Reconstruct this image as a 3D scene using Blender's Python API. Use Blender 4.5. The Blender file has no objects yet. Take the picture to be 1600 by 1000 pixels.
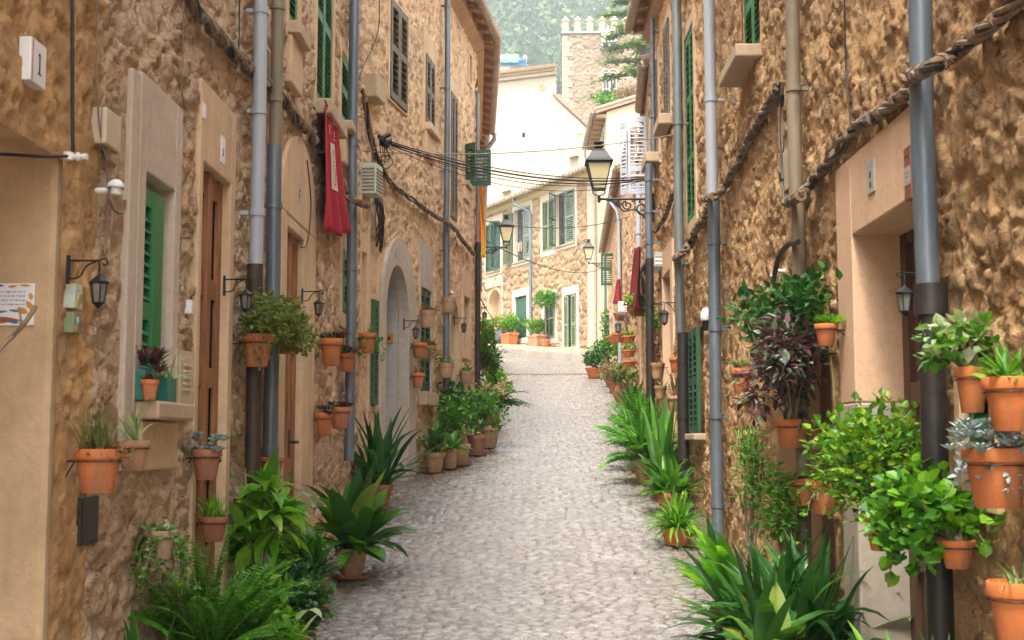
import bpy, bmesh, math, random
import numpy as np
from mathutils import Vector, Matrix, noise as mnoise

SC = bpy.context.scene
COL = SC.collection
R = math.radians
PI = math.pi
EYE = 2.0            # camera height over the ground below it
F = 2000.0           # focal length in pixels of a 1600 wide frame
PITCH = math.atan(190 / F)
SLOPE = 0.107        # the lane climbs away from the camera
UP = Vector((0, 0, 1))


def gz(y):
    return SLOPE * y if y < 66 else SLOPE * 66 + 0.03 * (y - 66)


def ray(u, v):
    a = (u - 800) / F
    b = (500 - v) / F
    cp, sp = math.cos(PITCH), math.sin(PITCH)
    return Vector((a, cp - b * sp, sp + b * cp))


def ground(u, v):
    d = ray(u, v)
    t = EYE / (SLOPE * d.y - d.z)
    return Vector((d.x * t, d.y * t, EYE + d.z * t))


def at(u, v, y):
    d = ray(u, v)
    t = y / d.y
    return Vector((d.x * t, y, EYE + d.z * t))


class Wall:
    def __init__(self, p0, p1, ref=(0.3, 8)):
        self.p0 = Vector((p0[0], p0[1], 0))
        self.p1 = Vector((p1[0], p1[1], 0))
        e = self.p1 - self.p0
        self.L = e.length
        self.d = e / self.L
        n = Vector((-self.d.y, self.d.x, 0))
        if n.dot(Vector((ref[0], ref[1], 0)) - self.p0) < 0:
            n = -n
        self.n = n

    def pt(self, s, z, o=0.0):
        return self.p0 + self.d * s + self.n * o + UP * z

    def pix(self, u, v, o=0.0):
        d = ray(u, v)
        q = self.p0 + self.n * o
        t = self.n.dot(q) / self.n.dot(Vector((d.x, d.y, 0)))
        w = Vector((d.x * t, d.y * t, 0))
        return (w - self.p0).dot(self.d), EYE + d.z * t

    def s(self, u, o=0.0):
        return self.pix(u, 500, o)[0]

    def z(self, u, v, o=0.0):
        return self.pix(u, v, o)[1]

    def px(self, u, v, o=0.0):
        s, z = self.pix(u, v, o)
        return self.pt(s, z, o)

    def ang(self):                      # rotation that turns local +X into the outward normal
        return math.atan2(self.n.y, self.n.x)


# ------------------------------------------------------------------ objects
def base_of(o):
    b = Vector((0, 0, 0))
    while o is not None:
        b += o.location
        o = o.parent
    return b


def tag(o, label=None, cat=None, group=None, kind=None):
    if label: o['label'] = label
    if cat: o['category'] = cat
    if group: o['group'] = group
    if kind: o['kind'] = kind
    return o


def empty(name, loc, label=None, cat=None, group=None, rz=0.0):
    o = bpy.data.objects.new(name, None)
    COL.objects.link(o)
    o.location = loc
    o.rotation_euler = (0, 0, rz)
    o.empty_display_size = 0.1
    return tag(o, label, cat, group)


def copy_tree(o, parent=None):
    c = o.copy()
    COL.objects.link(c)
    c.parent = parent
    for ch in list(o.children):
        copy_tree(ch, c)
    return c


class MB:
    def __init__(self):
        self.v = []
        self.f = []
        self.m = []
        self.mi = 0

    def face(self, *idx):
        self.f.append(idx)
        self.m.append(self.mi)

    def poly(self, pts):
        n = len(self.v)
        self.v.extend(tuple(p) for p in pts)
        self.face(*range(n, n + len(pts)))

    def hexa(self, P):
        n = len(self.v)
        self.v.extend(tuple(p) for p in P)
        for q in ((0, 3, 2, 1), (4, 5, 6, 7), (0, 1, 5, 4), (1, 2, 6, 5), (2, 3, 7, 6), (3, 0, 4, 7)):
            self.face(*[n + i for i in q])

    def box(self, O, ex, ey, ez, x0, x1, y0, y1, z0, z1):
        O = Vector(O)
        P = []
        for z in (z0, z1):
            for x, y in ((x0, y0), (x1, y0), (x1, y1), (x0, y1)):
                P.append(O + ex * x + ey * y + ez * z)
        self.hexa(P)

    def wbox(self, w, s0, s1, o0, o1, z0, z1):
        self.box(w.p0, w.d, w.n, UP, s0, s1, o0, o1, z0, z1)

    def abox(self, x0, x1, y0, y1, z0, z1):
        self.box((0, 0, 0), Vector((1, 0, 0)), Vector((0, 1, 0)), UP, x0, x1, y0, y1, z0, z1)

    def prism(self, pts, off):
        """polygon (list of Vectors) extruded by the vector off"""
        n = len(self.v)
        k = len(pts)
        self.v.extend(tuple(p) for p in pts)
        self.v.extend(tuple(Vector(p) + off) for p in pts)
        self.face(*range(n, n + k))
        self.face(*range(n + 2 * k - 1, n + k - 1, -1))
        for i in range(k):
            j = (i + 1) % k
            self.face(n + i, n + j, n + k + j, n + k + i)

    def tube(self, pts, r, n=8, caps=True):
        pts = [Vector(p) for p in pts]
        k = len(pts)
        rs = r if isinstance(r, (list, tuple)) else [r] * k
        t0 = (pts[1] - pts[0]).normalized()
        a = t0.orthogonal().normalized()
        st = len(self.v)
        for i in range(k):
            t = (pts[min(i + 1, k - 1)] - pts[max(i - 1, 0)])
            if t.length < 1e-9: t = t0
            t.normalize()
            a = (a - t * a.dot(t))
            if a.length < 1e-6: a = t.orthogonal()
            a.normalize()
            b = t.cross(a)
            for j in range(n):
                q = 2 * PI * j / n
                self.v.append(tuple(pts[i] + (a * math.cos(q) + b * math.sin(q)) * rs[i]))
        for i in range(k - 1):
            for j in range(n):
                j2 = (j + 1) % n
                self.face(st + i * n + j, st + i * n + j2, st + (i + 1) * n + j2, st + (i + 1) * n + j)
        if caps:
            self.face(*[st + j for j in range(n - 1, -1, -1)])
            self.face(*[st + (k - 1) * n + j for j in range(n)])

    def lathe(self, O, prof, n=24, squash=None):
        O = Vector(O)
        st = len(self.v)
        for (r, z) in prof:
            for j in range(n):
                q = 2 * PI * j / n
                self.v.append((O.x + r * math.cos(q), O.y + r * math.sin(q), O.z + z))
        for i in range(len(prof) - 1):
            for j in range(n):
                j2 = (j + 1) % n
                self.face(st + i * n + j, st + i * n + j2, st + (i + 1) * n + j2, st + (i + 1) * n + j)
        self.face(*[st + j for j in range(n - 1, -1, -1)])
        self.face(*[st + (len(prof) - 1) * n + j for j in range(n)])

    def grid(self, fn, nu, nv):
        st = len(self.v)
        for i in range(nu + 1):
            for j in range(nv + 1):
                self.v.append(tuple(fn(i / nu, j / nv)))
        for i in range(nu):
            for j in range(nv):
                a = st + i * (nv + 1) + j
                self.face(a, a + 1, a + nv + 2, a + nv + 1)

    def leaf(self, b, d, L, W, droop=1.0, prof='lance', n=4, fold=0.25, roll=0.0):
        p = Vector(b)
        d = Vector(d).normalized()
        side = d.cross(UP)
        if side.length < 1e-3: side = Vector((1, 0, 0))
        side.normalize()
        if roll: side = Matrix.Rotation(roll, 3, d) @ side
        st = len(self.v)
        step = L / n
        for i in range(n + 1):
            t = i / n
            w = 0.5 * W * PROF[prof](t)
            up = side.cross(d)
            e = up * (fold * w)
            self.v.append(tuple(p - side * w + e))
            self.v.append(tuple(p))
            self.v.append(tuple(p + side * w + e))
            d = Vector((d.x, d.y, d.z - droop / n * (0.35 + 1.3 * t))).normalized()
            p = p + d * step
        for i in range(n):
            a = st + 3 * i
            self.face(a, a + 1, a + 4, a + 3)
            self.face(a + 1, a + 2, a + 5, a + 4)

    def build(self, name, mats, parent=None, smooth=False, bevel=0.0, recalc=True, segs=2):
        me = bpy.data.meshes.new(name)
        b = base_of(parent) if parent is not None else Vector((0, 0, 0))
        me.from_pydata([(x - b.x, y - b.y, z - b.z) for x, y, z in self.v], [], self.f)
        if not isinstance(mats, (list, tuple)): mats = [mats]
        for m in mats: me.materials.append(m)
        if len(mats) > 1: me.polygons.foreach_set('material_index', self.m)
        if recalc:
            bm = bmesh.new()
            bm.from_mesh(me)
            bmesh.ops.recalc_face_normals(bm, faces=bm.faces)
            bm.to_mesh(me)
            bm.free()
        if smooth:
            me.polygons.foreach_set('use_smooth', [True] * len(me.polygons))
            if smooth == 'auto':
                try: me.set_sharp_from_angle(angle=R(38))
                except Exception: pass
        me.update()
        o = bpy.data.objects.new(name, me)
        COL.objects.link(o)
        if parent is not None: o.parent = parent
        if bevel > 0:
            mod = o.modifiers.new('edge', 'BEVEL')
            mod.width = bevel
            mod.segments = segs
            mod.limit_method = 'ANGLE'
            mod.angle_limit = R(40)
        return o

    def origin(self, o):
        """move a top-level mesh's origin to the middle of its lowest point"""
        return o


PROF = {
    'lance': lambda t: max(0.03, math.sin(PI * min(1, t ** 0.75)) ** 0.8),
    'strap': lambda t: 0.35 + 0.65 * min(1, t * 4) if t < 0.6 else max(0.02, math.cos((t - 0.6) / 0.4 * PI / 2)),
    'aspid': lambda t: 0.12 if t < 0.2 else max(0.02, math.sin(PI * ((t - 0.2) / 0.8) ** 0.8) ** 0.75 + 0.05),
    'round': lambda t: max(0.08, math.sqrt(max(0, 1 - (2 * t - 1) ** 2))),
    'ovate': lambda t: max(0.04, math.sin(PI * t ** 0.6) ** 0.9),
    'thin': lambda t: max(0.05, 1 - t ** 2),
}


# ------------------------------------------------------------------ materials
class NT:
    def __init__(self, name):
        self.mat = bpy.data.materials.new(name)
        self.mat.use_nodes = True
        self.t = self.mat.node_tree
        self.b = self.t.nodes['Principled BSDF']
        self.out = self.t.nodes['Material Output']
        self.co = None

    def n(self, typ, **kw):
        nd = self.t.nodes.new(typ)
        for k, v in kw.items(): setattr(nd, k, v)
        return nd

    def l(self, a, b):
        self.t.links.new(a, b)

    def obj(self, scale=(1, 1, 1)):
        if self.co is None: self.co = self.n('ShaderNodeTexCoord')
        mp = self.n('ShaderNodeMapping')
        mp.inputs['Scale'].default_value = scale
        self.l(self.co.outputs['Object'], mp.inputs['Vector'])
        return mp.outputs['Vector']

    def noise(self, scale, detail=4, rough=0.6, stretch=(1, 1, 1), dist=0.0):
        nd = self.n('ShaderNodeTexNoise')
        nd.inputs['Scale'].default_value = scale
        nd.inputs['Detail'].default_value = detail
        nd.inputs['Roughness'].default_value = rough
        nd.inputs['Distortion'].default_value = dist
        self.l(self.obj(stretch), nd.inputs['Vector'])
        return nd.outputs['Fac']

    def ramp(self, fac, stops, interp='LINEAR'):
        nd = self.n('ShaderNodeValToRGB')
        cr = nd.color_ramp
        cr.interpolation = interp
        while len(cr.elements) < len(stops): cr.elements.new(0.5)
        for e, (p, c) in zip(cr.elements, stops):
            e.position = p
            e.color = (c, c, c, 1) if isinstance(c, (int, float)) else (c[0], c[1], c[2], 1)
        self.l(fac, nd.inputs['Fac'])
        return nd.outputs['Color']

    def mix(self, fac, a, b, mode='MIX'):
        nd = self.n('ShaderNodeMix', data_type='RGBA', blend_type=mode)
        for i, val in ((0, fac), (6, a), (7, b)):
            sock = nd.inputs[i]
            if isinstance(val, (int, float)):
                sock.default_value = val if i == 0 else (val, val, val, 1)
            elif isinstance(val, (tuple, list)):
                sock.default_value = (val[0], val[1], val[2], 1)
            else:
                self.l(val, sock)
        return nd.outputs[2]

    def math(self, op, a, b=0.0):
        nd = self.n('ShaderNodeMath', operation=op)
        for s, val in ((nd.inputs[0], a), (nd.inputs[1], b)):
            if isinstance(val, (int, float)): s.default_value = val
            else: self.l(val, s)
        return nd.outputs[0]

    def attr(self, name):
        return self.n('ShaderNodeAttribute', attribute_name=name).outputs['Fac']

    def color(self, c):
        if isinstance(c, (tuple, list)): self.b.inputs['Base Color'].default_value = (c[0], c[1], c[2], 1)
        else: self.l(c, self.b.inputs['Base Color'])

    def rough(self, r):
        if isinstance(r, (int, float)): self.b.inputs['Roughness'].default_value = r
        else: self.l(r, self.b.inputs['Roughness'])

    def bump(self, h, dist=0.01, strength=1.0):
        nd = self.n('ShaderNodeBump')
        nd.inputs['Distance'].default_value = dist
        nd.inputs['Strength'].default_value = strength
        self.l(h, nd.inputs['Height'])
        prev = self.b.inputs['Normal'].links
        if prev: self.l(prev[0].from_socket, nd.inputs['Normal'])
        self.l(nd.outputs['Normal'], self.b.inputs['Normal'])


def dk(c, k): return (c[0] * k, c[1] * k, c[2] * k)


def m_rubble(name, mortar, stones, bumpd=0.012):
    t = NT(name)
    st, sid = t.attr('stone'), t.attr('sid')
    k = len(stones)
    c = t.ramp(sid, [((i + 0.5) / k, s) for i, s in enumerate(stones)])
    fine = t.noise(38, 6, 0.7)
    c = t.mix(t.ramp(fine, [(0.30, 0.6), (0.48, 0.0)]), c, dk(stones[-1], 0.7))
    c = t.mix(t.ramp(t.noise(11, 5, 0.7), [(0.52, 0.0), (0.70, 0.75)]), c, (min(.72, stones[2][0] * 1.25), stones[2][1] * 1.3, stones[2][2] * 1.35))
    big = t.noise(1.3, 4, 0.65)
    mo = t.mix(t.ramp(big, [(0.35, 0.0), (0.65, 1.0)]), mortar, dk(mortar, 0.78))
    mo = t.mix(t.ramp(t.noise(16, 5, 0.7), [(0.4, 0.0), (0.7, 0.6)]), mo, (mortar[0] * 1.2, mortar[1] * 1.24, mortar[2] * 1.3))
    c = t.mix(st, mo, c)
    c = t.mix(t.ramp(t.noise(5, 5, 0.7, (1, 1, 0.5)), [(0.52, 0.0), (0.78, 0.45)]), c, dk(stones[1], 0.6))
    pit = t.ramp(t.noise(24, 5, 0.75, dist=0.7), [(0.36, 0.85), (0.42, 0.0)])
    c = t.mix(pit, c, dk(stones[-1], 0.5))
    c = t.mix(t.ramp(t.noise(52, 4, 0.7), [(0.60, 0.0), (0.68, 0.6)]), c, (min(.75, mortar[0] * 1.2), mortar[1] * 1.3, mortar[2] * 1.45))
    # small chips and crisp broken edges in the stone and the mortar's aggregate
    def chips(scale):
        wn = t.n('ShaderNodeTexNoise'); wn.inputs['Scale'].default_value = scale * 0.7; wn.inputs['Detail'].default_value = 3
        co = t.obj(); t.l(co, wn.inputs['Vector'])
        ad = t.n('ShaderNodeMix', data_type='RGBA', blend_type='LINEAR_LIGHT'); ad.inputs[0].default_value = 0.045
        t.l(co, ad.inputs[6]); t.l(wn.outputs['Color'], ad.inputs[7])
        vo = t.n('ShaderNodeTexVoronoi', feature='F1'); vo.inputs['Scale'].default_value = scale
        t.l(ad.outputs[2], vo.inputs['Vector'])
        ve = t.n('ShaderNodeTexVoronoi', feature='DISTANCE_TO_EDGE'); ve.inputs['Scale'].default_value = scale
        t.l(ad.outputs[2], ve.inputs['Vector'])
        return vo.outputs['Color'], ve.outputs['Distance']
    vc, vd = chips(15.0)
    sepv = t.n('ShaderNodeSeparateColor'); t.l(vc, sepv.inputs[0])
    msk = t.ramp(t.noise(3.0, 4, 0.7), [(0.42, 0.0), (0.62, 1.0)])
    c = t.mix(t.math('MULTIPLY', t.ramp(sepv.outputs[0], [(0.0, 0.4), (0.3, 0.0), (0.7, 0.0)]), msk), c, dk(stones[-1], 0.8))
    c = t.mix(t.math('MULTIPLY', t.ramp(sepv.outputs[1], [(0.62, 0.0), (0.95, 0.55)]), msk), c, (min(.78, mortar[0] * 1.12), mortar[1] * 1.2, mortar[2] * 1.3))
    hgt = t.math('MULTIPLY', t.ramp(vd, [(0.0, 0.0), (0.09, 0.8), (0.35, 1.0)]), t.math('MULTIPLY', sepv.outputs[2], 1.0))
    t.color(c)
    t.rough(0.93)
    t.b.inputs['Specular IOR Level'].default_value = 0.2
    t.bump(hgt, bumpd * 1.1, 0.8)
    t.bump(t.noise(20, 7, 0.75), bumpd * 1.8, 0.9)
    t.bump(t.noise(80, 5, 0.75), bumpd * 0.35, 0.8)
    return t.mat


def m_plaster(name, col, dirt=0.35, dirtcol=None, bd=0.006, fine=60, stain=0.3):
    t = NT(name)
    dc = dirtcol or dk(col, 0.55)
    c = t.mix(t.ramp(t.noise(2.2, 5, 0.65), [(0.35, 0.0), (0.7, dirt)]), col, dc)
    c = t.mix(t.ramp(t.noise(3.0, 5, 0.7, (1, 1, 0.18)), [(0.5, 0.0), (0.8, stain)]), c, dk(dc, 0.8))
    c = t.mix(t.ramp(t.noise(fine * 0.5, 4, 0.7), [(0.35, 0.35), (0.55, 0.0)]), c, dk(col, 0.6))
    t.color(c)
    t.rough(0.9)
    t.b.inputs['Specular IOR Level'].default_value = 0.25
    t.bump(t.noise(fine, 6, 0.7), bd, 0.8)
    t.bump(t.noise(6, 3, 0.5), bd * 2, 0.6)
    return t.mat


def m_plain(name, col, rough=0.5, var=0.25, metal=0.0, bd=0.001, scale=12, stretch=(1, 1, 1), worn=None):
    t = NT(name)
    c = t.mix(t.ramp(t.noise(scale, 5, 0.65, stretch), [(0.35, 0.0), (0.7, 1.0)]), col, dk(col, 1 - var))
    if worn: c = t.mix(t.ramp(t.noise(scale * 2.2, 5, 0.7, stretch), [(0.58, 0.0), (0.7, worn[1])]), c, worn[0])
    t.color(c)
    t.rough(rough)
    t.b.inputs['Metallic'].default_value = metal
    t.bump(t.noise(scale * 5, 4, 0.6), bd, 0.7)
    return t.mat


def m_wood(name, col, rough=0.55):
    t = NT(name)
    g = t.noise(9, 6, 0.7, (6, 6, 0.35), 0.4)
    c = t.ramp(g, [(0.3, dk(col, 0.45)), (0.5, col), (0.72, dk(col, 1.45))])
    c = t.mix(t.ramp(t.noise(3, 4, 0.6), [(0.45, 0), (0.75, 0.5)]), c, dk(col, 0.5))
    t.color(c)
    t.rough(rough)
    t.bump(g, 0.003, 0.7)
    return t.mat


def m_terra(name, col, lime=0.5):
    t = NT(name)
    rn = t.n('ShaderNodeObjectInfo').outputs['Random']
    c = t.mix(t.ramp(t.noise(7, 5, 0.6), [(0.35, 0), (0.7, 1)]), col, dk(col, 0.62))
    c = t.mix(t.math('MULTIPLY', rn, 0.45), c, (col[0] * .62, col[1] * .72, col[2] * .9))
    lm = t.math('MULTIPLY', t.ramp(t.noise(8, 6, 0.75, (1, 1, 0.5)), [(0.44, 0), (0.66, 1)]), t.math('MULTIPLY', t.math('FRACT', t.math('MULTIPLY', rn, 7.3)), lime * 1.2))
    c = t.mix(lm, c, (0.56, 0.43, 0.33))
    c = t.mix(t.ramp(t.noise(5, 5, 0.7, (1, 1, .35)), [(0.54, 0), (0.7, 0.55)]), c, (0.10, 0.07, 0.045))
    c = t.mix(t.ramp(t.noise(4, 5, 0.7), [(0.6, 0), (0.8, 0.5)]), c, dk(col, 0.35))
    t.color(c)
    t.rough(0.85)
    t.bump(t.noise(45, 5, 0.7), 0.003, 0.7)
    return t.mat


def m_leaf(name, c0, c1, c2, rough=0.42, trans=0.35, spots=None):
    t = NT(name)
    gm = t.n('ShaderNodeNewGeometry')
    rnd = gm.outputs['Random Per Island']
    c = t.ramp(rnd, [(0.0, c0), (0.45, c1), (0.85, c2), (1.0, dk(c2, 1.25))])
    c = t.mix(t.ramp(t.noise(14, 3, 0.6), [(0.4, 0.0), (0.7, 0.5)]), c, dk(c0, 0.9))
    if spots: c = t.mix(t.ramp(rnd, [(0.80, 0.0), (0.86, spots[1])]), c, spots[0])
    t.color(c)
    t.rough(rough)
    t.b.inputs['Specular IOR Level'].default_value = 0.35
    tr = t.n('ShaderNodeBsdfTranslucent')
    t.l(t.mix(1.0, c, (1.5, 1.7, 0.7), 'MULTIPLY'), tr.inputs['Color'])
    ms = t.n('ShaderNodeMixShader')
    ms.inputs[0].default_value = trans
    t.l(t.b.outputs[0], ms.inputs[1])
    t.l(tr.outputs[0], ms.inputs[2])
    t.l(ms.outputs[0], t.out.inputs['Surface'])
    return t.mat


def m_glass(name, col=(0.02, 0.025, 0.025), rough=0.08):
    t = NT(name)
    t.color(t.mix(t.ramp(t.noise(3, 3, 0.5), [(0.4, 0), (0.7, 1)]), col, dk(col, 2.5)))
    t.rough(rough)
    return t.mat


M = {}
M['rub_left'] = m_rubble('stone_rubble_pale', (0.75, 0.53, 0.34), [(0.55, 0.32, 0.18), (0.68, 0.49, 0.33), (0.58, 0.36, 0.20), (0.44, 0.26, 0.15)])
M['rub_mid'] = m_rubble('stone_rubble_ochre', (0.76, 0.50, 0.285), [(0.60, 0.37, 0.20), (0.52, 0.31, 0.16), (0.66, 0.46, 0.29), (0.42, 0.25, 0.135)], 0.010)
M['rub_right'] = m_rubble('stone_rubble_orange', (0.80, 0.475, 0.225), [(0.58, 0.32, 0.15), (0.46, 0.25, 0.12), (0.64, 0.41, 0.22), (0.36, 0.20, 0.10)], 0.014)
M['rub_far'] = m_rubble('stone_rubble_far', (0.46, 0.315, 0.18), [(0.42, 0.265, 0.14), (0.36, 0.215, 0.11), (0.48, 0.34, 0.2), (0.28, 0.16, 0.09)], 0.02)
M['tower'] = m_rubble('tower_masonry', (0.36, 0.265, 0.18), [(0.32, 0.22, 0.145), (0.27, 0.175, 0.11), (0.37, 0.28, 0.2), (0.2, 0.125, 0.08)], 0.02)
M['plaster_near'] = m_plaster('worn_ochre_plaster', (0.64, 0.37, 0.16), 0.8, (0.24, 0.135, 0.06), 0.03, 34, 0.6)
M['plaster_tan'] = m_plaster('smooth_tan_plaster', (0.58, 0.40, 0.23), 0.6, (0.30, 0.19, 0.10), 0.006, 40, 0.55)
M['plaster_grey'] = m_plaster('pale_grey_plaster', (0.56, 0.46, 0.36), 0.55, (0.34, 0.26, 0.19), 0.005, 50, 0.55)
M['plaster_pink'] = m_plaster('pinkish_plaster', (0.65, 0.46, 0.285), 0.55, (0.40, 0.25, 0.14), 0.005, 50, 0.5)
M['plaster_salmon'] = m_plaster('salmon_plaster', (0.70, 0.45, 0.28), 0.2, (0.48, 0.29, 0.17), 0.002)
M['plaster_white'] = m_plaster('white_render', (0.47, 0.395, 0.29), 0.3, (0.35, 0.27, 0.18), 0.004, 30, 0.12)
M['plaster_cream'] = m_plaster('cream_render', (0.57, 0.46, 0.31), 0.2, (0.56, 0.45, 0.32), 0.004, 30)
M['sill'] = m_plaster('sill_stone', (0.50, 0.37, 0.24), 0.4, (0.3, 0.21, 0.13), 0.003)
M['limestone'] = m_plaster('grey_limestone', (0.42, 0.39, 0.35), 0.5, (0.26, 0.25, 0.24), 0.002, 40)
M['surround_lime'] = m_plaster('pale_limestone', (0.46, 0.39, 0.315), 0.55, (0.31, 0.25, 0.19), 0.003, 40)
M['eave'] = m_plaster('eave_plaster', (0.46, 0.29, 0.15), 0.5, (0.26, 0.15, 0.08), 0.004)
M['eave_yellow'] = m_plaster('eave_cream', (0.70, 0.54, 0.30), 0.3, (0.5, 0.36, 0.2), 0.004)
M['tile'] = m_terra('clay_roof_tile', (0.42, 0.26, 0.16), 0.5)
M['terra'] = m_terra('terracotta', (0.60, 0.165, 0.035), 0.2)
M['terra_pale'] = m_terra('weathered_terracotta', (0.48, 0.24, 0.11), 0.55)
M['terra_dark'] = m_terra('dark_terracotta', (0.38, 0.12, 0.05), 0.25)
M['soil'] = m_plain('potting_soil', (0.05, 0.035, 0.022), 0.95, 0.5, 0, 0.01, 30)
M['green'] = m_plain('bright_green_paint', (0.008, 0.17, 0.045), 0.45, 0.25, 0, 0.001, 10, (1, 1, 0.3))
M['green_dark'] = m_plain('dark_green_paint', (0.022, 0.105, 0.042), 0.5, 0.35, 0, 0.001, 10, (1, 1, 0.3), ((0.16, 0.2, 0.15), 0.5))
M['green_grey'] = m_plain('grey_green_paint', (0.20, 0.25, 0.12), 0.6, 0.25, 0, 0.001, 10)
M['green_deep'] = m_plain('deep_green_paint', (0.010, 0.080, 0.035), 0.4, 0.3, 0, 0.001, 10)
M['brown_sh'] = m_plain('weathered_brown_shutter', (0.16, 0.13, 0.085), 0.7, 0.4, 0, 0.001, 14, (1, 1, 0.3), ((0.34, 0.3, 0.22), 0.6))
M['white_paint'] = m_plain('blue_white_paint', (0.40, 0.43, 0.49), 0.5, 0.12)
M['teal'] = m_plain('teal_planter', (0.02, 0.16, 0.12), 0.4, 0.2)
M['wood'] = m_wood('brown_door_wood', (0.27, 0.105, 0.038))
M['wood_d'] = m_wood('dark_door_wood', (0.11, 0.05, 0.025))
M['wood_l'] = m_wood('pale_eave_wood', (0.40, 0.24, 0.11))
M['pipe_white'] = m_plain('grey_white_pipe', (0.36, 0.38, 0.41), 0.45, 0.12, 0, 0.001, 4, (1, 1, 0.2))
M['pipe_cream'] = m_plain('stone_coloured_pipe', (0.25, 0.195, 0.125), 0.6, 0.4, 0, 0.001, 5, (1, 1, 0.3))
M['pipe_blue'] = m_plain('blue_grey_zinc', (0.15, 0.18, 0.205), 0.42, 0.35, 0.3, 0.001, 7, (1, 1, 0.25), ((0.24, 0.22, 0.19), 0.6))
M['pipe_green'] = m_plain('grey_zinc', (0.20, 0.215, 0.20), 0.45, 0.35, 0.3, 0.001, 7, (1, 1, 0.25), ((0.26, 0.22, 0.17), 0.6))
M['pipe_dark'] = m_plain('dark_iron_pipe', (0.035, 0.028, 0.024), 0.5, 0.4, 0.2, 0.002, 14)
M['pipe_brown'] = m_plain('brown_iron_pipe', (0.06, 0.038, 0.026), 0.6, 0.4, 0.2, 0.002, 14)
M['gutter'] = m_plain('aged_gutter', (0.40, 0.32, 0.24), 0.5, 0.35, 0.3, 0.001, 8)
M['iron'] = m_plain('black_iron', (0.018, 0.017, 0.016), 0.5, 0.4, 0.4, 0.001, 30)
M['cable'] = m_plain('taped_cable', (0.24, 0.145, 0.075), 0.8, 0.55, 0, 0.004, 22, (1, 1, 1), ((0.45, 0.32, 0.2), 0.8))
M['cable_g'] = m_plain('grey_cable', (0.22, 0.16, 0.11), 0.7, 0.4, 0, 0.003, 22)
M['cable_b'] = m_plain('black_cable', (0.015, 0.014, 0.013), 0.5, 0.3)
M['box_cream'] = m_plain('cream_plastic', (0.52, 0.42, 0.29), 0.5, 0.15)
M['box_green'] = m_plain('pale_green_plastic', (0.48, 0.52, 0.42), 0.5, 0.12)
M['white_plastic'] = m_plain('white_plastic', (0.72, 0.71, 0.69), 0.4, 0.1)
M['ceramic'] = m_plain('white_ceramic', (0.70, 0.68, 0.66), 0.15, 0.06)
M['ink'] = m_plain('dark_lettering', (0.03, 0.03, 0.04), 0.5, 0.2)
M['ink_lilac'] = m_plain('lilac_lettering', (0.25, 0.2, 0.42), 0.4, 0.2)
M['red_paint'] = m_plain('red_paint', (0.26, 0.085, 0.05), 0.5, 0.3)
M['gold'] = m_plain('ochre_paint', (0.55, 0.26, 0.03), 0.4, 0.3)
M['blue_paint'] = m_plain('blue_glaze', (0.05, 0.16, 0.30), 0.3, 0.4)
M['lantglass'] = m_plain('grey_lantern_glass', (0.20, 0.19, 0.15), 0.15, 0.4, 0, 0.0005, 9)
M['lampglass'] = m_plain('opal_lamp_glass', (0.58, 0.50, 0.27), 0.25, 0.15, 0, 0.0005, 4)
M['pane'] = m_glass('dark_pane')
M['dark'] = m_plain('dark_interior', (0.02, 0.016, 0.012), 0.9, 0.3)
M['banner'] = m_plain('crimson_cloth', (0.40, 0.008, 0.024), 0.85, 0.25, 0, 0.002, 20)
M['cloth_w'] = m_plain('white_cloth', (0.62, 0.56, 0.44), 0.85, 0.2)
M['flag_y'] = m_plain('yellow_cloth', (0.75, 0.38, 0.02), 0.8, 0.15)
M['flag_r'] = m_plain('red_cloth', (0.60, 0.02, 0.015), 0.8, 0.15)
M['rock'] = m_plain('grey_rock', (0.22, 0.20, 0.18), 0.9, 0.5, 0, 0.02, 12)
M['bark'] = m_plain('bark', (0.14, 0.10, 0.07), 0.9, 0.4, 0, 0.01, 14)
M['twig'] = m_plain('dry_twig', (0.28, 0.20, 0.12), 0.9, 0.4, 0, 0.004, 14)
M['bluebag'] = m_plain('navy_plastic', (0.02, 0.035, 0.07), 0.35, 0.3, 0, 0.01, 8)
M['crane_blue'] = m_plain('blue_steel', (0.03, 0.13, 0.34), 0.5, 0.3)
M['net_green'] = m_plain('green_netting', (0.16, 0.55, 0.36), 0.8, 0.15)
M['lime_trim'] = m_plaster('lime_trim', (0.56, 0.48, 0.37), 0.2, (0.6, 0.5, 0.38), 0.003, 30)
# leaves
M['lf_dark'] = m_leaf('leaf_dark_green', (0.010, 0.050, 0.010), (0.022, 0.090, 0.016), (0.05, 0.15, 0.025), 0.30, 0.22)
M['lf_mid'] = m_leaf('leaf_mid_green', (0.028, 0.11, 0.010), (0.06, 0.19, 0.014), (0.12, 0.28, 0.022), 0.4)
M['lf_bright'] = m_leaf('leaf_bright_green', (0.05, 0.18, 0.010), (0.11, 0.28, 0.014), (0.20, 0.40, 0.025), 0.4)
M['lf_yellow'] = m_leaf('leaf_yellow_green', (0.05, 0.15, 0.010), (0.11, 0.24, 0.012), (0.27, 0.34, 0.025), 0.42)
M['lf_aspid'] = m_leaf('leaf_aspidistra', (0.02, 0.07, 0.018), (0.035, 0.11, 0.02), (0.09, 0.21, 0.025), 0.3, 0.25, ((0.26, 0.20, 0.03), 0.35))
M['lf_fern'] = m_leaf('leaf_fern', (0.045, 0.17, 0.014), (0.085, 0.26, 0.018), (0.16, 0.37, 0.03), 0.5)
M['lf_olive'] = m_leaf('leaf_olive', (0.07, 0.09, 0.02), (0.14, 0.17, 0.04), (0.22, 0.25, 0.075), 0.5)
M['lf_purple'] = m_leaf('leaf_purple', (0.035, 0.012, 0.022), (0.09, 0.022, 0.042), (0.17, 0.055, 0.075), 0.35, 0.25, ((0.14, 0.2, 0.14), 0.8))
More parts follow.
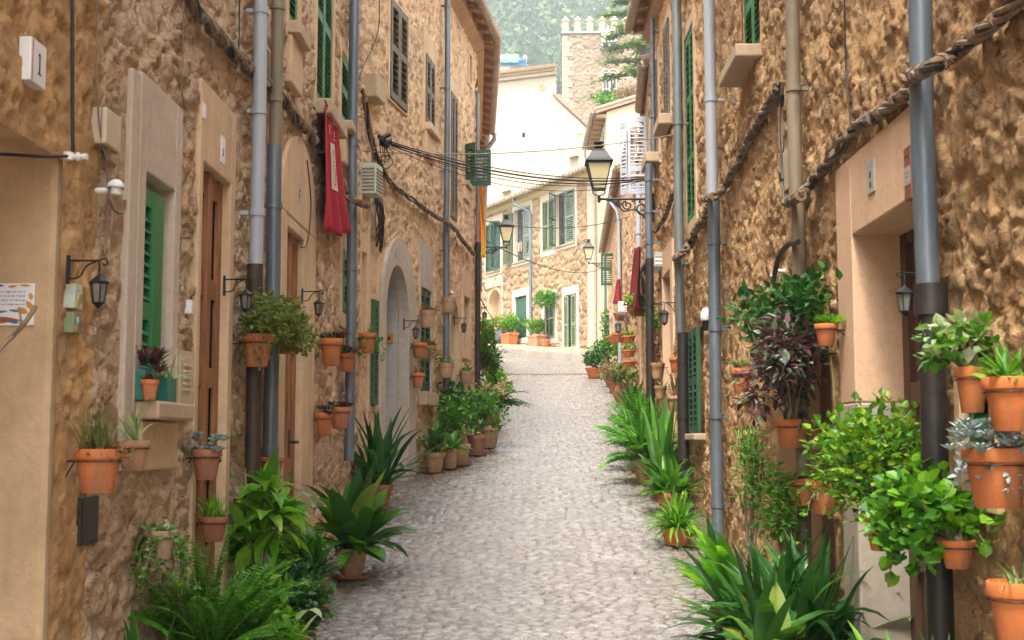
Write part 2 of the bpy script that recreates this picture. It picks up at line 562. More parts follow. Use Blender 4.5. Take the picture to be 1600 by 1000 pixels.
M['lf_tradesc'] = m_leaf('leaf_tradescantia', (0.03, 0.07, 0.03), (0.10, 0.022, 0.045), (0.14, 0.035, 0.06), 0.3, 0.2, ((0.20, 0.30, 0.20), 0.9))
M['lf_blue'] = m_leaf('leaf_blue_grey', (0.16, 0.22, 0.23), (0.26, 0.33, 0.34), (0.38, 0.45, 0.44), 0.6, 0.1)
M['lf_dry'] = m_leaf('leaf_dry_brown', (0.10, 0.055, 0.02), (0.18, 0.10, 0.04), (0.27, 0.17, 0.08), 0.7)
M['lf_red'] = m_leaf('leaf_red_flower', (0.18, 0.01, 0.03), (0.3, 0.02, 0.05), (0.42, 0.06, 0.08), 0.5)
M['lf_vari'] = m_leaf('leaf_variegated', (0.10, 0.17, 0.06), (0.24, 0.33, 0.15), (0.42, 0.48, 0.28), 0.4)
M['lf_pale'] = m_leaf('leaf_pale_white_green', (0.38, 0.46, 0.22), (0.45, 0.5, 0.26), (0.5, 0.56, 0.3), 0.35)
M['lf_cream'] = m_leaf('leaf_cream_flower', (0.30, 0.22, 0.10), (0.42, 0.33, 0.17), (0.52, 0.42, 0.24), 0.6)
M['lf_pine'] = m_leaf('leaf_cedar', (0.05, 0.11, 0.02), (0.10, 0.17, 0.025), (0.18, 0.24, 0.035), 0.6, 0.3)
M['lf_forest'] = m_leaf('leaf_forest', (0.028, 0.06, 0.014), (0.055, 0.105, 0.02), (0.11, 0.17, 0.03), 0.7, 0.2)
M['lf_scrub'] = m_leaf('leaf_dry_scrub', (0.12, 0.075, 0.04), (0.20, 0.13, 0.07), (0.30, 0.20, 0.12), 0.8)


# ------------------------------------------------------------------ numpy noise
def _h(ix, iy, seed):
    n = (ix.astype(np.int64) * 374761393 + iy.astype(np.int64) * 668265263 + seed * 1442695041) & 0xFFFFFFFF
    n = ((n ^ (n >> 13)) * 1274126177) & 0xFFFFFFFF
    n = n ^ (n >> 16)
    return (n & 0xFFFFFF) / float(0xFFFFFF)


def vnoise(x, y, seed):
    ix, iy = np.floor(x), np.floor(y)
    fx, fy = x - ix, y - iy
    fx = fx * fx * (3 - 2 * fx)
    fy = fy * fy * (3 - 2 * fy)
    a = _h(ix, iy, seed); b = _h(ix + 1, iy, seed)
    c = _h(ix, iy + 1, seed); d = _h(ix + 1, iy + 1, seed)
    return (a * (1 - fx) + b * fx) * (1 - fy) + (c * (1 - fx) + d * fx) * fy


def fbm(x, y, seed, oct=4, g=0.5):
    s = 0; a = 1; t = 0
    for i in range(oct):
        s = s + a * vnoise(x * 2 ** i + 17.3 * i, y * 2 ** i - 9.1 * i, seed + i)
        t += a
        a *= g
    return s / t


def voronoi(x, y, seed, jit=0.9):
    ix, iy = np.floor(x), np.floor(y)
    f1 = np.full(x.shape, 9.0); f2 = np.full(x.shape, 9.0); sid = np.zeros(x.shape)
    for dx in (-1, 0, 1):
        for dy in (-1, 0, 1):
            cx, cy = ix + dx, iy + dy
            px = cx + 0.5 + jit * (_h(cx, cy, seed) - 0.5)
            py = cy + 0.5 + jit * (_h(cx, cy, seed + 7) - 0.5)
            d = np.hypot(px - x, py - y)
            closer = d < f1
            f2 = np.where(closer, f1, np.minimum(f2, d))
            sid = np.where(closer, _h(cx, cy, seed + 13), sid)
            f1 = np.where(closer, d, f1)
    return f1, f2, sid


def sstep(a, b, x):
    t = np.clip((x - a) / (b - a), 0, 1)
    return t * t * (3 - 2 * t)


def np_mesh(name, co, faces, mats, parent=None, attrs=None, smooth=True):
    """co (n,3) float array, faces (m,4) int array"""
    me = bpy.data.meshes.new(name)
    b = base_of(parent) if parent is not None else Vector((0, 0, 0))
    co = co - np.array((b.x, b.y, b.z))
    n, m = len(co), len(faces)
    me.vertices.add(n)
    me.vertices.foreach_set('co', co.astype(np.float32).ravel())
    me.loops.add(m * 4)
    me.loops.foreach_set('vertex_index', faces.astype(np.int32).ravel())
    me.polygons.add(m)
    me.polygons.foreach_set('loop_start', np.arange(0, m * 4, 4, dtype=np.int32))
    me.polygons.foreach_set('use_smooth', np.full(m, smooth))
    me.materials.append(mats)
    for k, a in (attrs or {}).items():
        at_ = me.attributes.new(k, 'FLOAT', 'POINT')
        at_.data.foreach_set('value', a.astype(np.float32).ravel())
    me.update()
    me.validate()
    o = bpy.data.objects.new(name, me)
    COL.objects.link(o)
    if parent is not None: o.parent = parent
    return o


FLATS = {}


def flat(w, s0, s1, z0, z1): FLATS.setdefault(id(w), []).append((s0, s1, z0, z1))


def axis(a, b, step, extra):
    n = max(2, int((b - a) / step) + 1)
    g = np.linspace(a, b, n)
    ex = np.array([e for e in extra if a < e < b])
    if len(ex):
        keep = np.min(np.abs(g[:, None] - ex[None, :]), axis=1) > step * 0.35
        keep[0] = keep[-1] = True
        g = np.sort(np.concatenate([g[keep], ex]))
    return g


def stone_wall(parent, w, s0, s1, zb, zt, mat, openings=(), step=0.022, cell=(0.34, 0.22), amp=0.05,
               gap=(0.10, 0.34), cover=0.6, seed=1, rough=0.022, name='wall', tuck=False):
    """one displaced masonry face in the plane of w, openings left out"""
    if tuck: s0 -= 0.07
    es, ez = [], []
    for op in openings:
        es += [op[0], op[1]]
        ez += [op[2], op[3]]
    S = axis(s0, s1, step, es)
    Zs = axis(zb, zt, step, ez)
    s, z = np.meshgrid(S, Zs, indexing='ij')
    wx = s + 0.10 * (fbm(s * 4, z * 4, seed + 50, 3) - 0.5) * 2
    wz = z + 0.08 * (fbm(s * 4, z * 4, seed + 60, 3) - 0.5) * 2
    f1, f2, sid = voronoi(wx / cell[0], wz / cell[1], seed)
    edge = f2 - f1
    present = sstep(cover + 0.06, cover - 0.06, _h(np.floor(sid * 9973), np.floor(sid * 331), seed + 3))
    big = fbm(s * 0.6, z * 0.6, seed + 77, 3)
    stone = sstep(gap[0], gap[1], edge + 0.12 * (fbm(s * 14, z * 14, seed + 5, 3) - 0.5)) * present
    stone = stone * sstep(0.25, 0.5, big + 0.25 * (present))
    f = fbm(s * 8, z * 8, seed + 21, 5, 0.7)
    f3 = fbm(s * 19, z * 19, seed + 31, 4, 0.75)
    f4 = np.abs(fbm(s * 15, z * 17, seed + 91, 4, 0.7) - 0.5) * 2
    h = amp * stone * (0.55 + 0.4 * f + 0.4 * (sid - 0.5)) + rough * (f - 0.5) * 0.8 + rough * 1.5 * (f3 - 0.5) + rough * 0.9 * (f4 - 0.3)
    pit = sstep(0.56, 0.66, fbm(s * 11, z * 10, seed + 41, 4, 0.65))
    h = h - 0.022 * pit
    h = h - 0.3 * amp
    fade = np.ones_like(h)
    for op in openings:
        dx = np.maximum(np.maximum(op[0] - s, s - op[1]), 0)
        dz = np.maximum(np.maximum(op[2] - z, z - op[3]), 0)
        fade = np.minimum(fade, sstep(0.0, 0.07, np.hypot(dx, dz)))
    h = h * fade - (1 - fade) * 0.012
    if tuck: h = np.where(s < s0 + 0.07, -0.07 + (h + 0.07) * sstep(0.0, 0.07, s - s0), h)
    for fl in FLATS.get(id(w), ()):
        dx = np.maximum(np.maximum(fl[0] - s, s - fl[1]), 0)
        dz = np.maximum(np.maximum(fl[2] - z, z - fl[3]), 0)
        k = sstep(0.06, 0.0, np.hypot(dx, dz))
        h = np.minimum(h, -0.006 * k + 0.2 * (1 - k))
    P = np.array((w.p0.x, w.p0.y, 0)) + s[..., None] * np.array(w.d) + h[..., None] * np.array(w.n) + z[..., None] * np.array((0, 0, 1))
    n1, n2 = s.shape
    idx = np.arange(n1 * n2).reshape(n1, n2)
    q = np.stack([idx[:-1, :-1], idx[1:, :-1], idx[1:, 1:], idx[:-1, 1:]], -1)
    sc = (s[:-1, :-1] + s[1:, 1:]) / 2
    zc = (z[:-1, :-1] + z[1:, 1:]) / 2
    keep = np.ones(sc.shape, bool)
    for op in openings:
        ins = (sc > op[0]) & (sc < op[1]) & (zc > op[2]) & (zc < op[3])
        if len(op) > 4 and op[4] == 'arch':
            r = (op[1] - op[0]) / 2
            cx, cz = (op[0] + op[1]) / 2, op[3] - r * op[5]
            ins &= ~((zc > cz) & (((sc - cx) / r) ** 2 + ((zc - cz) / (r * op[5])) ** 2 > 1))
        keep &= ~ins
    faces = q[keep]
    # orientation: normals towards the street
    nrm = np.cross(np.array(w.d), np.array((0, 0, 1)))
    if nrm @ np.array(w.n) < 0: faces = faces[:, ::-1]
    return np_mesh(name, P.reshape(-1, 3), faces, mat, parent, {'stone': stone, 'sid': sid})
# ------------------------------------------------------------------ building-part helpers
def shutter(parent, O, ex, ey, w, h, mat, sp=0.05, mid=(0.5,), st=0.055, flip=1, name='shutter', label=None, th=0.035):
    mb = MB()
    O = Vector(O)
    mb.box(O, ex, ey, UP, 0, st, 0, th, 0, h)
    mb.box(O, ex, ey, UP, w - st, w, 0, th, 0, h)
    rails = [0.0] + [m * h - 0.04 for m in mid] + [h - 0.08]
    for r in rails: mb.box(O, ex, ey, UP, st, w - st, 0.002, th - 0.002, r, r + 0.08)
    ca, sa = math.cos(R(38)), math.sin(R(38))
    e2 = (ey * ca * flip - UP * sa)
    e3 = (UP * ca + ey * sa * flip)
    for a, b in zip(rails[:-1], rails[1:]):
        z = a + 0.08 + sp * 0.5
        while z < b - sp * 0.3:
            mb.box(O + ey * (th / 2) + UP * z, ex, e2, e3, st, w - st, -0.022, 0.022, -0.004, 0.004)
            z += sp
    o = mb.build(name, mat, parent)
    if label: o['label'] = label
    return o


def window(root, w, s0, s1, z0, z1, depth=0.16, mat='plaster_pink', ring=0.05, proud=0.015, sill=None, sillmat='sill',
           leaves=1, smat=None, so=None, sp=0.05, mid=(0.5,), pane=True, top=None, bot=None, apron=0):
    """returns the window part; the opening itself goes into the wall's list"""
    mb = MB()
    t = ring if top is None else top
    bt = ring if bot is None else bot
    mb.wbox(w, s0 - ring, s0, -depth - 0.02, proud, z0 - bt, z1 + t)
    mb.wbox(w, s1, s1 + ring, -depth - 0.02, proud, z0 - bt, z1 + t)
    mb.wbox(w, s0, s1, -depth - 0.02, proud - 0.001, z1, z1 + t)
    mb.wbox(w, s0, s1, -depth - 0.02, proud - 0.001, z0 - bt, z0)
    win = mb.build('window', M[mat], root, bevel=0.006)
    if proud > 0: flat(w, s0 - ring, s1 + ring, z0 - bt, z1 + t)
    if apron: flat(w, s0 - sill[2], s1 + sill[2], z0 - sill[0] - apron, z0)
    if pane:
        p = MB()
        p.wbox(w, s0, s1, -depth - 0.015, -depth, z0, z1)
        p.build('pane', M['pane'], win)
    if sill:
        sh, pr, ex = sill
        p = MB()
        p.wbox(w, s0 - ex, s1 + ex, -0.05, pr, z0 - sh, z0 + 0.004)
        p.build('sill', M[sillmat], win, bevel=0.012)
        if apron:
            p = MB()
            p.wbox(w, s0 - ex * 0.8, s1 + ex * 0.8, -0.05, pr * 0.45, z0 - sh - apron, z0 - sh - 0.003)
            p.build('apron', M[mat], win, bevel=0.012)
    if smat:
        o = -0.03 if so is None else so
        lw = (s1 - s0) / leaves
        for i in range(leaves):
            shutter(win, w.pt(s0 + lw * i + 0.004, z0 + 0.01, o - 0.035), w.d, w.n, lw - 0.008, z1 - z0 - 0.02, M[smat], sp, mid)
    return win


def ring_arch(w, s0, s1, z0, z1, k=1.0, n=14):
    """outline of an arched opening, bottom-left round to bottom-right"""
    r = (s1 - s0) / 2
    c = (s0 + s1) / 2
    zc = z1 - r * k
    pts = [(s0, z0)]
    for i in range(n + 1):
        a = PI - PI * i / n
        pts.append((c + r * math.cos(a), zc + r * k * math.sin(a)))
    pts.append((s1, z0))
    return pts


def arch_surround(root, w, inner, outer, o0, o1, mat, name='surround'):
    mb = MB()
    n = len(mb.v)
    for (a, b) in zip(inner, outer):
        for (p, o) in ((a, o0), (a, o1), (b, o1), (b, o0 + 0.0)):
            mb.v.append(tuple(w.pt(p[0], p[1], o)))
    k = len(inner)
    for i in range(k - 1):
        for q in range(4):
            q2 = (q + 1) % 4
            mb.face(4 * i + q, 4 * i + q2, 4 * (i + 1) + q2, 4 * (i + 1) + q)
    mb.face(0, 1, 2, 3)
    mb.face(4 * k - 4, 4 * k - 3, 4 * k - 2, 4 * k - 1)
    return mb.build(name, M[mat], root, bevel=0.006)


def door(root, w, s0, s1, z0, z1, depth=0.22, mat='plaster_pink', ring=0.14, proud=0.018, wood='wood', transom=0.0, top=None,
         panels=3, handle=True, label=None, ringfar=None, frame=True, th=.05):
    t = ring if top is None else top
    rf = ring if ringfar is None else ringfar
    mb = MB()
    st = 0.09
    o0, o1 = -depth - th, -depth
    sm = (s0 + s1) / 2
    zd = z1 - transom
    mb.wbox(w, s0, s0 + st, o0, o1, z0, z1)
    mb.wbox(w, s1 - st, s1, o0, o1, z0, z1)
    mb.wbox(w, sm - 0.045, sm + 0.045, o0, o1 + 0.012, z0, z1)
    zz = [z0 + (zd - z0) * i / panels for i in range(panels)] + [zd]
    for z in zz + ([z1 - 0.07] if transom else []):
        for a, b in ((s0 + st, sm - 0.045), (sm + 0.045, s1 - st)):
            mb.wbox(w, a, b, o0, o1 - 0.004, max(z0, z - 0.055), min(z1, z + 0.055))
    for a, b in ((s0 + st, sm - 0.045), (sm + 0.045, s1 - st)):
        for i in range(panels):
            if i == 0 or not transom:
                mb.wbox(w, a + 0.002, b - 0.002, o0 + 0.003, o1 - th * .6, zz[i] + 0.056, zz[i + 1] - 0.056)
    d = mb.build('door', M[wood], root, bevel=0.005)
    if label: d['label'] = label
    p = MB()
    p.wbox(w, s0 + 0.01, s1 - 0.01, o0 - 0.03, o0 - 0.006, z0, z1)
    p.build('pane', M['pane'], d)
    if frame:
        f = MB()
        f.wbox(w, s0 - ring, s0, -depth - 0.08, proud, z0, z1 + t)
        f.wbox(w, s1, s1 + rf, -depth - 0.08, proud, z0, z1 + t)
        f.wbox(w, s0, s1, -depth - 0.08, proud - 0.001, z1, z1 + t)
        f.build('surround', M[mat], d, bevel=0.008)
        if proud > 0: flat(w, s0 - ring, s1 + rf, z0, z1 + t)
    if handle:
        h = MB()
        zc = z0 + 1.0
        h.tube([w.pt(sm + 0.03, zc, o1), w.pt(sm + 0.03, zc, o1 + 0.06), w.pt(sm + 0.13, zc, o1 + 0.06)], 0.011, 8)
        h.wbox(w, sm + 0.012, sm + 0.05, o1 + 0.012, o1 + 0.018, zc - 0.11, zc + 0.09)
        h.build('handle', M['iron'], d, smooth='auto')
    return d


def pipe(root, w, u, v0, v1, r, mat, o=None, uref=None, collars=2, label=None, zr=None):
    """vertical drainpipe on wall w at image column u between two heights"""
    o = r + 0.045 if o is None else o
    s = w.s(u, o)
    if zr: za, zb = zr
    else: za, zb = w.z(u, v1, o), w.z(u, v0, o)
    mb = MB()
    n = max(2, int((zb - za) / 1.2))
    pts = [w.pt(s + 0.006 * math.sin(i * 1.7), za + (zb - za) * i / n, o + 0.004 * math.sin(i * 2.3)) for i in range(n + 1)]
    mb.tube(pts, r, 16)
    for i in range(collars):
        z = za + (zb - za) * (i + 0.5) / collars
        mb.tube([w.pt(s, z - 0.02, o), w.pt(s, z + 0.02, o)], r + 0.006, 16)
        mb.wbox(w, s - 0.012, s + 0.012, -0.05, o - r * 0.5, z - 0.012, z + 0.012)
    p = mb.build('drainpipe', M[mat], root, smooth='auto')
    if label: p['label'] = label
    return p


def shell(root, w, s0, s1, zb, zt, depth=4.0, o=-0.36, mat='plaster_tan', ends=(True, True)):
    mb = MB()
    mb.wbox(w, s0 + 0.004, s1 - 0.004, -depth, o, zb, zt)
    if ends[0]: mb.wbox(w, s0 + 0.004, s0 + 0.04, o + 0.001, -0.035, zb, zt)
    if ends[1]: mb.wbox(w, s1 - 0.04, s1 - 0.004, o + 0.001, -0.035, zb, zt)
    return mb.build('rear_walls', M[mat], root)


def roof(root, w, s0, s1, z, proj=0.4, depth=4.0, pitch=0.3, gutter=True, soffit='eave', gr=0.07, tiles=True, tsp=0.24, gmat='gutter'):
    """tiled slope with its eave along wall w; z is the underside of the eave edge"""
    mb = MB()
    def P(s, o, dz=0.0): return w.pt(s, z + (proj - o) * pitch + dz, o)
    mb.hexa([P(s0, proj), P(s1, proj), P(s1, -depth), P(s0, -depth),
             P(s0, proj, .07), P(s1, proj, .07), P(s1, -depth, .07), P(s0, -depth, .07)])
    rf = None
    if soffit:
        so = MB()
        # stepped cornice under the slab, and rafters
        so.hexa([w.pt(s0, z - 0.22, -0.02), w.pt(s1, z - 0.22, -0.02), w.pt(s1, z + proj * pitch - 0.012, -0.02), w.pt(s0, z + proj * pitch - 0.012, -0.02),
                 w.pt(s0, z - 0.12, proj * .45), w.pt(s1, z - 0.12, proj * .45), w.pt(s1, z + proj * .5 * pitch, proj * .45), w.pt(s0, z + proj * .5 * pitch, proj * .45)])
        k = int((s1 - s0) / 0.5)
        for i in range(k + 1):
            s = s0 + 0.08 + (s1 - s0 - 0.16) * i / max(1, k)
            so.hexa([P(s - .04, proj * .97, -.085), P(s + .04, proj * .97, -.085), P(s + .04, proj * .46, -.085), P(s - .04, proj * .46, -.085),
                     P(s - .04, proj * .97, -.004), P(s + .04, proj * .97, -.004), P(s + .04, proj * .46, -.004), P(s - .04, proj * .46, -.004)])
        so.build('eave', M[soffit], root)
    if tiles:
        k = int((s1 - s0) / tsp)
        rnd = random.Random(int(s0 * 100) + k)
        for i in range(k + 1):
            s = s0 + 0.05 + (s1 - s0 - 0.1) * i / k
            a = proj + 0.05 + rnd.uniform(-.03, .03)
            segs = max(2, int((depth + a) / 1.3))
            pts = [P(s + rnd.uniform(-.01, .01), a - (depth + a) * q / segs, 0.09) for q in range(segs + 1)]
            mb.tube(pts, tsp * 0.33, 8)
    rf = mb.build('roof', M['tile'], root, smooth='auto')
    if gutter:
        g = MB()
        k = 10
        prof = [(gr * math.cos(PI + PI * i / k), gr * math.sin(PI + PI * i / k)) for i in range(k + 1)]
        prof2 = [((gr - .008) * math.cos(2 * PI - PI * i / k), (gr - .008) * math.sin(2 * PI - PI * i / k)) for i in range(k + 1)]
        pts = [w.pt(s0 - 0.05, z + 0.03 + b, proj + gr * 0.7 + a) for a, b in prof + prof2]
        g.prism(pts, w.d * (s1 - s0 + 0.1))
        q = int((s1 - s0) / 0.9)
        for i in range(q + 1):
            s = s0 + 0.1 + (s1 - s0 - 0.2) * i / max(1, q)
            g.prism([w.pt(s, z + 0.03 + b * 1.1, proj + gr * 0.7 + a * 1.1) for a, b in prof], w.d * 0.025)
        g.build('gutter', M[gmat], root, smooth='auto')
    return rf


# ------------------------------------------------------------------ the lane's wall planes
LA = Wall((-1.69 + .0117, 1.0), (-1.54, 12.8))
LB = Wall((-1.54, 12.8), (-1.14, 15.0), (0.3, 14))
LC = Wall((-1.14, 15.0), (-0.56, 19.6), (0.5, 17))
LD = Wall((-0.56, 19.6), (-0.74, 25.6), (0.8, 22))
LE = Wall((-0.74, 25.6), (-1.2, 42.0), (1.0, 30))
RA = Wall((1.65 - .0154 + .02, 1.0), (1.883, 17.0), (0.3, 8))
RB = Wall((1.883, 17.0), (2.65, 27.0), (0.8, 20))
RC = Wall((2.65, 27.0), (3.4, 45.0), (1.0, 35))


def house(w, s, label, name='stone_house'):
    p = w.pt(s, 0)
    return empty(name, (p.x, p.y, gz(p.y)), label, 'house')


def zb_(w, s): return gz(w.pt(s, 0).y) - 0.25


def sy(w, y): return (y - w.p0.y) / w.d.y       # wall parameter at a depth y

# ================================================================== LEFT SIDE
for (u_, ub_, va_, vb_) in ((26, 58, 38, 122), (153, 186, 160, 236), (130, 165, 770, 856), (103, 121, 436, 526), (292, 303, 462, 496)):
    flat(LA, LA.s(u_) - .12, LA.s(ub_), LA.z(u_, vb_), LA.z(u_, va_))
for (u_, ub_, va_, vb_) in ((1226, 1243, 215, 300),):
    flat(RA, RA.s(ub_) - .1, RA.s(u_), RA.z(u_, vb_), RA.z(u_, va_))
# --- first house, plastered, with a deep porch recess
h = house(LA, 2.8, 'ochre plastered house with a deep porch and a number 1 tile, nearest on the left', 'plastered_house')
sP = LA.s(95); zP = LA.z(95, 245)
sE1 = sy(LA, 4.98)
ops = [(-3.0, sP, -1.0, zP)]
stone_wall(h, LA, -3.0, sE1, -0.3, 7.0, M['plaster_near'], ops, 0.018, seed=11, amp=0.014, cover=0.25, rough=0.018)
mb = MB()
mb.wbox(LA, sP, sP + 0.30, -1.1, -0.022, -0.3, zP + 0.3)           # far jamb of the porch
mb.wbox(LA, -3.0, sP - 0.002, -1.1, -0.022, zP, zP + 0.3)
mb.wbox(LA, -3.0, sP - 0.002, -1.3, -1.1, -0.3, zP + 0.3)
mb.build('porch', M['plaster_tan'], h, bevel=0.03)
shell(h, LA, -3.0, sE1, -0.3, 7.0, o=-1.32, ends=(False, False))
roof(h, LA, -3.0, sE1, 7.0)

# --- second house: rubble, green window, brown door
h = h2 = house(LA, 5.0, 'pale rubble stone house with a bright green window and a brown glazed door')
sa, sb = sE1 + .002, sy(LA, 8.05)
w0, w1 = LA.s(216), LA.s(263); wz0, wz1 = LA.z(214, 628), LA.z(216, 262)
d0, d1 = LA.s(307), LA.s(352); dz1 = LA.z(307, 246); dz0 = zb_(LA, d0) + 0.45
gw = window(h, LA, w0, w1, wz0, wz1, 0.24, 'plaster_grey', 0.10, 0.02, (0.075, 0.12, 0.06), leaves=1, top=0.42, bot=0.05, pane=True)
gw['label'] = 'green louvred window in a pale grey surround'
wl_ = (w1 - w0) * .74
sh_ = shutter(gw, LA.pt(w0 + .005, wz0 + .01, -0.036), LA.d, LA.n, wl_ * .56, wz1 - wz0 - .07, M['green'], 0.05, (0.42,), 0.035)
mb = MB(); mb.wbox(LA, w0 + .007 + wl_ * .56, w0 + wl_, -.034, .002, wz0 + .01, wz1 - .06)
mb.build('shutter_board', M['green'], gw, bevel=.003)
mb = MB(); mb.wbox(LA, w0 - 0.02, w1 + 0.09, -0.03, 0.035, LA.z(226, 735), wz0 - 0.08)
mb.build('apron', M['plaster_pink'], gw, bevel=0.01)
GW0 = wz0
flat(LA, w0 - .38, w1 + .14, LA.z(226, 735), wz1 + .42)
# surround stops lower down beside the window
mb = MB(); mb.wbox(LA, w0 - 0.22, w0 - 0.101, -0.03, 0.018, LA.z(200, 735), wz1 + 0.40); mb.build('surround', M['plaster_grey'], gw, bevel=0.008)
door(h, LA, d0, d1, dz0, dz1, 0.03, 'plaster_pink', 0.07, 0.02, 'wood', transom=0.62, top=0.42, panels=4, th=.022, ringfar=0.10,
     label='brown wooden double door with glazed upper panels and a transom')
ops = [(w0, w1, wz0, wz1), (d0, d1, dz0 - .6, dz1)]
stone_wall(h, LA, sa, sb, -0.1, 7.2, M['rub_left'], ops, 0.015, (0.21, 0.16), 0.032, seed=23, cover=0.72, rough=0.024, gap=(.06, .26), tuck=True)
cab = MB(); cs0, cs1 = LA.s(269), LA.s(294); cz0, cz1 = LA.z(269, 640), LA.z(269, 545)
cab.wbox(LA, cs0, cs1, -0.02, 0.03, cz0, cz1); cab.wbox(LA, cs0 + .03, cs1 - .03, 0.03, 0.038, cz0 + .03, cz1 - .03)
for k in range(5): cab.wbox(LA, cs0 + .08, cs1 - .08, 0.038, 0.046, cz1 - .08 - k * .03, cz1 - .065 - k * .03)
cab.build('meter_cabinet', M['box_cream'], h, bevel=0.004)
shell(h, LA, sa, sb, -0.1, 7.2)
roof(h, LA, sa, sb, 7.2)
pipe(h, LA, 398, -80, 412, 0.042, 'pipe_white', 0.09, collars=3, label='pale grey painted upper drainpipe')
pipe(h, LA, 398, 412, 905, 0.047, 'pipe_brown', 0.09, collars=2, label='dark brown iron lower drainpipe')

mb = MB(); mb.wbox(LA, sE1 - .07, sE1 + .07, -.4, -.022, -.3, 7.0); mb.build('party_wall', M['plaster_tan'], h)
# --- third house: rubble with pale plaster around an arched-head door surround
h = h3 = house(LA, 7.3, 'pale rubble house with tall green shutters and an arched plaster door surround')
sa, sb = sb + .002, sy(LA, 12.8)
ops = []
def addwin(w, ua, ub, vt, ut, vb, ub2, ops_, **kw):
    s0, s1 = w.s(ua), w.s(ub)
    z0, z1 = w.z(ub2, vb), w.z(ut, vt)
    ops_.append((s0, s1, z0, z1))
    return window(kw.pop('root'), w, s0, s1, z0, z1, **kw), s0, s1, z0, z1
addwin(LA, 441, 456, -130, 441, 14, 437, ops, root=h, mat='plaster_pink', ring=0.12, smat='green', leaves=1, so=0.0, sp=.05, sill=(.09, .10, .05), sillmat='sill', apron=.35, depth=.12)
addwin(LA, 487, 513, -150, 490, 150, 489, ops, root=h, mat='plaster_pink', ring=0.09, smat='green', leaves=2, so=0.0, sp=.042, sill=(.12, .14, .03), depth=.12)
addwin(LA, 527, 539, 65, 527, 184, 528, ops, root=h, mat='plaster_pink', ring=0.10, smat='green', leaves=1, so=0.01, sp=.05, sill=(.08, .12, .04), apron=.3, depth=.12)
addwin(LA, 533, 540, 386, 533, 488, 535, ops, root=h, mat='plaster_pink', ring=0.14, smat='green', leaves=1, so=0.02, sp=.05, depth=.12)
d0, d1 = LA.s(443), LA.s(470); dz1 = LA.z(443, 350); dz0 = zb_(LA, d0) + .3
ops.append((d0, d1, dz0 - .5, dz1))
dr = door(h, LA, d0, d1, dz0, dz1, 0.03, 'plaster_pink', 0.06, 0.02, 'wood', th=.03, transom=0.0, top=0.08, panels=3, ringfar=0.22, label='red-brown panelled door under an arched plaster head')
o0, o1 = LA.s(434), LA.s(488); oz1 = LA.z(460, 207)
mb = MB()
c = (o0 + o1) / 2; rr = (o1 - o0) / 2
flat(LA, o0 - .05, o1 - .05, dz0, oz1 - .1)
pts = [(o0, dz1 + .09)] + [(c + rr * math.cos(PI - PI * i / 16), oz1 - rr * .8 + rr * .8 * math.sin(PI * i / 16)) for i in range(17)] + [(o1, dz1 + .09)]
mb.prism([LA.pt(a, b, -0.03) for a, b in pts], LA.n * 0.051)
mb.build('surround', M['plaster_pink'], dr, bevel=0.006)
mb = MB()
mb.wbox(LA, d1 + .221, o1, -0.03, 0.021, dz0, dz1 + .088); mb.wbox(LA, o0, d0 - .061, -0.03, 0.021, dz0, dz1 + .088)
mb.build('surround', M['plaster_pink'], dr, bevel=0.006)
stone_wall(h, LA, sa, sb, 0.2, 7.6, M['rub_left'], ops, 0.018, (0.20, 0.15), 0.032, seed=37, cover=0.8, rough=0.022, gap=(.06, .26), tuck=True)
shell(h, LA, sa, sb, 0.2, 7.6)
roof(h, LA, sa, sb, 7.6)
pipe(h, LA, 425, -80, 222, 0.04, 'pipe_cream', 0.085, collars=2, label='stone-coloured upper drainpipe')
pipe(h, LA, 425, 222, 800, 0.047, 'pipe_blue', 0.085, collars=3, label='blue-grey zinc lower drainpipe')
pipe(h, LA, 548, -80, 720, 0.046, 'pipe_blue', 0.09, collars=4)

# --- fourth house: bends with the lane, arched stone doorway, brown shutters
h = h4 = house(LB, 0.2, 'ochre house with a tall arched limestone doorway, brown shutters and an overhanging eave')
opB, opC = [], []
# plaster strip beside the pipe, with a brown recess and a narrow green shutter
addwin(LB, 563, 571, 392, 563, 515, 563, opB, root=h, mat='plaster_pink', ring=0.10, depth=.2, pane=True, top=.2)
_w, a0, a1, b0, b1 = addwin(LB, 577.5, 585.5, 466, 577, 634, 578, opB, root=h, mat='plaster_pink', ring=0.06, smat='green_dark', leaves=1, so=0.05, sp=.07, mid=(), depth=.10)
mb = MB(); mb.wbox(LB, 0.02, LB.s(561.5), -0.03, 0.016, LB.z(570, 690), LB.z(570, 235)); mb.build('plaster_band', M['plaster_pink'], h, bevel=0.006)
mb = MB(); mb.wbox(LB, LB.s(573.6), LB.s(575.6), -0.03, 0.014, LB.z(575, 690), LB.z(575, 235)); mb.build('plaster_band', M['plaster_pink'], h, bevel=0.006)
mb = MB(); mb.wbox(LB, LB.s(588), LB.s(592.5), -0.03, 0.014, LB.z(590, 720), LB.z(590, 400)); mb.build('plaster_band', M['plaster_pink'], h, bevel=0.006)
flat(LB, 0, LB.s(561.5), LB.z(570, 690), LB.z(570, 235)); flat(LB, LB.s(573), LB.s(592.5), LB.z(570, 690), LB.z(590, 400))
# sill block over it
mb = MB(); mb.wbox(LB, LB.s(566), LB.s(581), -0.03, 0.13, LB.z(568, 150), LB.z(568, 112)); mb.build('sill', M['sill'], h, bevel=0.015)
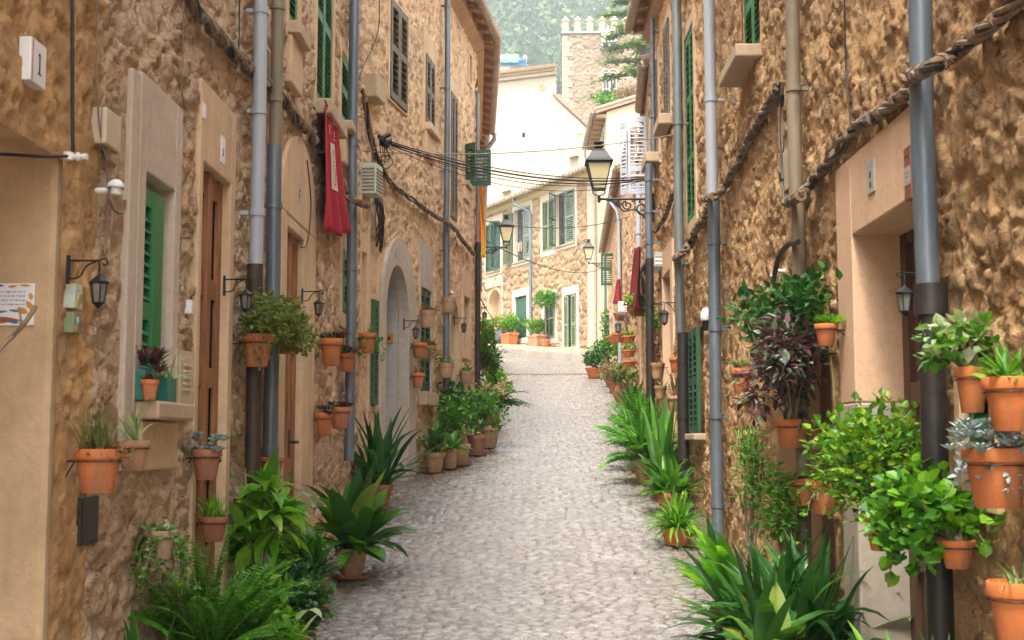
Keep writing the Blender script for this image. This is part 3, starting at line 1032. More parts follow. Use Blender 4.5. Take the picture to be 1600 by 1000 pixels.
# arched doorway
i0, i1 = LB.s(600), LB.s(635.5); iz1 = LB.z(615, 413); iz0 = zb_(LB, i0)
k = 1.25
inner = ring_arch(LB, i0, i1, iz0, iz1, k)
e0, e1 = LB.s(593), LB.s(648); ez1 = LB.z(617, 368)
outer = ring_arch(LB, e0, e1, iz0, ez1, k)
opB.append((i0, i1, iz0, iz1, 'arch', k))
mb = MB()
so_ = MB()
so_.wbox(LB, i0 - .02, i1 + .02, -0.66, -0.6, iz0, iz1 + .05)
dA = so_.build('door', M['wood_d'], h)
dA['label'] = 'dark door deep inside a tall limestone arch'
arch_surround(dA, LB, inner, outer, -0.10, 0.03, 'surround_lime')
n = len(inner)
mb = MB()
for i in range(n - 1):
    a, b = inner[i], inner[i + 1]
    c0 = LB.pt((i0 + i1) / 2, 0)
    def out_(p, t=0.05):
        dx, dz = p[0] - (i0 + i1) / 2, p[1] - (iz1 - (i1 - i0) / 2 * k)
        if dz < 0: dz = 0
        L = math.hypot(dx, dz) or 1
        return (p[0] + dx / L * t, p[1] + dz / L * t)
    a2, b2 = out_(a), out_(b)
    mb.hexa([LB.pt(a[0], a[1], -.6), LB.pt(a[0], a[1], -.101), LB.pt(a2[0], a2[1], -.101), LB.pt(a2[0], a2[1], -.6),
             LB.pt(b[0], b[1], -.6), LB.pt(b[0], b[1], -.101), LB.pt(b2[0], b2[1], -.101), LB.pt(b2[0], b2[1], -.6)])
mb.build('jamb', M['limestone'], dA)
mb = MB()
for i in range(1, 6):            # joints between the jamb blocks, cut as dark proud lines of mortar
    z = iz0 + 0.25 + 0.42 * i
    mb.wbox(LB, i1 - 0.004, i1 + .02, -.59, -.102, z, z + 0.008)
mb.build('mortar_joint', M['plaster_pink'], dA)
# upper windows
addwin(LB, 604, 631, 21, 630, 147, 602, opB, root=h, mat='plaster_pink', ring=0.03, smat='brown_sh', leaves=2, so=0.03, sp=.075, mid=(.52,), depth=.12)
mb = MB()
addwin(LC, 661, 674.5, 77, 661, 190, 661, opC, root=h, mat='plaster_pink', ring=0.12, smat='brown_sh', leaves=2, so=0.03, sp=.06, sill=(.09, .10, .06), sillmat='plaster_pink', apron=.3, depth=.12, top=.3)
addwin(LC, 701.5, 711, 139, 702, 338, 702, opC, root=h, mat='plaster_pink', ring=0.08, smat='brown_sh', leaves=2, so=0.03, sp=.07, depth=.12, top=.2)
addwin(LC, 731, 735.5, 80, 731, 124, 731, opC, root=h, mat='plaster_pink', ring=0.05, depth=.12)
W5, a0, a1, b0, b1 = addwin(LC, 724, 731, 224, 724, 281, 724, opC, root=h, mat='plaster_pink', ring=0.07, depth=.12, sill=(.07, .07, .04), apron=.2)
lf = shutter(W5, LC.pt(a1 + .02, b0, 0.03), LC.n, -LC.d, 0.31, b1 - b0, M['green_deep'], 0.055, ())
lf['label'] = 'dark green leaf swung out square to the wall'
lf = shutter(W5, LC.pt(a0 - .02, b0, 0.03), (LC.n * .8 - LC.d * .6).normalized(), LC.d, 0.20, b1 - b0, M['green_deep'], 0.055, ())
# ground floor
addwin(LC, 656.5, 673, 447, 657, 612, 657, opC, root=h, mat='surround_lime', ring=0.08, smat='green_deep', leaves=2, so=-0.005, sp=.085, mid=(.33, .66), sill=(.16, .10, .06), depth=.2, top=.55)
n0, n1, nz1 = LC.s(702), LC.s(716), LC.z(707, 470)
opC.append((n0, n1, 1.0, nz1, 'arch', 1.3))
mb = MB(); mb.wbox(LC, n0 - .02, n1 + .02, -.34, -.28, 1.2, nz1 + .05); dn = mb.build('door', M['wood_d'], h); dn['label'] = 'dark door in a small arched recess'
arch_surround(dn, LC, ring_arch(LC, n0, n1, 1.2, nz1, 1.3), ring_arch(LC, n0 - .13, n1 + .13, 1.2, nz1 + .15, 1.2), -0.28, 0.02, 'plaster_pink')
addwin(LC, 724, 733, 462, 725, 547, 725, opC, root=h, mat='plaster_pink', ring=0.12, depth=.22, top=.35, smat=None)
stone_wall(h, LB, 0, LB.L, 0.8, 8.35, M['rub_mid'], opB, 0.021, (0.17, 0.13), 0.022, seed=51, cover=0.55, rough=0.02, tuck=True)
stone_wall(h, LC, 0, LC.L, 1.0, 8.35, M['rub_mid'], opC, 0.023, (0.17, 0.13), 0.022, seed=53, cover=0.55, rough=0.02, tuck=True)
stone_wall(h, LD, 0, LD.L, 1.5, 8.35, M['rub_mid'], (), 0.05, (0.25, 0.18), 0.04, seed=57, cover=0.6, rough=0.022)
for w_ in (LB, LC, LD): shell(h, w_, 0, w_.L, 0.8, 8.3, depth=3.2, ends=(False, w_ is LD), o=-.67 if w_ is LB else -.36)
roof(h, LB, 0.0, LB.L - .03, 8.27, 0.28)
roof(h, LC, 0.03, LC.L - .02, 8.27, 0.28)
roof(h, LD, 0.03, LD.L, 8.27, 0.28)
pipe(h, LC, 697, -60, 332, 0.038, 'pipe_blue', 0.09, collars=3)
pipe(h, LC, 697, 332, 690, 0.043, 'pipe_blue', 0.09, collars=3, label='wider lower drainpipe behind wall pots')
# downpipe from the far end of the gutter
gp = LD.pt(LD.L - .15, 8.22, .38)
mb = MB()
mb.tube([gp, gp + Vector((0, 0, -.12)), LD.pt(LD.L - .12, 7.85, .2), LD.pt(LD.L - .1, 7.65, .10), LD.pt(LD.L - .1, 7.2, .09), LD.pt(LD.L - .1, 5.0, .09)], 0.045, 12)
mb.build('drainpipe', M['pipe_green'], h, smooth='auto')['label'] = 'bent grey pipe coming down from the end of the gutter'
s_ = LC.L - .09
mb = MB(); mb.tube([LC.pt(s_, 2.0, .05), LC.pt(s_, 5.0, .05)], 0.042, 12); mb.tube([LC.pt(s_, 4.9, .05), LC.pt(s_, 5.05, .05)], 0.048, 12)
mb.build('drainpipe', M['pipe_dark'], h, smooth='auto')['label'] = 'black iron pipe at the corner'
mb = MB(); mb.tube([LC.pt(s_, 5.05, .04), LC.pt(s_, 7.4, .04)], 0.028, 12)
mb.build('drainpipe', M['pipe_green'], h, smooth='auto')

# --- fifth house, beyond the bend
h = h5 = house(LE, 0.3, 'stone house beyond the bend on the left, hidden but for its wall pots', 'stone_house')
stone_wall(h, LE, 0.02, LE.L, 2.3, 8.8, M['rub_mid'], (), 0.07, (0.3, 0.2), 0.04, seed=61, cover=0.6)
shell(h, LE, 0.02, LE.L, 2.3, 8.8, depth=4.0, ends=(True, True))
roof(h, LE, 0.05, LE.L, 8.8, 0.2)

# ================================================================== RIGHT SIDE
# --- nearest house
h = r1 = house(RA, 4.0, 'orange rubble house with a salmon plastered doorway, nearest on the right')
sb = sy(RA, 10.35)
d1, d0 = RA.s(1340), RA.s(1441); dz1 = RA.z(1340, 366); dz0 = zb_(RA, d1) + .2
zst = RA.z(1330, 630)
ops = [(d0, d1, dz0 - .4, dz1)]
dr = door(h, RA, d0, d1, dz0, dz1, 0.22, 'plaster_salmon', 0.003, -0.03, 'wood_d', top=0.01, panels=3, ringfar=0.003, frame=False, label='dark red-brown door set back in a salmon plastered recess')
f0, f1, fz = RA.s(1462), RA.s(1316), RA.z(1316, 262)
flat(RA, f0, f1, dz0 - .4, fz)
mb = MB()
mb.wbox(RA, f0, d0, -.26, 0.02, zst, fz); mb.wbox(RA, d1, f1, -.26, 0.02, zst, fz); mb.wbox(RA, d0, d1, -.26, 0.019, dz1, fz)
mb.build('surround', M['plaster_salmon'], dr, bevel=0.008)
mb = MB()
for a_, b_ in ((f0, d0), (d1 - .004, f1)):
    mb = MB(); mb.wbox(RA, a_, b_, -.26, 0.024, dz0 - .3, zst - .002)
    mb.build('stone_base', M['surround_lime'], dr, bevel=0.012)['label'] = 'pale limestone foot of the salmon surround'
# arched recess behind the plants
n1_, n0_ = RA.s(1209), RA.s(1295); nz1 = RA.z(1240, 448)
ops.append((n0_, n1_, 0.0, nz1, 'arch', 1.0))
mb = MB(); mb.wbox(RA, n0_ - .02, n1_ + .02, -.36, -.3, 0.2, nz1 + .05)
dn = mb.build('door', M['wood_d'], h); dn['label'] = 'brown door in an arched recess behind hanging plants'
arch_surround(dn, RA, ring_arch(RA, n0_, n1_, 0.2, nz1, 1.0), ring_arch(RA, n0_ - .05, n1_ + .05, 0.2, nz1 + .05, 1.0), -0.3, -0.005, 'eave')
# upper window with slanting sill
_ = addwin(RA, 1193, 1165, -160, 1193, 62, 1190, ops, root=h, mat='rub_right', ring=0.03, proud=-.02, smat='green', leaves=2, so=-.03, sp=.05, sill=(.09, .17, .04), sillmat='sill', depth=.14)
# window with green frame behind the hanging pots on the right
wz_ = addwin(RA, 1545, 1500, 590, 1500, 770, 1500, ops, root=h, mat='plaster_pink', ring=0.06, smat='green', leaves=1, so=-.02, sp=.05, depth=.14)
stone_wall(h, RA, -2.0, sb, -0.3, 7.3, M['rub_right'], ops, 0.015, (0.17, 0.14), 0.026, seed=71, cover=0.55, rough=0.022, gap=(.05, .25))
shell(h, RA, -2.0, sb, -0.3, 7.3, ends=(False, False))
roof(h, RA, -2.0, sb, 7.3)
pipe(h, RA, 1452, -60, 448, 0.046, 'pipe_blue', 0.10, collars=0, label='blue-grey upper drainpipe')
s_ = RA.s(1455, .10)
zc = RA.z(1455, 468, .10)
mb = MB(); mb.tube([RA.pt(s_, zc + .06, .10), RA.pt(s_, zc - .06, .10)], 0.064, 16)
mb.tube([RA.pt(s_, zc - .05, .10), RA.pt(s_, gz(5.0) - .05, .10)], 0.05, 16)
mb.build('drainpipe', M['pipe_dark'], h, smooth='auto')['label'] = 'black iron lower drainpipe with a wide collar'
pipe(h, RA, 1248, -60, 316, 0.042, 'pipe_cream', 0.085, collars=1, label='stone-coloured drainpipe')
pipe(h, RA, 1250, 316, 900, 0.040, 'pipe_cream', 0.085, collars=2)

# --- second house
h = r2 = house(RA, 10.0, 'orange stone house with long green shutters and a pink door surround')
sa, sb = sb + .002, RA.L
ops = []
addwin(RA, 1089.5, 1076, 20, 1088, 333, 1089, ops, root=h, mat='plaster_pink', ring=0.13, proud=.012, smat='green', leaves=2, so=.0, sp=.075, mid=(.33, .66), depth=.12)
addwin(RA, 1097.5, 1083.5, 508, 1097, 678, 1097, ops, root=h, mat='rub_right', ring=0.02, proud=-.01, smat='green_dark', leaves=2, so=.06, sp=.06, sill=(.06, .10, .03), depth=.10)
addwin(RA, 1053, 1046, 8, 1053, 172, 1053, ops, root=h, mat='plaster_pink', ring=0.12, smat='brown_sh', leaves=2, so=.04, sp=.055, sill=(.12, .16, .12), depth=.12)
addwin(RA, 1033, 1027, 78, 1033, 234, 1033, ops, root=h, mat='plaster_pink', ring=0.14, smat='brown_sh', leaves=2, so=.04, sp=.055, sill=(.12, .18, .12), depth=.12)
d1, d0 = RA.s(1037.5), RA.s(1050); dz1 = RA.z(1038, 433); dz0 = zb_(RA, d1) + .2
ops.append((d0, d1, dz0 - .4, dz1))
dr = door(h, RA, d0, d1, dz0, dz1, 0.24, 'plaster_salmon', 0.25, 0.02, 'wood_d', top=0.32, panels=3, ringfar=.05, label='door in a pink plaster surround behind hanging pots')
stone_wall(h, RA, sa, sb, 0.5, 7.55, M['rub_right'], ops, 0.019, (0.18, 0.14), 0.026, seed=83, cover=0.6, rough=0.024, tuck=True)
shell(h, RA, sa, sb, 0.5, 7.5, ends=(False, True))
roof(h, RA, sa, sb - .05, 7.57, 0.24, soffit='wood_l')
mb = MB(); mb.wbox(RA, sa - .08, sa + .08, -.4, -.03, .3, 7.2); mb.build('party_wall', M['eave'], h)
s_ = RA.s(1117, .10)
o_ = .10
zj = RA.z(1114, 312, o_)
pipe(h, RA, 1116, 0, 0, 0.049, 'pipe_white', o_, collars=2, zr=(zj, 7.5), label='pale grey painted upper drainpipe')
pipe(h, RA, 1117, 0, 0, 0.051, 'pipe_blue', o_, collars=4, zr=(gz(10.6) - .02, zj), label='blue-grey zinc lower drainpipe reaching the paving')
zj = RA.z(1066, 520, o_)
pipe(h, RA, 1063, 0, 0, 0.050, 'pipe_green', o_, collars=3, zr=(zj, 7.5), label='grey zinc upper drainpipe')
pipe(h, RA, 1066, 0, 0, 0.056, 'pipe_dark', o_, collars=3, zr=(gz(13.2) - .02, zj), label='black iron lower drainpipe')
# slim pipe at the far corner
pipe(h, RA, 1024, 0, 0, 0.03, 'pipe_blue', .07, collars=4, zr=(5.3, 7.5))

# --- third house
h = r3 = house(RB, 0.4, 'stone house with white open shutters past the big lantern')
sb = sy(RB, 19.4)
ops = []
s0 = sy(RB, 18.1); z0, z1 = at(1015, 303, 18.1).z, at(1015, 182, 18.1).z
W_ = window(h, RB, s0 - .95, s0 - .02, z0, z1, 0.12, 'plaster_pink', .06)
ops.append((s0 - .95, s0 - .02, z0, z1))
for (x, wd) in ((0.0, .27), (.0, .0)):
    if wd:
        sh = shutter(W_, RB.pt(s0 + .02, z0, .03), RB.n, -RB.d, wd, z1 - z0, M['white_paint'], .055, (.33,), .04)
        sh['label'] = 'white louvred leaf swung out square to the wall'
sh = shutter(W_, RB.pt(s0 + .10, z0 + .02, .31), (RB.n * .62 + RB.d * .78).normalized(), -RB.d, .16, z1 - z0 - .06, M['white_paint'], .055, (.33,), .035)
zd = 3.9
for ua, ub, vt, vb, mt in ((1013, 1018, 430, 520, 'plaster_salmon'),):
    a, b = RB.s(ub), RB.s(ua)
    ops.append((a, b, 1.2, RB.z(ub, vt)))
    door(h, RB, a, b, 1.75, RB.z(ub, vt), .15, mt, .12, .02, 'green_deep', panels=3, label='narrow green door behind stacked wall pots')
stone_wall(h, RB, 0.02, sb, 1.2, 7.05, M['rub_right'], ops, 0.04, (0.26, 0.2), 0.05, seed=91, cover=0.65)
shell(h, RB, 0.02, sb, 1.2, 7.0)
roof(h, RB, 0.02, sb, 7.1, 0.05, soffit='wood_l')
pipe(h, RB, 1015.5, 0, 0, .045, 'pipe_blue', .09, collars=3, zr=(at(1013, 450, 18.5).z, 5.4))
pipe(h, RB, 1015.5, 0, 0, .05, 'pipe_dark', .09, collars=2, zr=(2.0, at(1013, 450, 18.5).z), label='black iron lower drainpipe')

# --- fourth house
h = r4 = house(RB, 5.0, 'stone house in mid lane on the right with a crimson banner over its door')
sa = sb + .01
opB, opC = [], []
opB.append((RB.s(1003.5), RB.s(1000.5), 1.9, RB.z(1003, 462)))
door(h, RB, opB[0][0], opB[0][1], 2.55, opB[0][3], .18, 'plaster_pink', .14, .02, 'wood_d', top=.4, panels=3)
stone_wall(h, RB, sa, RB.L, 1.7, 7.0, M['rub_mid'], opB, 0.045, (0.26, 0.2), 0.05, seed=95, cover=0.65)
s30 = sy(RC, 31)
stone_wall(h, RC, 0.0, s30, 2.3, 8.6, M['rub_mid'], (), 0.05, (0.26, 0.2), 0.05, seed=97, cover=0.65)
shell(h, RB, sa, RB.L, 1.7, 6.95, ends=(True, False)); shell(h, RC, 0.0, s30, 2.3, 8.55, ends=(True, True))
roof(h, RB, sa, RB.L - .03, 7.03, .02, soffit=None, gutter=False, pitch=.15); roof(h, RC, 0.03, s30, 8.63, .06, soffit='wood_l')
pipe(h, RB, 999, 0, 0, .045, 'pipe_white', .09, collars=3, zr=(4.6, 6.3))

# --- fifth house, low eave
h = r5 = house(RC, 5.0, 'low-eaved stone house furthest up the lane on the right')
sa = s30 + .01
ops = []
a, b = RC.s(973), RC.s(969.5)
ops.append((a, b, 5.7, 7.9))
W_ = window(h, RC, a, b, 5.7, 7.9, .12, 'plaster_pink', .10, smat='green_deep', leaves=2, so=.06, sp=.09)
a, b = RC.s(958), RC.s(954.5)
ops.append((a, b, 3.4, 6.0))
door(h, RC, a, b, 3.9, 6.0, .15, 'plaster_cream', .3, .02, 'wood_d', panels=3)
stone_wall(h, RC, sa, RC.L, 2.6, 8.8, M['rub_mid'], ops, 0.055, (0.28, 0.2), 0.05, seed=99, cover=0.65)
shell(h, RC, sa, RC.L, 2.6, 8.7)
roof(h, RC, sa, RC.L, 8.7, 0.22, soffit='eave')
g0 = RC.pt(sa + 3.3, 8.7, .26)
mb = MB()
mb.tube([g0, g0 + Vector((0, 0, -.25)), RC.pt(sa + 2.6, 8.1, .12), RC.pt(sa + 2.5, 7.8, .09), RC.pt(sa + 2.5, 3.3, .09)], .045, 10)
mb.build('drainpipe', M['pipe_white'], h, smooth='auto')['label'] = 'pale pipe bending down from the gutter'
p_ = RC.pt(RC.L - .1, 0, .1)
mb = MB(); mb.tube([(p_.x, p_.y, 6.4), (p_.x, p_.y, 8.6)], .05, 10); mb.tube([(p_.x, p_.y, 6.4), (p_.x, p_.y, 7.0)], .056, 10)
mb.build('drainpipe', M['pipe_green'], h, smooth='auto')
mb = MB(); mb.tube([(p_.x, p_.y, 4.7), (p_.x, p_.y, 6.42)], .05, 10); mb.build('drainpipe', M['pipe_blue'], h, smooth='auto')
mb = MB(); mb.tube([(p_.x, p_.y, gz(45) - .1), (p_.x, p_.y, 6.2)], .06, 10); mb.build('drainpipe', M['pipe_dark'], h, smooth='auto')['label'] = 'black iron pipe at the far corner'
# open green leaf facing down the lane, near the corner
lf = shutter(W_, at(939, 446, 40.5) , Vector((1, -.05, 0)).normalized(), Vector((0, -1, 0)), .44, 1.02, M['green_deep'], .07, (.5,), .07)
lf['label'] = 'dark green leaf standing open across the lane'
# ------------------------------------------------------------------ ground, lane, hill
def np_grid(name, X, Y, Zf, mat, kind, attrs=None):
    x, y = np.meshgrid(X, Y, indexing='ij')
    z = Zf(x, y)
    n1, n2 = x.shape
    idx = np.arange(n1 * n2).reshape(n1, n2)
    q = np.stack([idx[:-1, :-1], idx[1:, :-1], idx[1:, 1:], idx[:-1, 1:]], -1).reshape(-1, 4)
    o = np_mesh(name, np.stack([x, y, z], -1).reshape(-1, 3), q, mat, None, attrs(x, y) if attrs else None)
    o['kind'] = kind
    return o


def hill_z(x, y):
    z = np.where(y < 66, SLOPE * y, SLOPE * 66 + 0.03 * (y - 66)) - 0.05
    b = np.maximum(0, y - 190.0)
    return z + 0.66 * b + 3.0 * (fbm(x * .02 + 50, y * .02, 5, 3) - .5) * sstep(0, 40, b)


t = NT('hillside_earth')
t.color(t.mix(t.ramp(t.noise(.2, 5, .7), [(.4, 0), (.7, 1)]), (.09, .10, .045), (.16, .13, .08)))
t.rough(.95)
np_grid('terrain', np.linspace(-220, 240, 60), np.concatenate([np.linspace(-45, 70, 40), np.linspace(75, 470, 70)]), hill_z, t.mat, 'structure')

t = NT('cobble_paving')
st, sid = t.attr('stone'), t.attr('sid')
c = t.ramp(sid, [(0.05, (.22, .20, .185)), (.35, (.29, .268, .25)), (.65, (.35, .328, .31)), (.95, (.26, .225, .20))])
c = t.mix(t.ramp(t.noise(3, 5, .7), [(.4, 0), (.75, .6)]), c, (.15, .125, .105))
c = t.mix(t.ramp(t.noise(60, 4, .7), [(.35, .5), (.55, 0)]), c, (.15, .12, .10))
c = t.mix(st, (.09, .075, .062), c)
c = t.mix(t.ramp(t.noise(.9, 5, .7), [(.48, 0), (.7, .5)]), c, (.15, .12, .098))
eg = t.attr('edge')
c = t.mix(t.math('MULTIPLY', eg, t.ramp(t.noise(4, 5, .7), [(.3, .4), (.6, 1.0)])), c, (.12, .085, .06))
t.color(c)
t.rough(t.ramp(t.noise(9, 5, .7), [(.35, .12), (.68, .42)]))
t.b.inputs['Specular IOR Level'].default_value = 1.0
t.bump(t.noise(26, 6, .7, (1, 1.6, 1)), 0.007, 0.8)
t.bump(t.noise(90, 4, .7), 0.0025, 0.7)
M['road'] = t.mat


def cob(x, y):
    sx = x + 0.05 * (fbm(x * 5, y * 5, 8, 3) - .5)
    sy_ = y + 0.05 * (fbm(x * 5, y * 5, 9, 3) - .5)
    f1, f2, sid = voronoi(sx / 0.105, sy_ / 0.062, 4, .9)
    e = f2 - f1
    return sstep(.03, .26, e), sid


def road_z(x, y):
    st, sid = cob(x, y)
    und = 0.012 * (fbm(x * 1.1, y * 1.1, 33, 3) - .5)
    gut = -0.03 * np.exp(-((x - (0.35 + .02 * (y - 14))) / 0.35) ** 2)
    fade = np.clip(1.4 - y / 70, 0.3, 1)
    return SLOPE * y + (0.012 * st * (.4 + 1.1 * sid) - 0.012 + .009 * (fbm(x * 12, y * 18, 12, 3) - .5)) * fade + und + gut * 0.6


def road_attrs(x, y):
    st, sid = cob(x, y)
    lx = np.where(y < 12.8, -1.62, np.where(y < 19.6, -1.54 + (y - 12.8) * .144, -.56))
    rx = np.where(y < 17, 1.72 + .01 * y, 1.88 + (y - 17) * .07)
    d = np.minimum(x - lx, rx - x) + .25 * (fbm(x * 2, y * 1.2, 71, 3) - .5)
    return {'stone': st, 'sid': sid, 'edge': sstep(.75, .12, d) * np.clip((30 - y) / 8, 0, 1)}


ys = [4.5]
while ys[-1] < 66: ys.append(ys[-1] + max(.014, .0020 * ys[-1]))
ys = np.array([-8, -4, 0, 2.5] + ys)
np_grid('road', np.linspace(-2.3, 4.2, 400), ys, road_z, M['road'], 'structure', road_attrs)

# iron drain across the lane
dg = ground(850, 585)
mb = MB()
for k in range(44):
    x = -0.35 + k * 0.06
    mb.box((x, dg.y, gz(dg.y) + .012), Vector((1, 0, 0)), Vector((0, 1, SLOPE)), UP, 0, .03, -.16, .16, -.012, .004)
tag(mb.build('drain_grate', M['iron']), 'dark iron slotted drain running across the cobbled lane', 'drain')

# ------------------------------------------------------------------ far house with green shutters
FB = Wall((3.55, 52.6), (-3.0, 66.4), (0, 40))
h = fb = house(FB, 3.0, 'pale rubble house with green shutters closing the end of the lane')
fops = []
EZ = FB.z(940, 262)
def fwin(ua, ub, vt, vb, root=fb, **kw):
    s1, s0 = FB.s(ua), FB.s(ub)
    um = ua
    z1, z0 = FB.z(um, vt), FB.z(um, vb)
    fops.append((s0, s1, z0, z1))
    return window(root, FB, s0, s1, z0, z1, **kw), s0, s1, z0, z1
W1, s0, s1, z0, z1 = fwin(760, 782, 353, 427, mat='lime_trim', ring=.2, top=.35, depth=.15, sill=(.08, .08, .05), sillmat='tile')
shutter(W1, FB.pt(s0 + (s1 - s0) * .42, z0, .02), FB.d, FB.n, (s1 - s0) * .58, z1 - z0, M['green_dark'], .09, (.5,))
shutter(W1, FB.pt(s0 + .02, z0, .02), (FB.n * .9 + FB.d * .45).normalized(), FB.d, .5, z1 - z0, M['green_deep'], .09, (.5,))
W2, s0, s1, z0, z1 = fwin(803, 829, 330, 411, mat='lime_trim', ring=.2, top=.35, depth=.2, sill=(.08, .08, .05), sillmat='tile')
shutter(W2, FB.pt(s1 + .03, z0, .04), (FB.n * .35 + FB.d).normalized(), FB.n, .62, (z1 - z0) * .97, M['green_dark'], .09, (.5,))
shutter(W2, FB.pt(s0 + .02, z0, .02), FB.d, FB.n, .60, (z1 - z0), M['green_grey'], .09, (.45,))
W3, s0, s1, z0, z1 = fwin(848, 866, 316, 395, mat='lime_trim', ring=.2, top=.3, depth=.15, smat='green_grey', leaves=2, so=.02, sp=.09)
W4, s0, s1, z0, z1 = fwin(869, 899, 305, 386, mat='lime_trim', ring=.2, top=.35, depth=.15, sill=(.07, .08, .05), sillmat='tile')
shutter(W4, FB.pt(s0 + .02, z0, .02), FB.d, FB.n, (s1 - s0) * .44, z1 - z0, M['green_grey'], .09, (.5,))
shutter(W4, FB.pt(s1 - .02, z0, .02), (FB.n * .75 - FB.d * .66).normalized(), FB.d, .75, z1 - z0, M['green_dark'], .09, (.5,))
G1, s0, s1, z0, z1 = fwin(804, 823, 465, 530, mat='lime_trim', ring=.25, top=.35, depth=.2)
mb = MB(); mb.wbox(FB, s0, s1, -.12, -.08, z0, z1 - .1); mb.build('door_leaf', M['green_deep'], G1)
G2, s0, s1, z0, z1 = fwin(850, 867, 469, 530, mat='lime_trim', ring=.25, top=.35, depth=.2)
shutter(G2, FB.pt(s0 + .02, z0, .0), FB.d, FB.n, (s1 - s0) * .5, z1 - z0, M['green_grey'], .09, (.5,))
shutter(G2, FB.pt(s1 - .02, z0, -.06), FB.d * -1, FB.n, (s1 - s0) * .4, z1 - z0, M['green_deep'], .09, (.5,))
s1, s0 = FB.s(882), FB.s(901); z1, z0 = FB.z(882, 462), FB.z(882, 545)
fops.append((s0, s1, z0, z1))
D3 = window(fb, FB, s0, s1, z0, z1, .2, 'lime_trim', .2, top=.35)
D3.name = 'door'
shutter(D3, FB.pt(s0 + .02, z0, .02), FB.d, FB.n, (s1 - s0) * .36, z1 - z0 - .05, M['green_grey'], .09, (.45,))
shutter(D3, FB.pt(s1 - (s1 - s0) * .38, z0, .02), FB.d, FB.n, (s1 - s0) * .36, z1 - z0 - .05, M['green_grey'], .09, (.45,))
shutter(D3, FB.pt(s1 - (s1 - s0) * .60, z0, -.14), FB.d, FB.n, (s1 - s0) * .2, z1 - z0 - .05, M['green_deep'], .09, (.45,))
mb = MB(); mb.wbox(FB, s0 - .05, s1 + .05, -.02, .3, z0 - .12, z0); mb.build('doorstep', M['lime_trim'], D3, bevel=.02)
# arched porch at the left end, in a white plaster field
a1, a0 = FB.s(763), FB.s(783.5); az1 = FB.z(772, 453); az0 = gz(61) - .2
fops.append((a0, a1, az0, az1, 'arch', 1.0))
inn = ring_arch(FB, a0, a1, az0, az1, 1.0)
ar = arch_surround(fb, FB, inn, ring_arch(FB, a0 - .12, a1 + .12, az0, az1 + .12, 1.0), -.5, .02, 'plaster_pink', 'arched_porch')
mb = MB(); mb.wbox(FB, a0 - .1, a1 + .1, -.56, -.5, az0, az1 + .1); mb.build('door', M['plaster_salmon'], ar)
mb = MB(); mb.wbox(FB, FB.s(786.5), a0 - .121, -.02, .05, gz(60), FB.z(786, 432)); mb.build('white_pier', M['plaster_white'], fb, bevel=.01)
mb = MB(); mb.wbox(FB, a0 - .12, a1 + .25, -.02, .048, az1 + .12, FB.z(775, 432)); mb.build('white_pier', M['plaster_white'], fb, bevel=.01)
# white corner pier on the right
mb = MB(); mb.wbox(FB, FB.s(937.5), FB.s(920), -.02, .06, 3.0, EZ - .3); mb.build('white_pier', M['plaster_white'], fb, bevel=.01)
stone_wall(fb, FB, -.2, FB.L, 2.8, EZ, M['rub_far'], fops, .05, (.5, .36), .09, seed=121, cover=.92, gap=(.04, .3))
shell(fb, FB, -.2, FB.L, 2.8, EZ - .05, 5.0, -.58)
roof(fb, FB, -.3, FB.L, EZ, .45, 5.0, .33, soffit='eave_yellow', tsp=.3)
gp = FB.pt(FB.s(817.5), EZ, .5)
sp_ = FB.s(832.5)
mb = MB(); mb.tube([gp, gp + Vector((0, 0, -.3)), FB.pt(sp_ + .12, EZ - .75, .14), FB.pt(sp_, EZ - 1.0, .12), FB.pt(sp_, 4.6, .12)], .06, 10)
mb.build('drainpipe', M['pipe_blue'], fb, smooth='auto')
s_ = FB.s(937)
mb = MB(); mb.tube([FB.pt(s_, 3.5, .16), FB.pt(s_, EZ, .16)], .06, 10); mb.build('drainpipe', M['pipe_blue'], fb, smooth='auto')
# narrow raised footway in front
mb = MB()
rnd = random.Random(4)
s = -.1
while s < FB.L - .4:
    L = rnd.uniform(.5, 1.1)
    p = FB.pt(s + L / 2, 0); g = gz(p.y)
    q0, q1 = FB.pt(s, gz(FB.pt(s, 0).y), 0), FB.pt(s + L - .02, gz(FB.pt(s + L, 0).y), 0)
    hh = .13 + rnd.uniform(-.015, .015)
    P = [q0 + FB.n * .9, q1 + FB.n * .9, q1, q0]
    mb.hexa([a + UP * -.1 for a in P] + [a + UP * hh for a in P])
    s += L
o = mb.build('kerb', M['sill'], None, bevel=.02); o['kind'] = 'structure'

# ------------------------------------------------------------------ large white building behind it
def wpoly(w, pts, o=0.0): return [w.px(u, v, o) for u, v in pts]
WB = Wall((at(965, 400, 72).x, 72.0), (at(640, 400, 77).x, 77.0), (0, 40))
p = WB.pt(3, 0)
wb = empty('white_building', (p.x, p.y, gz(p.y)), 'tall blank white rendered building behind the far stone house, tiled along its top', 'building')
out = [(690, 470), (690, 129), (869, 107), (869.5, 155), (932, 213), (945, 213), (945, 470)]
mb = MB(); WBK = Vector((.02, 1, 0))
mb.prism(wpoly(WB, out, 0), WBK * 5.0); mb.build('wall', M['plaster_white'], wb, bevel=.03)
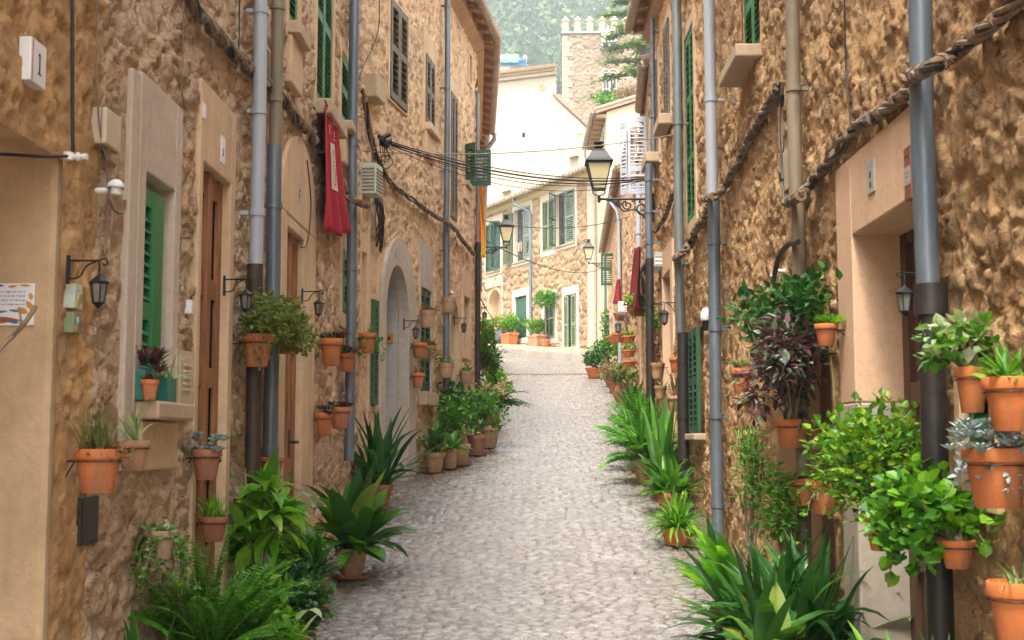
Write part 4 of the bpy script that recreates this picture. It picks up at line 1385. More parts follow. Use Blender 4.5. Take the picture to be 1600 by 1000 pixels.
# main eave: orange soffit band, pale moulding, tile ends
def band(pa, pb, th, o0, o1, mat, name):
    a0, b0 = WB.px(*pa, 0), WB.px(*pb, 0)
    mb = MB()
    mb.prism([a0 + WB.n * o0, b0 + WB.n * o0, b0 + WB.n * o1, a0 + WB.n * o1], UP * th)
    return mb.build(name, M[mat], wb, bevel=.02)
band((869, 117), (690, 139), .22, -.1, .16, 'plaster_white', 'cornice')
band((869, 111), (690, 133), .24, -.1, .30, 'eave_yellow', 'cornice')
mb = MB()
a0, b0 = WB.px(871, 104.5), WB.px(690, 127)
k = 46
for i in range(k + 1):
    q = a0.lerp(b0, i / k)
    mb.tube([q + WB.n * .48 + UP * -.02, q + WBK * 3 + UP * .9], .12, 8)
mb.prism([a0 + WB.n * .4 - UP * .1, a0 + WBK * 3 + UP * .8, a0 + WBK * 3 + UP * .73, a0 + WB.n * .4 - UP * .17], (b0 - a0))
mb.build('roof', M['tile'], wb, smooth='auto')
# sloping verge on the right-hand wing
mb = MB()
a0, b0 = WB.px(868, 152), WB.px(936, 214)
mb.prism([a0 + WB.n * .12, a0 + WBK * 4.5, a0 + WBK * 4.5 + UP * .2, a0 + WB.n * .12 + UP * .2], b0 - a0)
for i in range(14):
    q = a0.lerp(b0, i / 13) + UP * .22
    mb.tube([q + WB.n * .15, q + WBK * 4.5], .13, 8)
mb.build('roof', M['tile'], wb, smooth='auto')
for (u, v, wd_, hg) in ((818.5, 211, .30, .40),):
    s, z = WB.pix(u, v)
    mb = MB(); mb.wbox(WB, s - wd_ / 2, s + wd_ / 2, -.02, .03, z - hg / 2, z + hg / 2)
    win = mb.build('window', M['lime_trim'], wb)
    mb = MB(); mb.wbox(WB, s - wd_ / 2 + .05, s + wd_ / 2 - .05, .0, .034, z - hg / 2 + .05, z + hg / 2 - .05); mb.build('pane', M['dark'], win)
s, z = WB.pix(847, 137)
mb = MB(); q = WB.pt(s, z, -.02)
mb.tube([q, q + WB.n * .05], .2, 16); win = mb.build('round_vent', M['eave'], wb)
for (u, v) in ((897, 233), (792, 287)):          # little triangular chimney pots leaning on the wall
    q = WB.px(u, v, 0)
    mb = MB(); mb.prism([q, q + WB.d * .25 - UP * .55, q - WB.d * .3 - UP * .45], WB.n * .35); mb.build('wall_vent', M['plaster_cream'], wb)

# ------------------------------------------------------------------ battlemented stone tower
TW = Wall((at(880, 300, 110).x, 110.0), (at(1062, 300, 109.6).x, 109.6), (0, 40))
p = TW.pt(5, 0)
tw = empty('stone_tower', (p.x, p.y, gz(p.y)), 'square stone tower with spired battlements and a twin arched window', 'tower')
tz = TW.z(880, 53)
twa, twb = TW.s(945.5), TW.s(965); wz0, wz1 = TW.z(955, 155), TW.z(955, 114)
mid_ = (twa + twb) / 2
tops = [(twa, mid_ - .08, wz0, wz1, 'arch', 1.0), (mid_ + .08, twb, wz0, wz1, 'arch', 1.0)]
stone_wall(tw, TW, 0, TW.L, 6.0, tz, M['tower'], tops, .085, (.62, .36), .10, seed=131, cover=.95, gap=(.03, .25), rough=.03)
mb = MB(); mb.wbox(TW, 0.02, TW.L, -9.5, -.36, 6.0, tz - .05); mb.wbox(TW, .02, .3, -.361, -.05, 6, tz - .05); mb.build('rear_walls', M['tower'], tw)
mb = MB(); mb.wbox(TW, -.12, TW.L, -9.6, .14, tz, tz + .16); mb.build('parapet', M['limestone'], tw, bevel=.03)
rnd = random.Random(9)
z = 7.0
i = 0
q = MB()
while z < tz - .5:
    hgt = rnd.uniform(.38, .55)
    q.wbox(TW, -.06, (.9 if i % 2 else .5) + rnd.uniform(-.1, .1), -.3, .07, z, z + hgt - .03)
    z += hgt; i += 1
q.build('quoins', M['sill'], tw, bevel=.03)
def merlon(s, o):
    c = TW.pt(s, tz + .16, o)
    m1 = MB()
    m1.lathe(c, [(.33, 0), (.31, .2), (.31, .98), (.38, 1.0), (.38, 1.1), (.02, 1.5)], 8)
    m1.build('merlon', M['sill'], tw)
s_l = TW.s(885.5)
for k in range(10): merlon(s_l + k * (TW.s(905) - s_l), -.2)
for k in range(1, 5): merlon(s_l, -.2 - 2.0 * k)
a, b = TW.s(942), TW.s(968); z0, z1 = TW.z(955, 70), TW.z(955, 50)
mb = MB()
mb.wbox(TW, a, b, -.1, .75, z0, z1)
box_ = mb.build('box_machicolation', M['limestone'], tw, bevel=.03)
for f_ in (0.07, .5, .93):
    c = a + (b - a) * f_
    mb = MB()
    mb.wbox(TW, c - .11, c + .11, -.1, .62, z0 - .28, z0 - .004); mb.wbox(TW, c - .11, c + .11, -.1, .36, z0 - .52, z0 - .284)
    mb.build('corbel', M['limestone'], box_, bevel=.03)
mb = MB()
for k in range(4): mb.wbox(TW, a + .1 + k * .36, a + .3 + k * .36, .45, .7, z1 + .0, z1 + .42)
mb.build('battlements', M['limestone'], box_, bevel=.03)
for (a, b, z0, z1, *_r) in tops:
    inn = ring_arch(TW, a, b, z0, z1); ou = ring_arch(TW, a - .1, b + .1, z0, z1 + .1)
    wn = arch_surround(tw, TW, inn, ou, -.3, .05, 'surround_lime', 'window')
    mb = MB(); mb.wbox(TW, a, b, -.3, -.25, z0, z1); mb.build('pane', M['pane'], wn)
    mb = MB(); mb.wbox(TW, a, b, -.249, -.2, z0 + .95, z0 + 1.03); mb.wbox(TW, (a + b) / 2 - .03, (a + b) / 2 + .03, -.249, -.19, z0, z1 - .1); mb.build('glazing_bar', M['plaster_cream'], wn)
    mb = MB(); o_ = ring_arch(TW, a - .25, b + .25, z1 - .6, z1 + .35); arch_surround(wn, TW, ring_arch(TW, a - .15, b + .15, z1 - .6, z1 + .25), o_, -.05, .11, 'surround_lime', 'hood_mould')
mb = MB(); mb.wbox(TW, twa - .3, twb + .3, -.1, .2, wz0 - .2, wz0 - .01); mb.build('sill', M['limestone'], tw, bevel=.02)

# ------------------------------------------------------------------ cream house behind the right-hand row
p = Vector((4.2, 47.5, gz(47.5)))
cr = empty('cream_house', p, 'cream rendered house with a bare gable above the low stone house', 'house')
zt = at(945, 170, 46).z
X0 = 3.46
zr = at(1004, 152, 46).z
mb = MB()
mb.prism([(X0, 46, 3), (X0, 46, zt - .1), (X0 + 2.6, 46, zt - .1 + (zr - zt) * 1.9), (X0 + 2.6, 46, 3)], Vector((0, 5.8, 0)))
mb.build('wall', M['plaster_cream'], cr, bevel=.03)
mb = MB()
mb.prism([(X0 - .4, 45.85, zt - .2), (X0 - .4, 45.85, zt - .1), (X0 + 3, 45.85, zt + (zr - zt) * 2.05 + .12), (X0 + 3, 45.85, zt + (zr - zt) * 2.05)], Vector((0, 6.0, 0)))
for k in range(22):
    y = 45.9 + k * .27
    mb.tube([(X0 - .45, y, zt - .06), (X0 + 3, y, zt + (zr - zt) * 2.05 + .15)], .085, 8)
mb.build('roof', M['tile'], cr, smooth='auto')
mb = MB()
for k in range(8): mb.box((X0 - .36, 46.0 + k * .75, zt - .32), Vector((1, 0, 0)), Vector((0, 1, 0)), UP, 0, .36, 0, .1, 0, .13)
mb.box((X0 - .02, 46.0, zt - .34), Vector((1, 0, 0)), Vector((0, 1, 0)), UP, -.36, .0, .05, 5.6, .12, .16)
mb.build('eave', M['wood_l'], cr)
mb = MB()
pr = [(.09 * math.cos(PI + PI * i / 8), .09 * math.sin(PI + PI * i / 8)) for i in range(9)] + [(.08 * math.cos(2 * PI - PI * i / 8), .08 * math.sin(2 * PI - PI * i / 8)) for i in range(9)]
mb.prism([Vector((X0 - .50 + a, 45.85, zt - .12 + b)) for a, b in pr], Vector((0, 6, 0)))
mb.tube([(X0 - .5, 51.2, zt - .2), (X0 - .5, 51.2, zt - .6), (X0 - .1, 51.2, zt - 1.1), (X0 - .1, 51.2, 4)], .05, 8)
mb.build('gutter', M['gutter'], cr, smooth='auto')
mb = MB(); mb.box((X0 - .03, 47.2, zt - 1.9), Vector((1, 0, 0)), Vector((0, 1, 0)), UP, 0, .05, 0, .7, 0, 1.3); w_ = mb.build('window', M['green_grey'], cr)

# ------------------------------------------------------------------ far rooftop with blue gantry and green banner
b0 = at(771, 108, 150)
bl = empty('distant_white_house', (b0.x, 150, gz(150)), 'small white rooftop just visible over the blank white building', 'house')
mb = MB(); mb.abox(b0.x - 6, at(796, 100, 150).x, 150, 158, 8, at(790, 101.5, 150).z)
mb.build('wall', M['plaster_white'], bl)
mb = MB(); mb.abox(b0.x - 6.2, at(796.4, 100, 150).x, 149.8, 158.2, at(790, 101.5, 150).z + .003, at(790, 101.5, 150).z + .15)
mb.build('roof', M['plaster_cream'], bl)
c0 = at(778, 98, 148)
cr_ = empty('loading_crane', (c0.x, 148, at(790, 101, 148).z), 'blue crane jib lying flat in front of the wooded hill', 'crane')
x0, x1 = at(768, 98, 148).x, at(822.5, 98, 148).x
z0, z1 = at(790, 102.2, 148).z, at(790, 96.5, 148).z
mb = MB()
mb.abox(x0, x1, 148, 148.12, z1 - .13, z1); mb.abox(x0, x1, 148, 148.12, z0, z0 + .13); mb.abox(x1 - .12, x1 - .002, 148.002, 148.118, z0 + .13, z1 - .13)
mb.abox(x0, x1 - .13, 148.03, 148.07, z0 + .131, z1 - .131)
k = 7
for i in range(k): mb.abox(x0 + (x1 - x0) * i / k, x0 + (x1 - x0) * i / k + .1, 147.99, 148.13, z0 + .005, z1 - .005)
mb.build('jib', M['crane_blue'], cr_)
mb = MB(); xa, xb = at(806, 92, 148).x, at(820, 92, 148).x; zz = at(810, 91.5, 148).z
mb.abox(xa, xb - .4, 148, 148.3, zz - .05, zz + .09); mb.abox(xb - .75, xb - .1, 147.9, 148.5, z1 + .004, zz + .2)
mb.build('winch', M['crane_blue'], cr_, bevel=.03)
mb = MB(); xm = at(822.5, 92, 148).x
mb.tube([(xm, 148.1, z0), (xm, 148.1, at(822, 84, 148).z)], .035, 6); mb.build('mast', M['white_paint'], cr_)
g0, g1 = at(781, 94, 147.5), at(810, 84.5, 147.5)
sg = empty('site_banner', (g0.x, 147.5, g0.z), 'pale green banner with white capitals above the blue crane jib', 'banner')
mb = MB()
def bw(a, b): return (g0.x + (g1.x - g0.x) * a, 147.5 + .04 * math.sin(a * 9), g0.z - .25 + (g1.z - g0.z + .25) * b + .03 * math.sin(a * 14 + b * 3))
mb.grid(bw, 16, 4); n0 = len(mb.v)
o = mb.build('cloth', M['net_green'], sg)
md = o.modifiers.new('thick', 'SOLIDIFY'); md.thickness = .03
mb = MB(); mb.abox(g0.x + .1, g0.x + .16, 147.56, 147.62, z1 - .2, g1.z); mb.abox(g1.x - .2, g1.x - .14, 147.56, 147.62, z1 - .2, g1.z); mb.build('post', M['white_paint'], sg)
cu = bpy.data.curves.new('lettering', 'FONT'); cu.body = 'CRISTAL  H'; cu.size = .62; cu.extrude = .012; cu.offset = .012
tx = bpy.data.objects.new('lettering', cu); COL.objects.link(tx); tx.parent = sg
tx.location = (.06, -.09, .12); tx.rotation_euler = (R(90), 0, 0)
cu.materials.append(M['white_plastic'])
dg_ = bpy.context.evaluated_depsgraph_get(); dg_.update()
me_ = bpy.data.meshes.new_from_object(tx.evaluated_get(dg_)); me_.name = 'lettering'
tl = bpy.data.objects.new('lettering', me_); COL.objects.link(tl); tl.parent = sg; tl.location = tx.location; tl.rotation_euler = tx.rotation_euler
if not me_.materials: me_.materials.append(M['white_plastic'])
bpy.data.objects.remove(tx)

# ------------------------------------------------------------------ wooded hillside (one mass of trees)
rs = np.random.RandomState(3)
V, Fc, n = [], [], 0
XX, YY = np.meshgrid(np.arange(-50, 92, 4.3), np.arange(262, 425, 4.6), indexing='ij')
XX = XX + rs.uniform(-1.8, 1.8, XX.shape); YY = YY + rs.uniform(-1.8, 1.8, YY.shape)
ZZ = hill_z(XX, YY)
for x, y, z in zip(XX.ravel(), YY.ravel(), ZZ.ravel()):
    if rs.rand() < .07: continue
    r = rs.uniform(1.8, 3.9); hh = r * rs.uniform(1.1, 1.9)
    k = 110
    d = rs.normal(size=(k, 3)); d /= np.linalg.norm(d, axis=1)[:, None]
    lump = 1 + .35 * np.sin(d @ rs.normal(size=3) * 4 + rs.rand() * 6)
    c = d * np.array((r, r, hh)) * (lump * rs.uniform(.55, 1.0, k) ** .5)[:, None] + np.array((x, y, z + hh * .75))
    a = rs.normal(size=(k, 3)); a -= d * (a * d).sum(1)[:, None] * .7; a /= np.linalg.norm(a, axis=1)[:, None]
    b = np.cross(a, d + rs.normal(size=(k, 3)) * .5); b /= np.linalg.norm(b, axis=1)[:, None]
    sz = rs.uniform(.45, .95, (k, 1)) * (r / 3.0)
    q = np.stack([c - a * sz, c - b * sz * .7, c + a * sz, c + b * sz * .7], 1).reshape(-1, 3)
    V.append(q); Fc.append(np.arange(n, n + 4 * k).reshape(k, 4)); n += 4 * k
o = np_mesh('forest', np.concatenate(V), np.concatenate(Fc), M['lf_forest'], None, smooth=False)
tag(o, 'hazy wooded hillside rising behind the village roofs', 'forest', kind='stuff')

# ------------------------------------------------------------------ cedar beside the tower, scrub below it
def cedar(base, hgt):
    root = empty('cedar_tree', base, 'green cedar with layered spreading boughs in front of the stone tower', 'tree')
    rnd = random.Random(5)
    tr = MB()
    b = Vector(base)
    tr.tube([b, b + Vector((-.1, 0, hgt * .5)), b + Vector((.1, 0, hgt))], [.4, .28, .05], 10)
    fo = MB()
    for i in range(70):
        z = hgt * (.42 + .58 * i / 70)
        az = i * 2.4 + rnd.uniform(-.3, .3)
        L = (1 - i / 88) * 3.5 * rnd.uniform(.7, 1.12) + .4
        p = b + Vector((0, 0, z)); d = Vector((math.cos(az), math.sin(az), .22))
        pts = [p]
        for q in range(6):
            d = (d + Vector((rnd.uniform(-.08, .08), rnd.uniform(-.08, .08), -.07))).normalized()
            p = p + d * L / 6
            pts.append(p)
            for m in range(int(20 + 9 * q * (q < 5))):
                o_ = p - d * rnd.uniform(0, L / 6) + Vector((rnd.gauss(0, .20), rnd.gauss(0, .20), rnd.gauss(.02, .06)))
                dd = d * .6 + Vector((rnd.gauss(0, .6), rnd.gauss(0, .6), rnd.uniform(-.1, .35)))
                fo.leaf(o_, dd, rnd.uniform(.24, .46), .12, .3, 'lance', 2, .1)
        tr.tube(pts, [.09 - .012 * k for k in range(7)], 5)
    tr.build('trunk', M['bark'], root, smooth=True)
    fo.build('crown', M['lf_pine'], root, recalc=False)
cedar((at(1013, 400, 66).x, 66, gz(66)), at(1013, 20, 66).z - gz(66) + 6)


def lumps(rnd, n, rx, ry, rz, c=(0, 0, 0), k=.55):
    return [(c[0] + rnd.uniform(-k, k) * rx, c[1] + rnd.uniform(-k, k) * ry, c[2] + rnd.uniform(-k * .6, k) * rz, rx * rnd.uniform(.35, .6), ry * rnd.uniform(.35, .6), rz * rnd.uniform(.35, .6)) for _ in range(n)]


def scatter(mb, blobs, n, L, W, prof, rnd, droop=.5, upb=.35, shell_=.45, nseg=3, fold=.25, c=(0, 0, 0)):
    wts = [b[3] * b[4] * b[5] for b in blobs]
    for _ in range(n):
        b = rnd.choices(blobs, wts)[0]
        d = Vector((rnd.gauss(0, 1), rnd.gauss(0, 1), rnd.gauss(0, 1))).normalized()
        r = rnd.random() ** shell_
        p = Vector((c[0] + b[0] + d.x * b[3] * r, c[1] + b[1] + d.y * b[4] * r, c[2] + b[2] + d.z * b[5] * r))
        dd = d * .7 + Vector((rnd.gauss(0, .5), rnd.gauss(0, .5), rnd.gauss(upb, .4)))
        l = L * rnd.uniform(.65, 1.3)
        mb.leaf(p, dd, l, W * l / L, droop * rnd.uniform(.3, 1.5), prof, nseg, fold, rnd.uniform(-.7, .7))


rnd = random.Random(8)
q = at(972, 152, 58)
b0 = (q.x + .3, 58, gz(58))
root = empty('scrub_bush', b0, 'dry brown scrub with green edges rising behind the cream gable', 'bush')
mb = MB(); lumpsA = lumps(rnd, 9, .95, 1.2, .55, (b0[0] + .2, 58, q.z + .0))
scatter(mb, lumpsA, 1500, .20, .05, 'lance', rnd, .3)
mb.build('dry_foliage', M['lf_scrub'], root, recalc=False)
mb = MB(); scatter(mb, lumps(rnd, 5, .8, 1.0, .3, (b0[0] - 1.0, 57.5, q.z - .4)), 300, .16, .1, 'ovate', rnd, .3)
mb.build('green_foliage', M['lf_mid'], root, recalc=False)
mb = MB()
for k in range(7): mb.tube([Vector(b0) + Vector((k * .1 - .3, 0, 0)), (b0[0] + rnd.uniform(-.3, .3), 58, (b0[2] + q.z) / 2), (b0[0] + rnd.uniform(-1, 1), 58 + rnd.uniform(-.6, .6), q.z)], [.07, .05, .02], 5)
mb.build('stem', M['bark'], root)

# ------------------------------------------------------------------ the air
mb = MB(); mb.abox(-225, 245, -50, 475, -7, 225)
hz = mb.build('haze', bpy.data.materials.new('haze'), None)
hm = hz.data.materials[0]; hm.use_nodes = True
nt = hm.node_tree; nt.nodes.clear()
vo = nt.nodes.new('ShaderNodeVolumePrincipled'); ou = nt.nodes.new('ShaderNodeOutputMaterial')
vo.inputs['Color'].default_value = (.86, .93, 1.0, 1)
vo.inputs['Density'].default_value = 0.0009
vo.inputs['Anisotropy'].default_value = 0.2
nt.links.new(vo.outputs[0], ou.inputs['Volume'])
hz['kind'] = 'stuff'
# ------------------------------------------------------------------ plants
def pot_mesh(mb, rt, h, rb=None, kind='pot', O=(0, 0, 0)):
    rb = rt * .68 if rb is None else rb
    if kind == 'bowl':
        mb.lathe(O, [(rb, 0), (rt * .85, h * .35), (rt * .97, h * .75), (rt * 1.04, h * .8), (rt * 1.05, h), (rt * .95, h), (rt * .92, h * .86)], 28)
    elif kind == 'urn':
        mb.lathe(O, [(rb, 0), (rt * .9, h * .2), (rt * 1.12, h * .5), (rt * 1.08, h * .72), (rt * .92, h * .85), (rt * 1.02, h * .92), (rt * 1.02, h), (rt * .9, h), (rt * .86, h * .88)], 28)
    elif kind == 'basket':
        pr = []
        for i in range(13):
            t = i / 12
            pr.append((rb + (rt - rb) * t ** .8 + (.035 * rt if i % 2 else 0), h * t))
        mb.lathe(O, pr + [(rt * 1.05, h * 1.02), (rt * .92, h * 1.02), (rt * .9, h * .9)], 24)
    else:
        k = rt * .95
        mb.lathe(O, [(rb, 0), (rb * 1.02, h * .01), (k, h * .77), (rt * 1.06, h * .775), (rt * 1.08, h * .80), (rt * 1.08, h * .98), (rt * 1.05, h), (rt * .95, h), (rt * .92, h * .88)], 28)


def rdir(rnd, el0, el1, az=None, spread=PI):
    a = rnd.uniform(-PI, PI) if az is None else az + rnd.uniform(-spread, spread)
    e = R(rnd.uniform(el0, el1))
    return Vector((math.cos(a) * math.cos(e), math.sin(a) * math.cos(e), math.sin(e)))


def k_strap(T, rnd, n, L, W, el=(35, 85), droop=(.4, 1.4), prof='aspid', spread=.06, fold=.25, az=None, azs=PI, nseg=8):
    mb = MB()
    for _ in range(n):
        d = rdir(rnd, el[0], el[1], az, azs)
        o = T + Vector((rnd.uniform(-spread, spread), rnd.uniform(-spread, spread), 0))
        l = L * rnd.uniform(.6, 1.12)
        mb.leaf(o, d, l, W * rnd.uniform(.75, 1.2), rnd.uniform(*droop), prof, nseg, fold, rnd.uniform(-.5, .5))
    return mb


def k_fern(T, rnd, n, L, W=.11, el=(25, 80), droop=(.7, 1.6), az=None, azs=PI, prs=20):
    mb = MB()
    for _ in range(n):
        d = rdir(rnd, el[0], el[1], az, azs)
        l = L * rnd.uniform(.6, 1.1)
        dr = rnd.uniform(*droop)
        p = T + Vector((rnd.uniform(-.05, .05), rnd.uniform(-.05, .05), 0))
        pts = [p]
        side = d.cross(UP)
        if side.length < .01: side = Vector((1, 0, 0))
        side.normalize()
        side = Matrix.Rotation(rnd.uniform(-.6, .6), 3, d) @ side
        for i in range(prs):
            t = (i + 1) / prs
            d = Vector((d.x, d.y, d.z - dr / prs * (.3 + 1.4 * t))).normalized()
            p = p + d * l / prs
            pts.append(p)
            w = W * max(.08, math.sin(PI * min(1, t * .93 + .05)) ** .6) * rnd.uniform(.85, 1.1)
            for sgn in (-1, 1):
                mb.leaf(p, side * sgn + d * .35 + UP * .08, w, l / prs * 1.5, .5, 'ovate', 2, .1)
        mb.tube(pts[::4], .003, 4, False)
    return mb


def k_bush(T, rnd, n, R3, L, W, prof='ovate', droop=.5, c=None, nl=8, up=.35, nseg=3, fold=.25):
    mb = MB()
    c = (0, 0, R3[2] * .7) if c is None else c
    bl = lumps(rnd, nl, R3[0], R3[1], R3[2], c)
    scatter(mb, bl, n, L, W, prof, rnd, droop, up, .45, nseg, fold, T)
    st = MB()
    for b in bl[:max(3, nl)]:
        e = T + Vector((b[0], b[1], b[2]))
        m = T.lerp(e, .5) + Vector((rnd.uniform(-.02, .02), rnd.uniform(-.02, .02), .02))
        st.tube([T + Vector((rnd.uniform(-.02, .02), rnd.uniform(-.02, .02), -.02)), m, e], [.007, .005, .003], 5)
    return mb, st


def k_rosette(T, rnd, n, rad, L, W, spread, leaves=16, h=.0):
    mb = MB()
    for _ in range(n):
        o = T + Vector((rnd.uniform(-spread, spread), rnd.uniform(-spread, spread), rnd.uniform(0, h)))
        tilt = Vector((rnd.uniform(-.5, .5), rnd.uniform(-.5, .5), 1)).normalized()
        for i in range(leaves):
            a = i * 2.4
            e = .15 + .8 * i / leaves
            d = Vector((math.cos(a) * math.cos(e), math.sin(a) * math.cos(e), math.sin(e))) + tilt * .3
            mb.leaf(o, d, L * (1.1 - .5 * i / leaves), W, -.25, 'ovate', 3, .35)
    return mb


def k_trail(T, rnd, n, L, leafL, leafW, out=None, prof='round', az=None, azs=PI):
    mb, st = MB(), MB()
    for _ in range(n):
        d = rdir(rnd, 0, 60, az, azs)
        p = T.copy(); pts = [p.copy()]
        l = L * rnd.uniform(.4, 1.1); q = int(l / (leafL * .55)) + 3
        for i in range(q):
            d = (d + Vector((rnd.gauss(0, .12), rnd.gauss(0, .12), -.22))).normalized()
            p = p + d * l / q
            pts.append(p.copy())
            mb.leaf(p, Vector((rnd.gauss(0, .7), rnd.gauss(0, .7), rnd.gauss(.2, .5))) + d * .4, leafL * rnd.uniform(.6, 1.2), leafW * rnd.uniform(.7, 1.1), .5, prof, 3, .15, rnd.uniform(-.8, .8))
        st.tube(pts, .0025, 4, False)
    return mb, st


SEED = [100]


def plant(loc, rt, h, label, parts, pot='terra', kind='pot', rb=None, group=None, wall=None, saucer=False, name='potted_plant', cat='potted plant', pot_label=None, tilt=None):
    """parts: function(T, rnd) -> [(name, mb, material key), ...]; loc is the middle of the pot's foot"""
    SEED[0] += 1
    rnd = random.Random(SEED[0])
    loc = Vector(loc)
    root = empty(name, loc, label, cat, group)
    if pot:
        mb = MB(); pot_mesh(mb, rt, h, rb, kind, loc)
        p = mb.build('pot', M[pot], root, smooth='auto')
        if kind == 'pot' and rt > .04:
            # slight hand-made irregularity
            for v in p.data.vertices:
                a = math.atan2(v.co.y, v.co.x)
                k = 1 + .012 * math.sin(2 * a + SEED[0]) + .006 * math.sin(5 * a + SEED[0] * 2)
                v.co.x *= k; v.co.y *= k
        mb = MB(); mb.lathe(loc + UP * h * .86, [(rt * .915, 0), (rt * .6, .004), (.004, .008)], 20)
        mb.build('soil', M['soil'], root)
        if saucer:
            mb = MB(); mb.lathe(loc - UP * .002, [(rt * .85, -.012), (rt * 1.1, .0), (rt * 1.14, .02), (rt * 1.08, .02), (rt * .8, .004)], 24)
            mb.build('saucer', M['terra_dark'], root, smooth='auto')
    if wall is not None:
        zc = loc.z + h * .72
        rr = rt * (.95 if kind == 'pot' else 1.0) + .006
        o = (loc - wall.p0).dot(wall.n)
        s = (loc - wall.p0).dot(wall.d)
        mb = MB()
        mb.tube([Vector((loc.x + rr * math.cos(2 * PI * i / 24), loc.y + rr * math.sin(2 * PI * i / 24), zc)) for i in range(25)], .0022, 6)
        mb.tube([wall.pt(s, zc, o - rr), wall.pt(s, zc, -.02)], .0035, 6)
        mb.tube([wall.pt(s, zc - h * .5, -.02), wall.pt(s, zc, max(.02, (o - rr) * .9))], .003, 6)
        mb.build('ring_holder', M['iron'], root)
    T = loc + UP * (h * .88 if pot else 0)
    for nm, m, mk in parts(T, rnd):
        if m is None or not m.v: continue
        q_ = m.build(nm, M[mk], root, recalc=False)
        if nm == 'flowers': q_['kind'] = 'stuff'
    return root


def wpos(w, u, v, rt, gap=.03, lift=0):
    """foot of a pot hanging on wall w whose foot shows at (u, v)"""
    s, z = w.pix(u, v, rt + gap)
    return w.pt(s, z + lift, rt + gap)


def A(mats='lf_aspid', **kw):
    return lambda T, r: [('foliage', k_strap(T, r, **kw), mats)]


def B(mat='lf_mid', stem='twig', extra=None, **kw):
    def f(T, r):
        mb, st = k_bush(T, r, **kw)
        o = [('foliage', mb, mat), ('stem', st, stem)]
        if extra: o += extra(T, r)
        return o
    return f


def S(mat, **kw): return lambda T, r: [('foliage', k_rosette(T, r, **kw), mat)]
def FN(mat='lf_fern', **kw): return lambda T, r: [('foliage', k_fern(T, r, **kw), mat)]
def TR(mat, **kw):
    def f(T, r):
        a, b = k_trail(T, r, **kw)
        return [('foliage', a, mat), ('stem', b, 'twig')]
    return f
def J(*fs):
    def f(T, r):
        o = []
        for x in fs: o += x(T, r)
        return o
    return f
def OFF(fn, dx=0, dy=0, dz=0): return lambda T, r: fn(T + Vector((dx, dy, dz)), r)


LW, RW = 'pots hung on the left-hand house walls', 'pots hung on the right-hand house walls'
LG, RG = 'potted plants standing along the left foot of the lane', 'potted plants standing along the right foot of the lane'

# ---- left wall pots, near to far
plant(wpos(LA, 152, 770, .082), .082, .16, 'orange terracotta pot with grey herbs on the rough wall below the picture tiles', J(
    lambda T, r: [('herb', k_strap(T + Vector((-.01, .0, 0)), r, 90, .2, .006, (55, 88), (.1, .4), 'thin', .05, nseg=4), 'lf_olive')],
    lambda T, r: [('ground_cover', k_bush(T, r, 260, (.13, .13, .05), .022, .014, c=(.02, .02, .0))[0], 'lf_dry')]), group=LW, wall=LA)
plant(wpos(LA, 208, 733, .062), .062, .115, 'small weathered pot with a striped spider plant beside the grey herb pot', A('lf_vari', n=16, L=.2, W=.016, el=(40, 85), droop=(.8, 2.0), prof='thin', spread=.015), 'terra_pale', group=LW, wall=LA)
plant(wpos(LA, 322, 750, .07), .07, .15, 'pot of blue-grey rosettes on the wall by the brown door', S('lf_blue', n=12, rad=.05, L=.05, W=.03, spread=.085, leaves=14, h=.08), 'terra_dark', group=LW, wall=LA)
plant(wpos(LA, 333, 846, .068, .04), .068, .125, 'pot with a grassy light green tuft below the blue-grey rosettes', A('lf_bright', n=70, L=.16, W=.012, el=(30, 85), droop=(.6, 1.6), prof='thin', spread=.03), 'terra_dark', group=LW, wall=LA)
plant(wpos(LA, 250, 872, .07, .03), .07, .12, 'pot trailing round pale green leaves low on the wall under the green window', J(
    TR('lf_mid', n=26, L=.30, leafL=.028, leafW=.026), TR('lf_vari', n=10, L=.26, leafL=.026, leafW=.024)), 'terra_pale', group=LW, wall=LA)
plant(wpos(LA, 400, 573, .092, .03), .092, .185, 'large orange pot with a sprawling jade plant in front of the dark drainpipe', J(
    OFF(B('lf_olive', 'bark', n=2800, R3=(.20, .80, .20), L=.034, W=.024, prof='ovate', nl=20, c=(.02, .42, .10)), .04, .0, .0),
    TR('lf_olive', n=12, L=.24, leafL=.03, leafW=.022, prof='ovate')), group=LW, wall=LA)
plant(wpos(LA, 448, 553, .085, .05), .085, .15, 'second orange pot half hidden under the jade plant', B('lf_olive', n=160, R3=(.12, .14, .06), L=.03, W=.022, nl=5), group=LW, wall=LA)
plant(wpos(LA, 424, 742, .075, .03), .075, .11, 'shallow pot on the blue-grey drainpipe above the broad-leaved plant', A('lf_mid', n=10, L=.08, W=.012, el=(20, 60), prof='thin', spread=.03), group=LW, wall=LA)
PUR = dict(n=16, L=.16, W=.03)
for (u, v, rt, h, lab, sc) in (
        (517, 571, .088, .215, 'taller of the upper pair of pots of purple plants left of the long drainpipe', 1.1),
        (543, 581, .066, .165, 'smaller purple-leaved pot touching the long drainpipe, in the upper pair', .9),
        (506, 682, .07, .185, 'narrow pot with grey-purple leaves in the lower pair below the little lantern', .8),
        (531, 669, .088, .175, 'wide orange pot with purple tufts in the lower pair beside the long drainpipe', .8)):
    plant(wpos(LA, u, v, rt), rt, h, lab, J(
        lambda T, r, sc=sc: [('foliage', k_rosette(T, r, 9, .05, .085 * sc, .03, .085, 10, .05), 'lf_purple')],
        lambda T, r, sc=sc: [('trailing_foliage', k_rosette(T, r, 4, .05, .07 * sc, .026, .10, 9, .02), 'lf_vari' if 'grey' in lab else 'lf_dark')]), 'terra', group=LW, wall=LA)
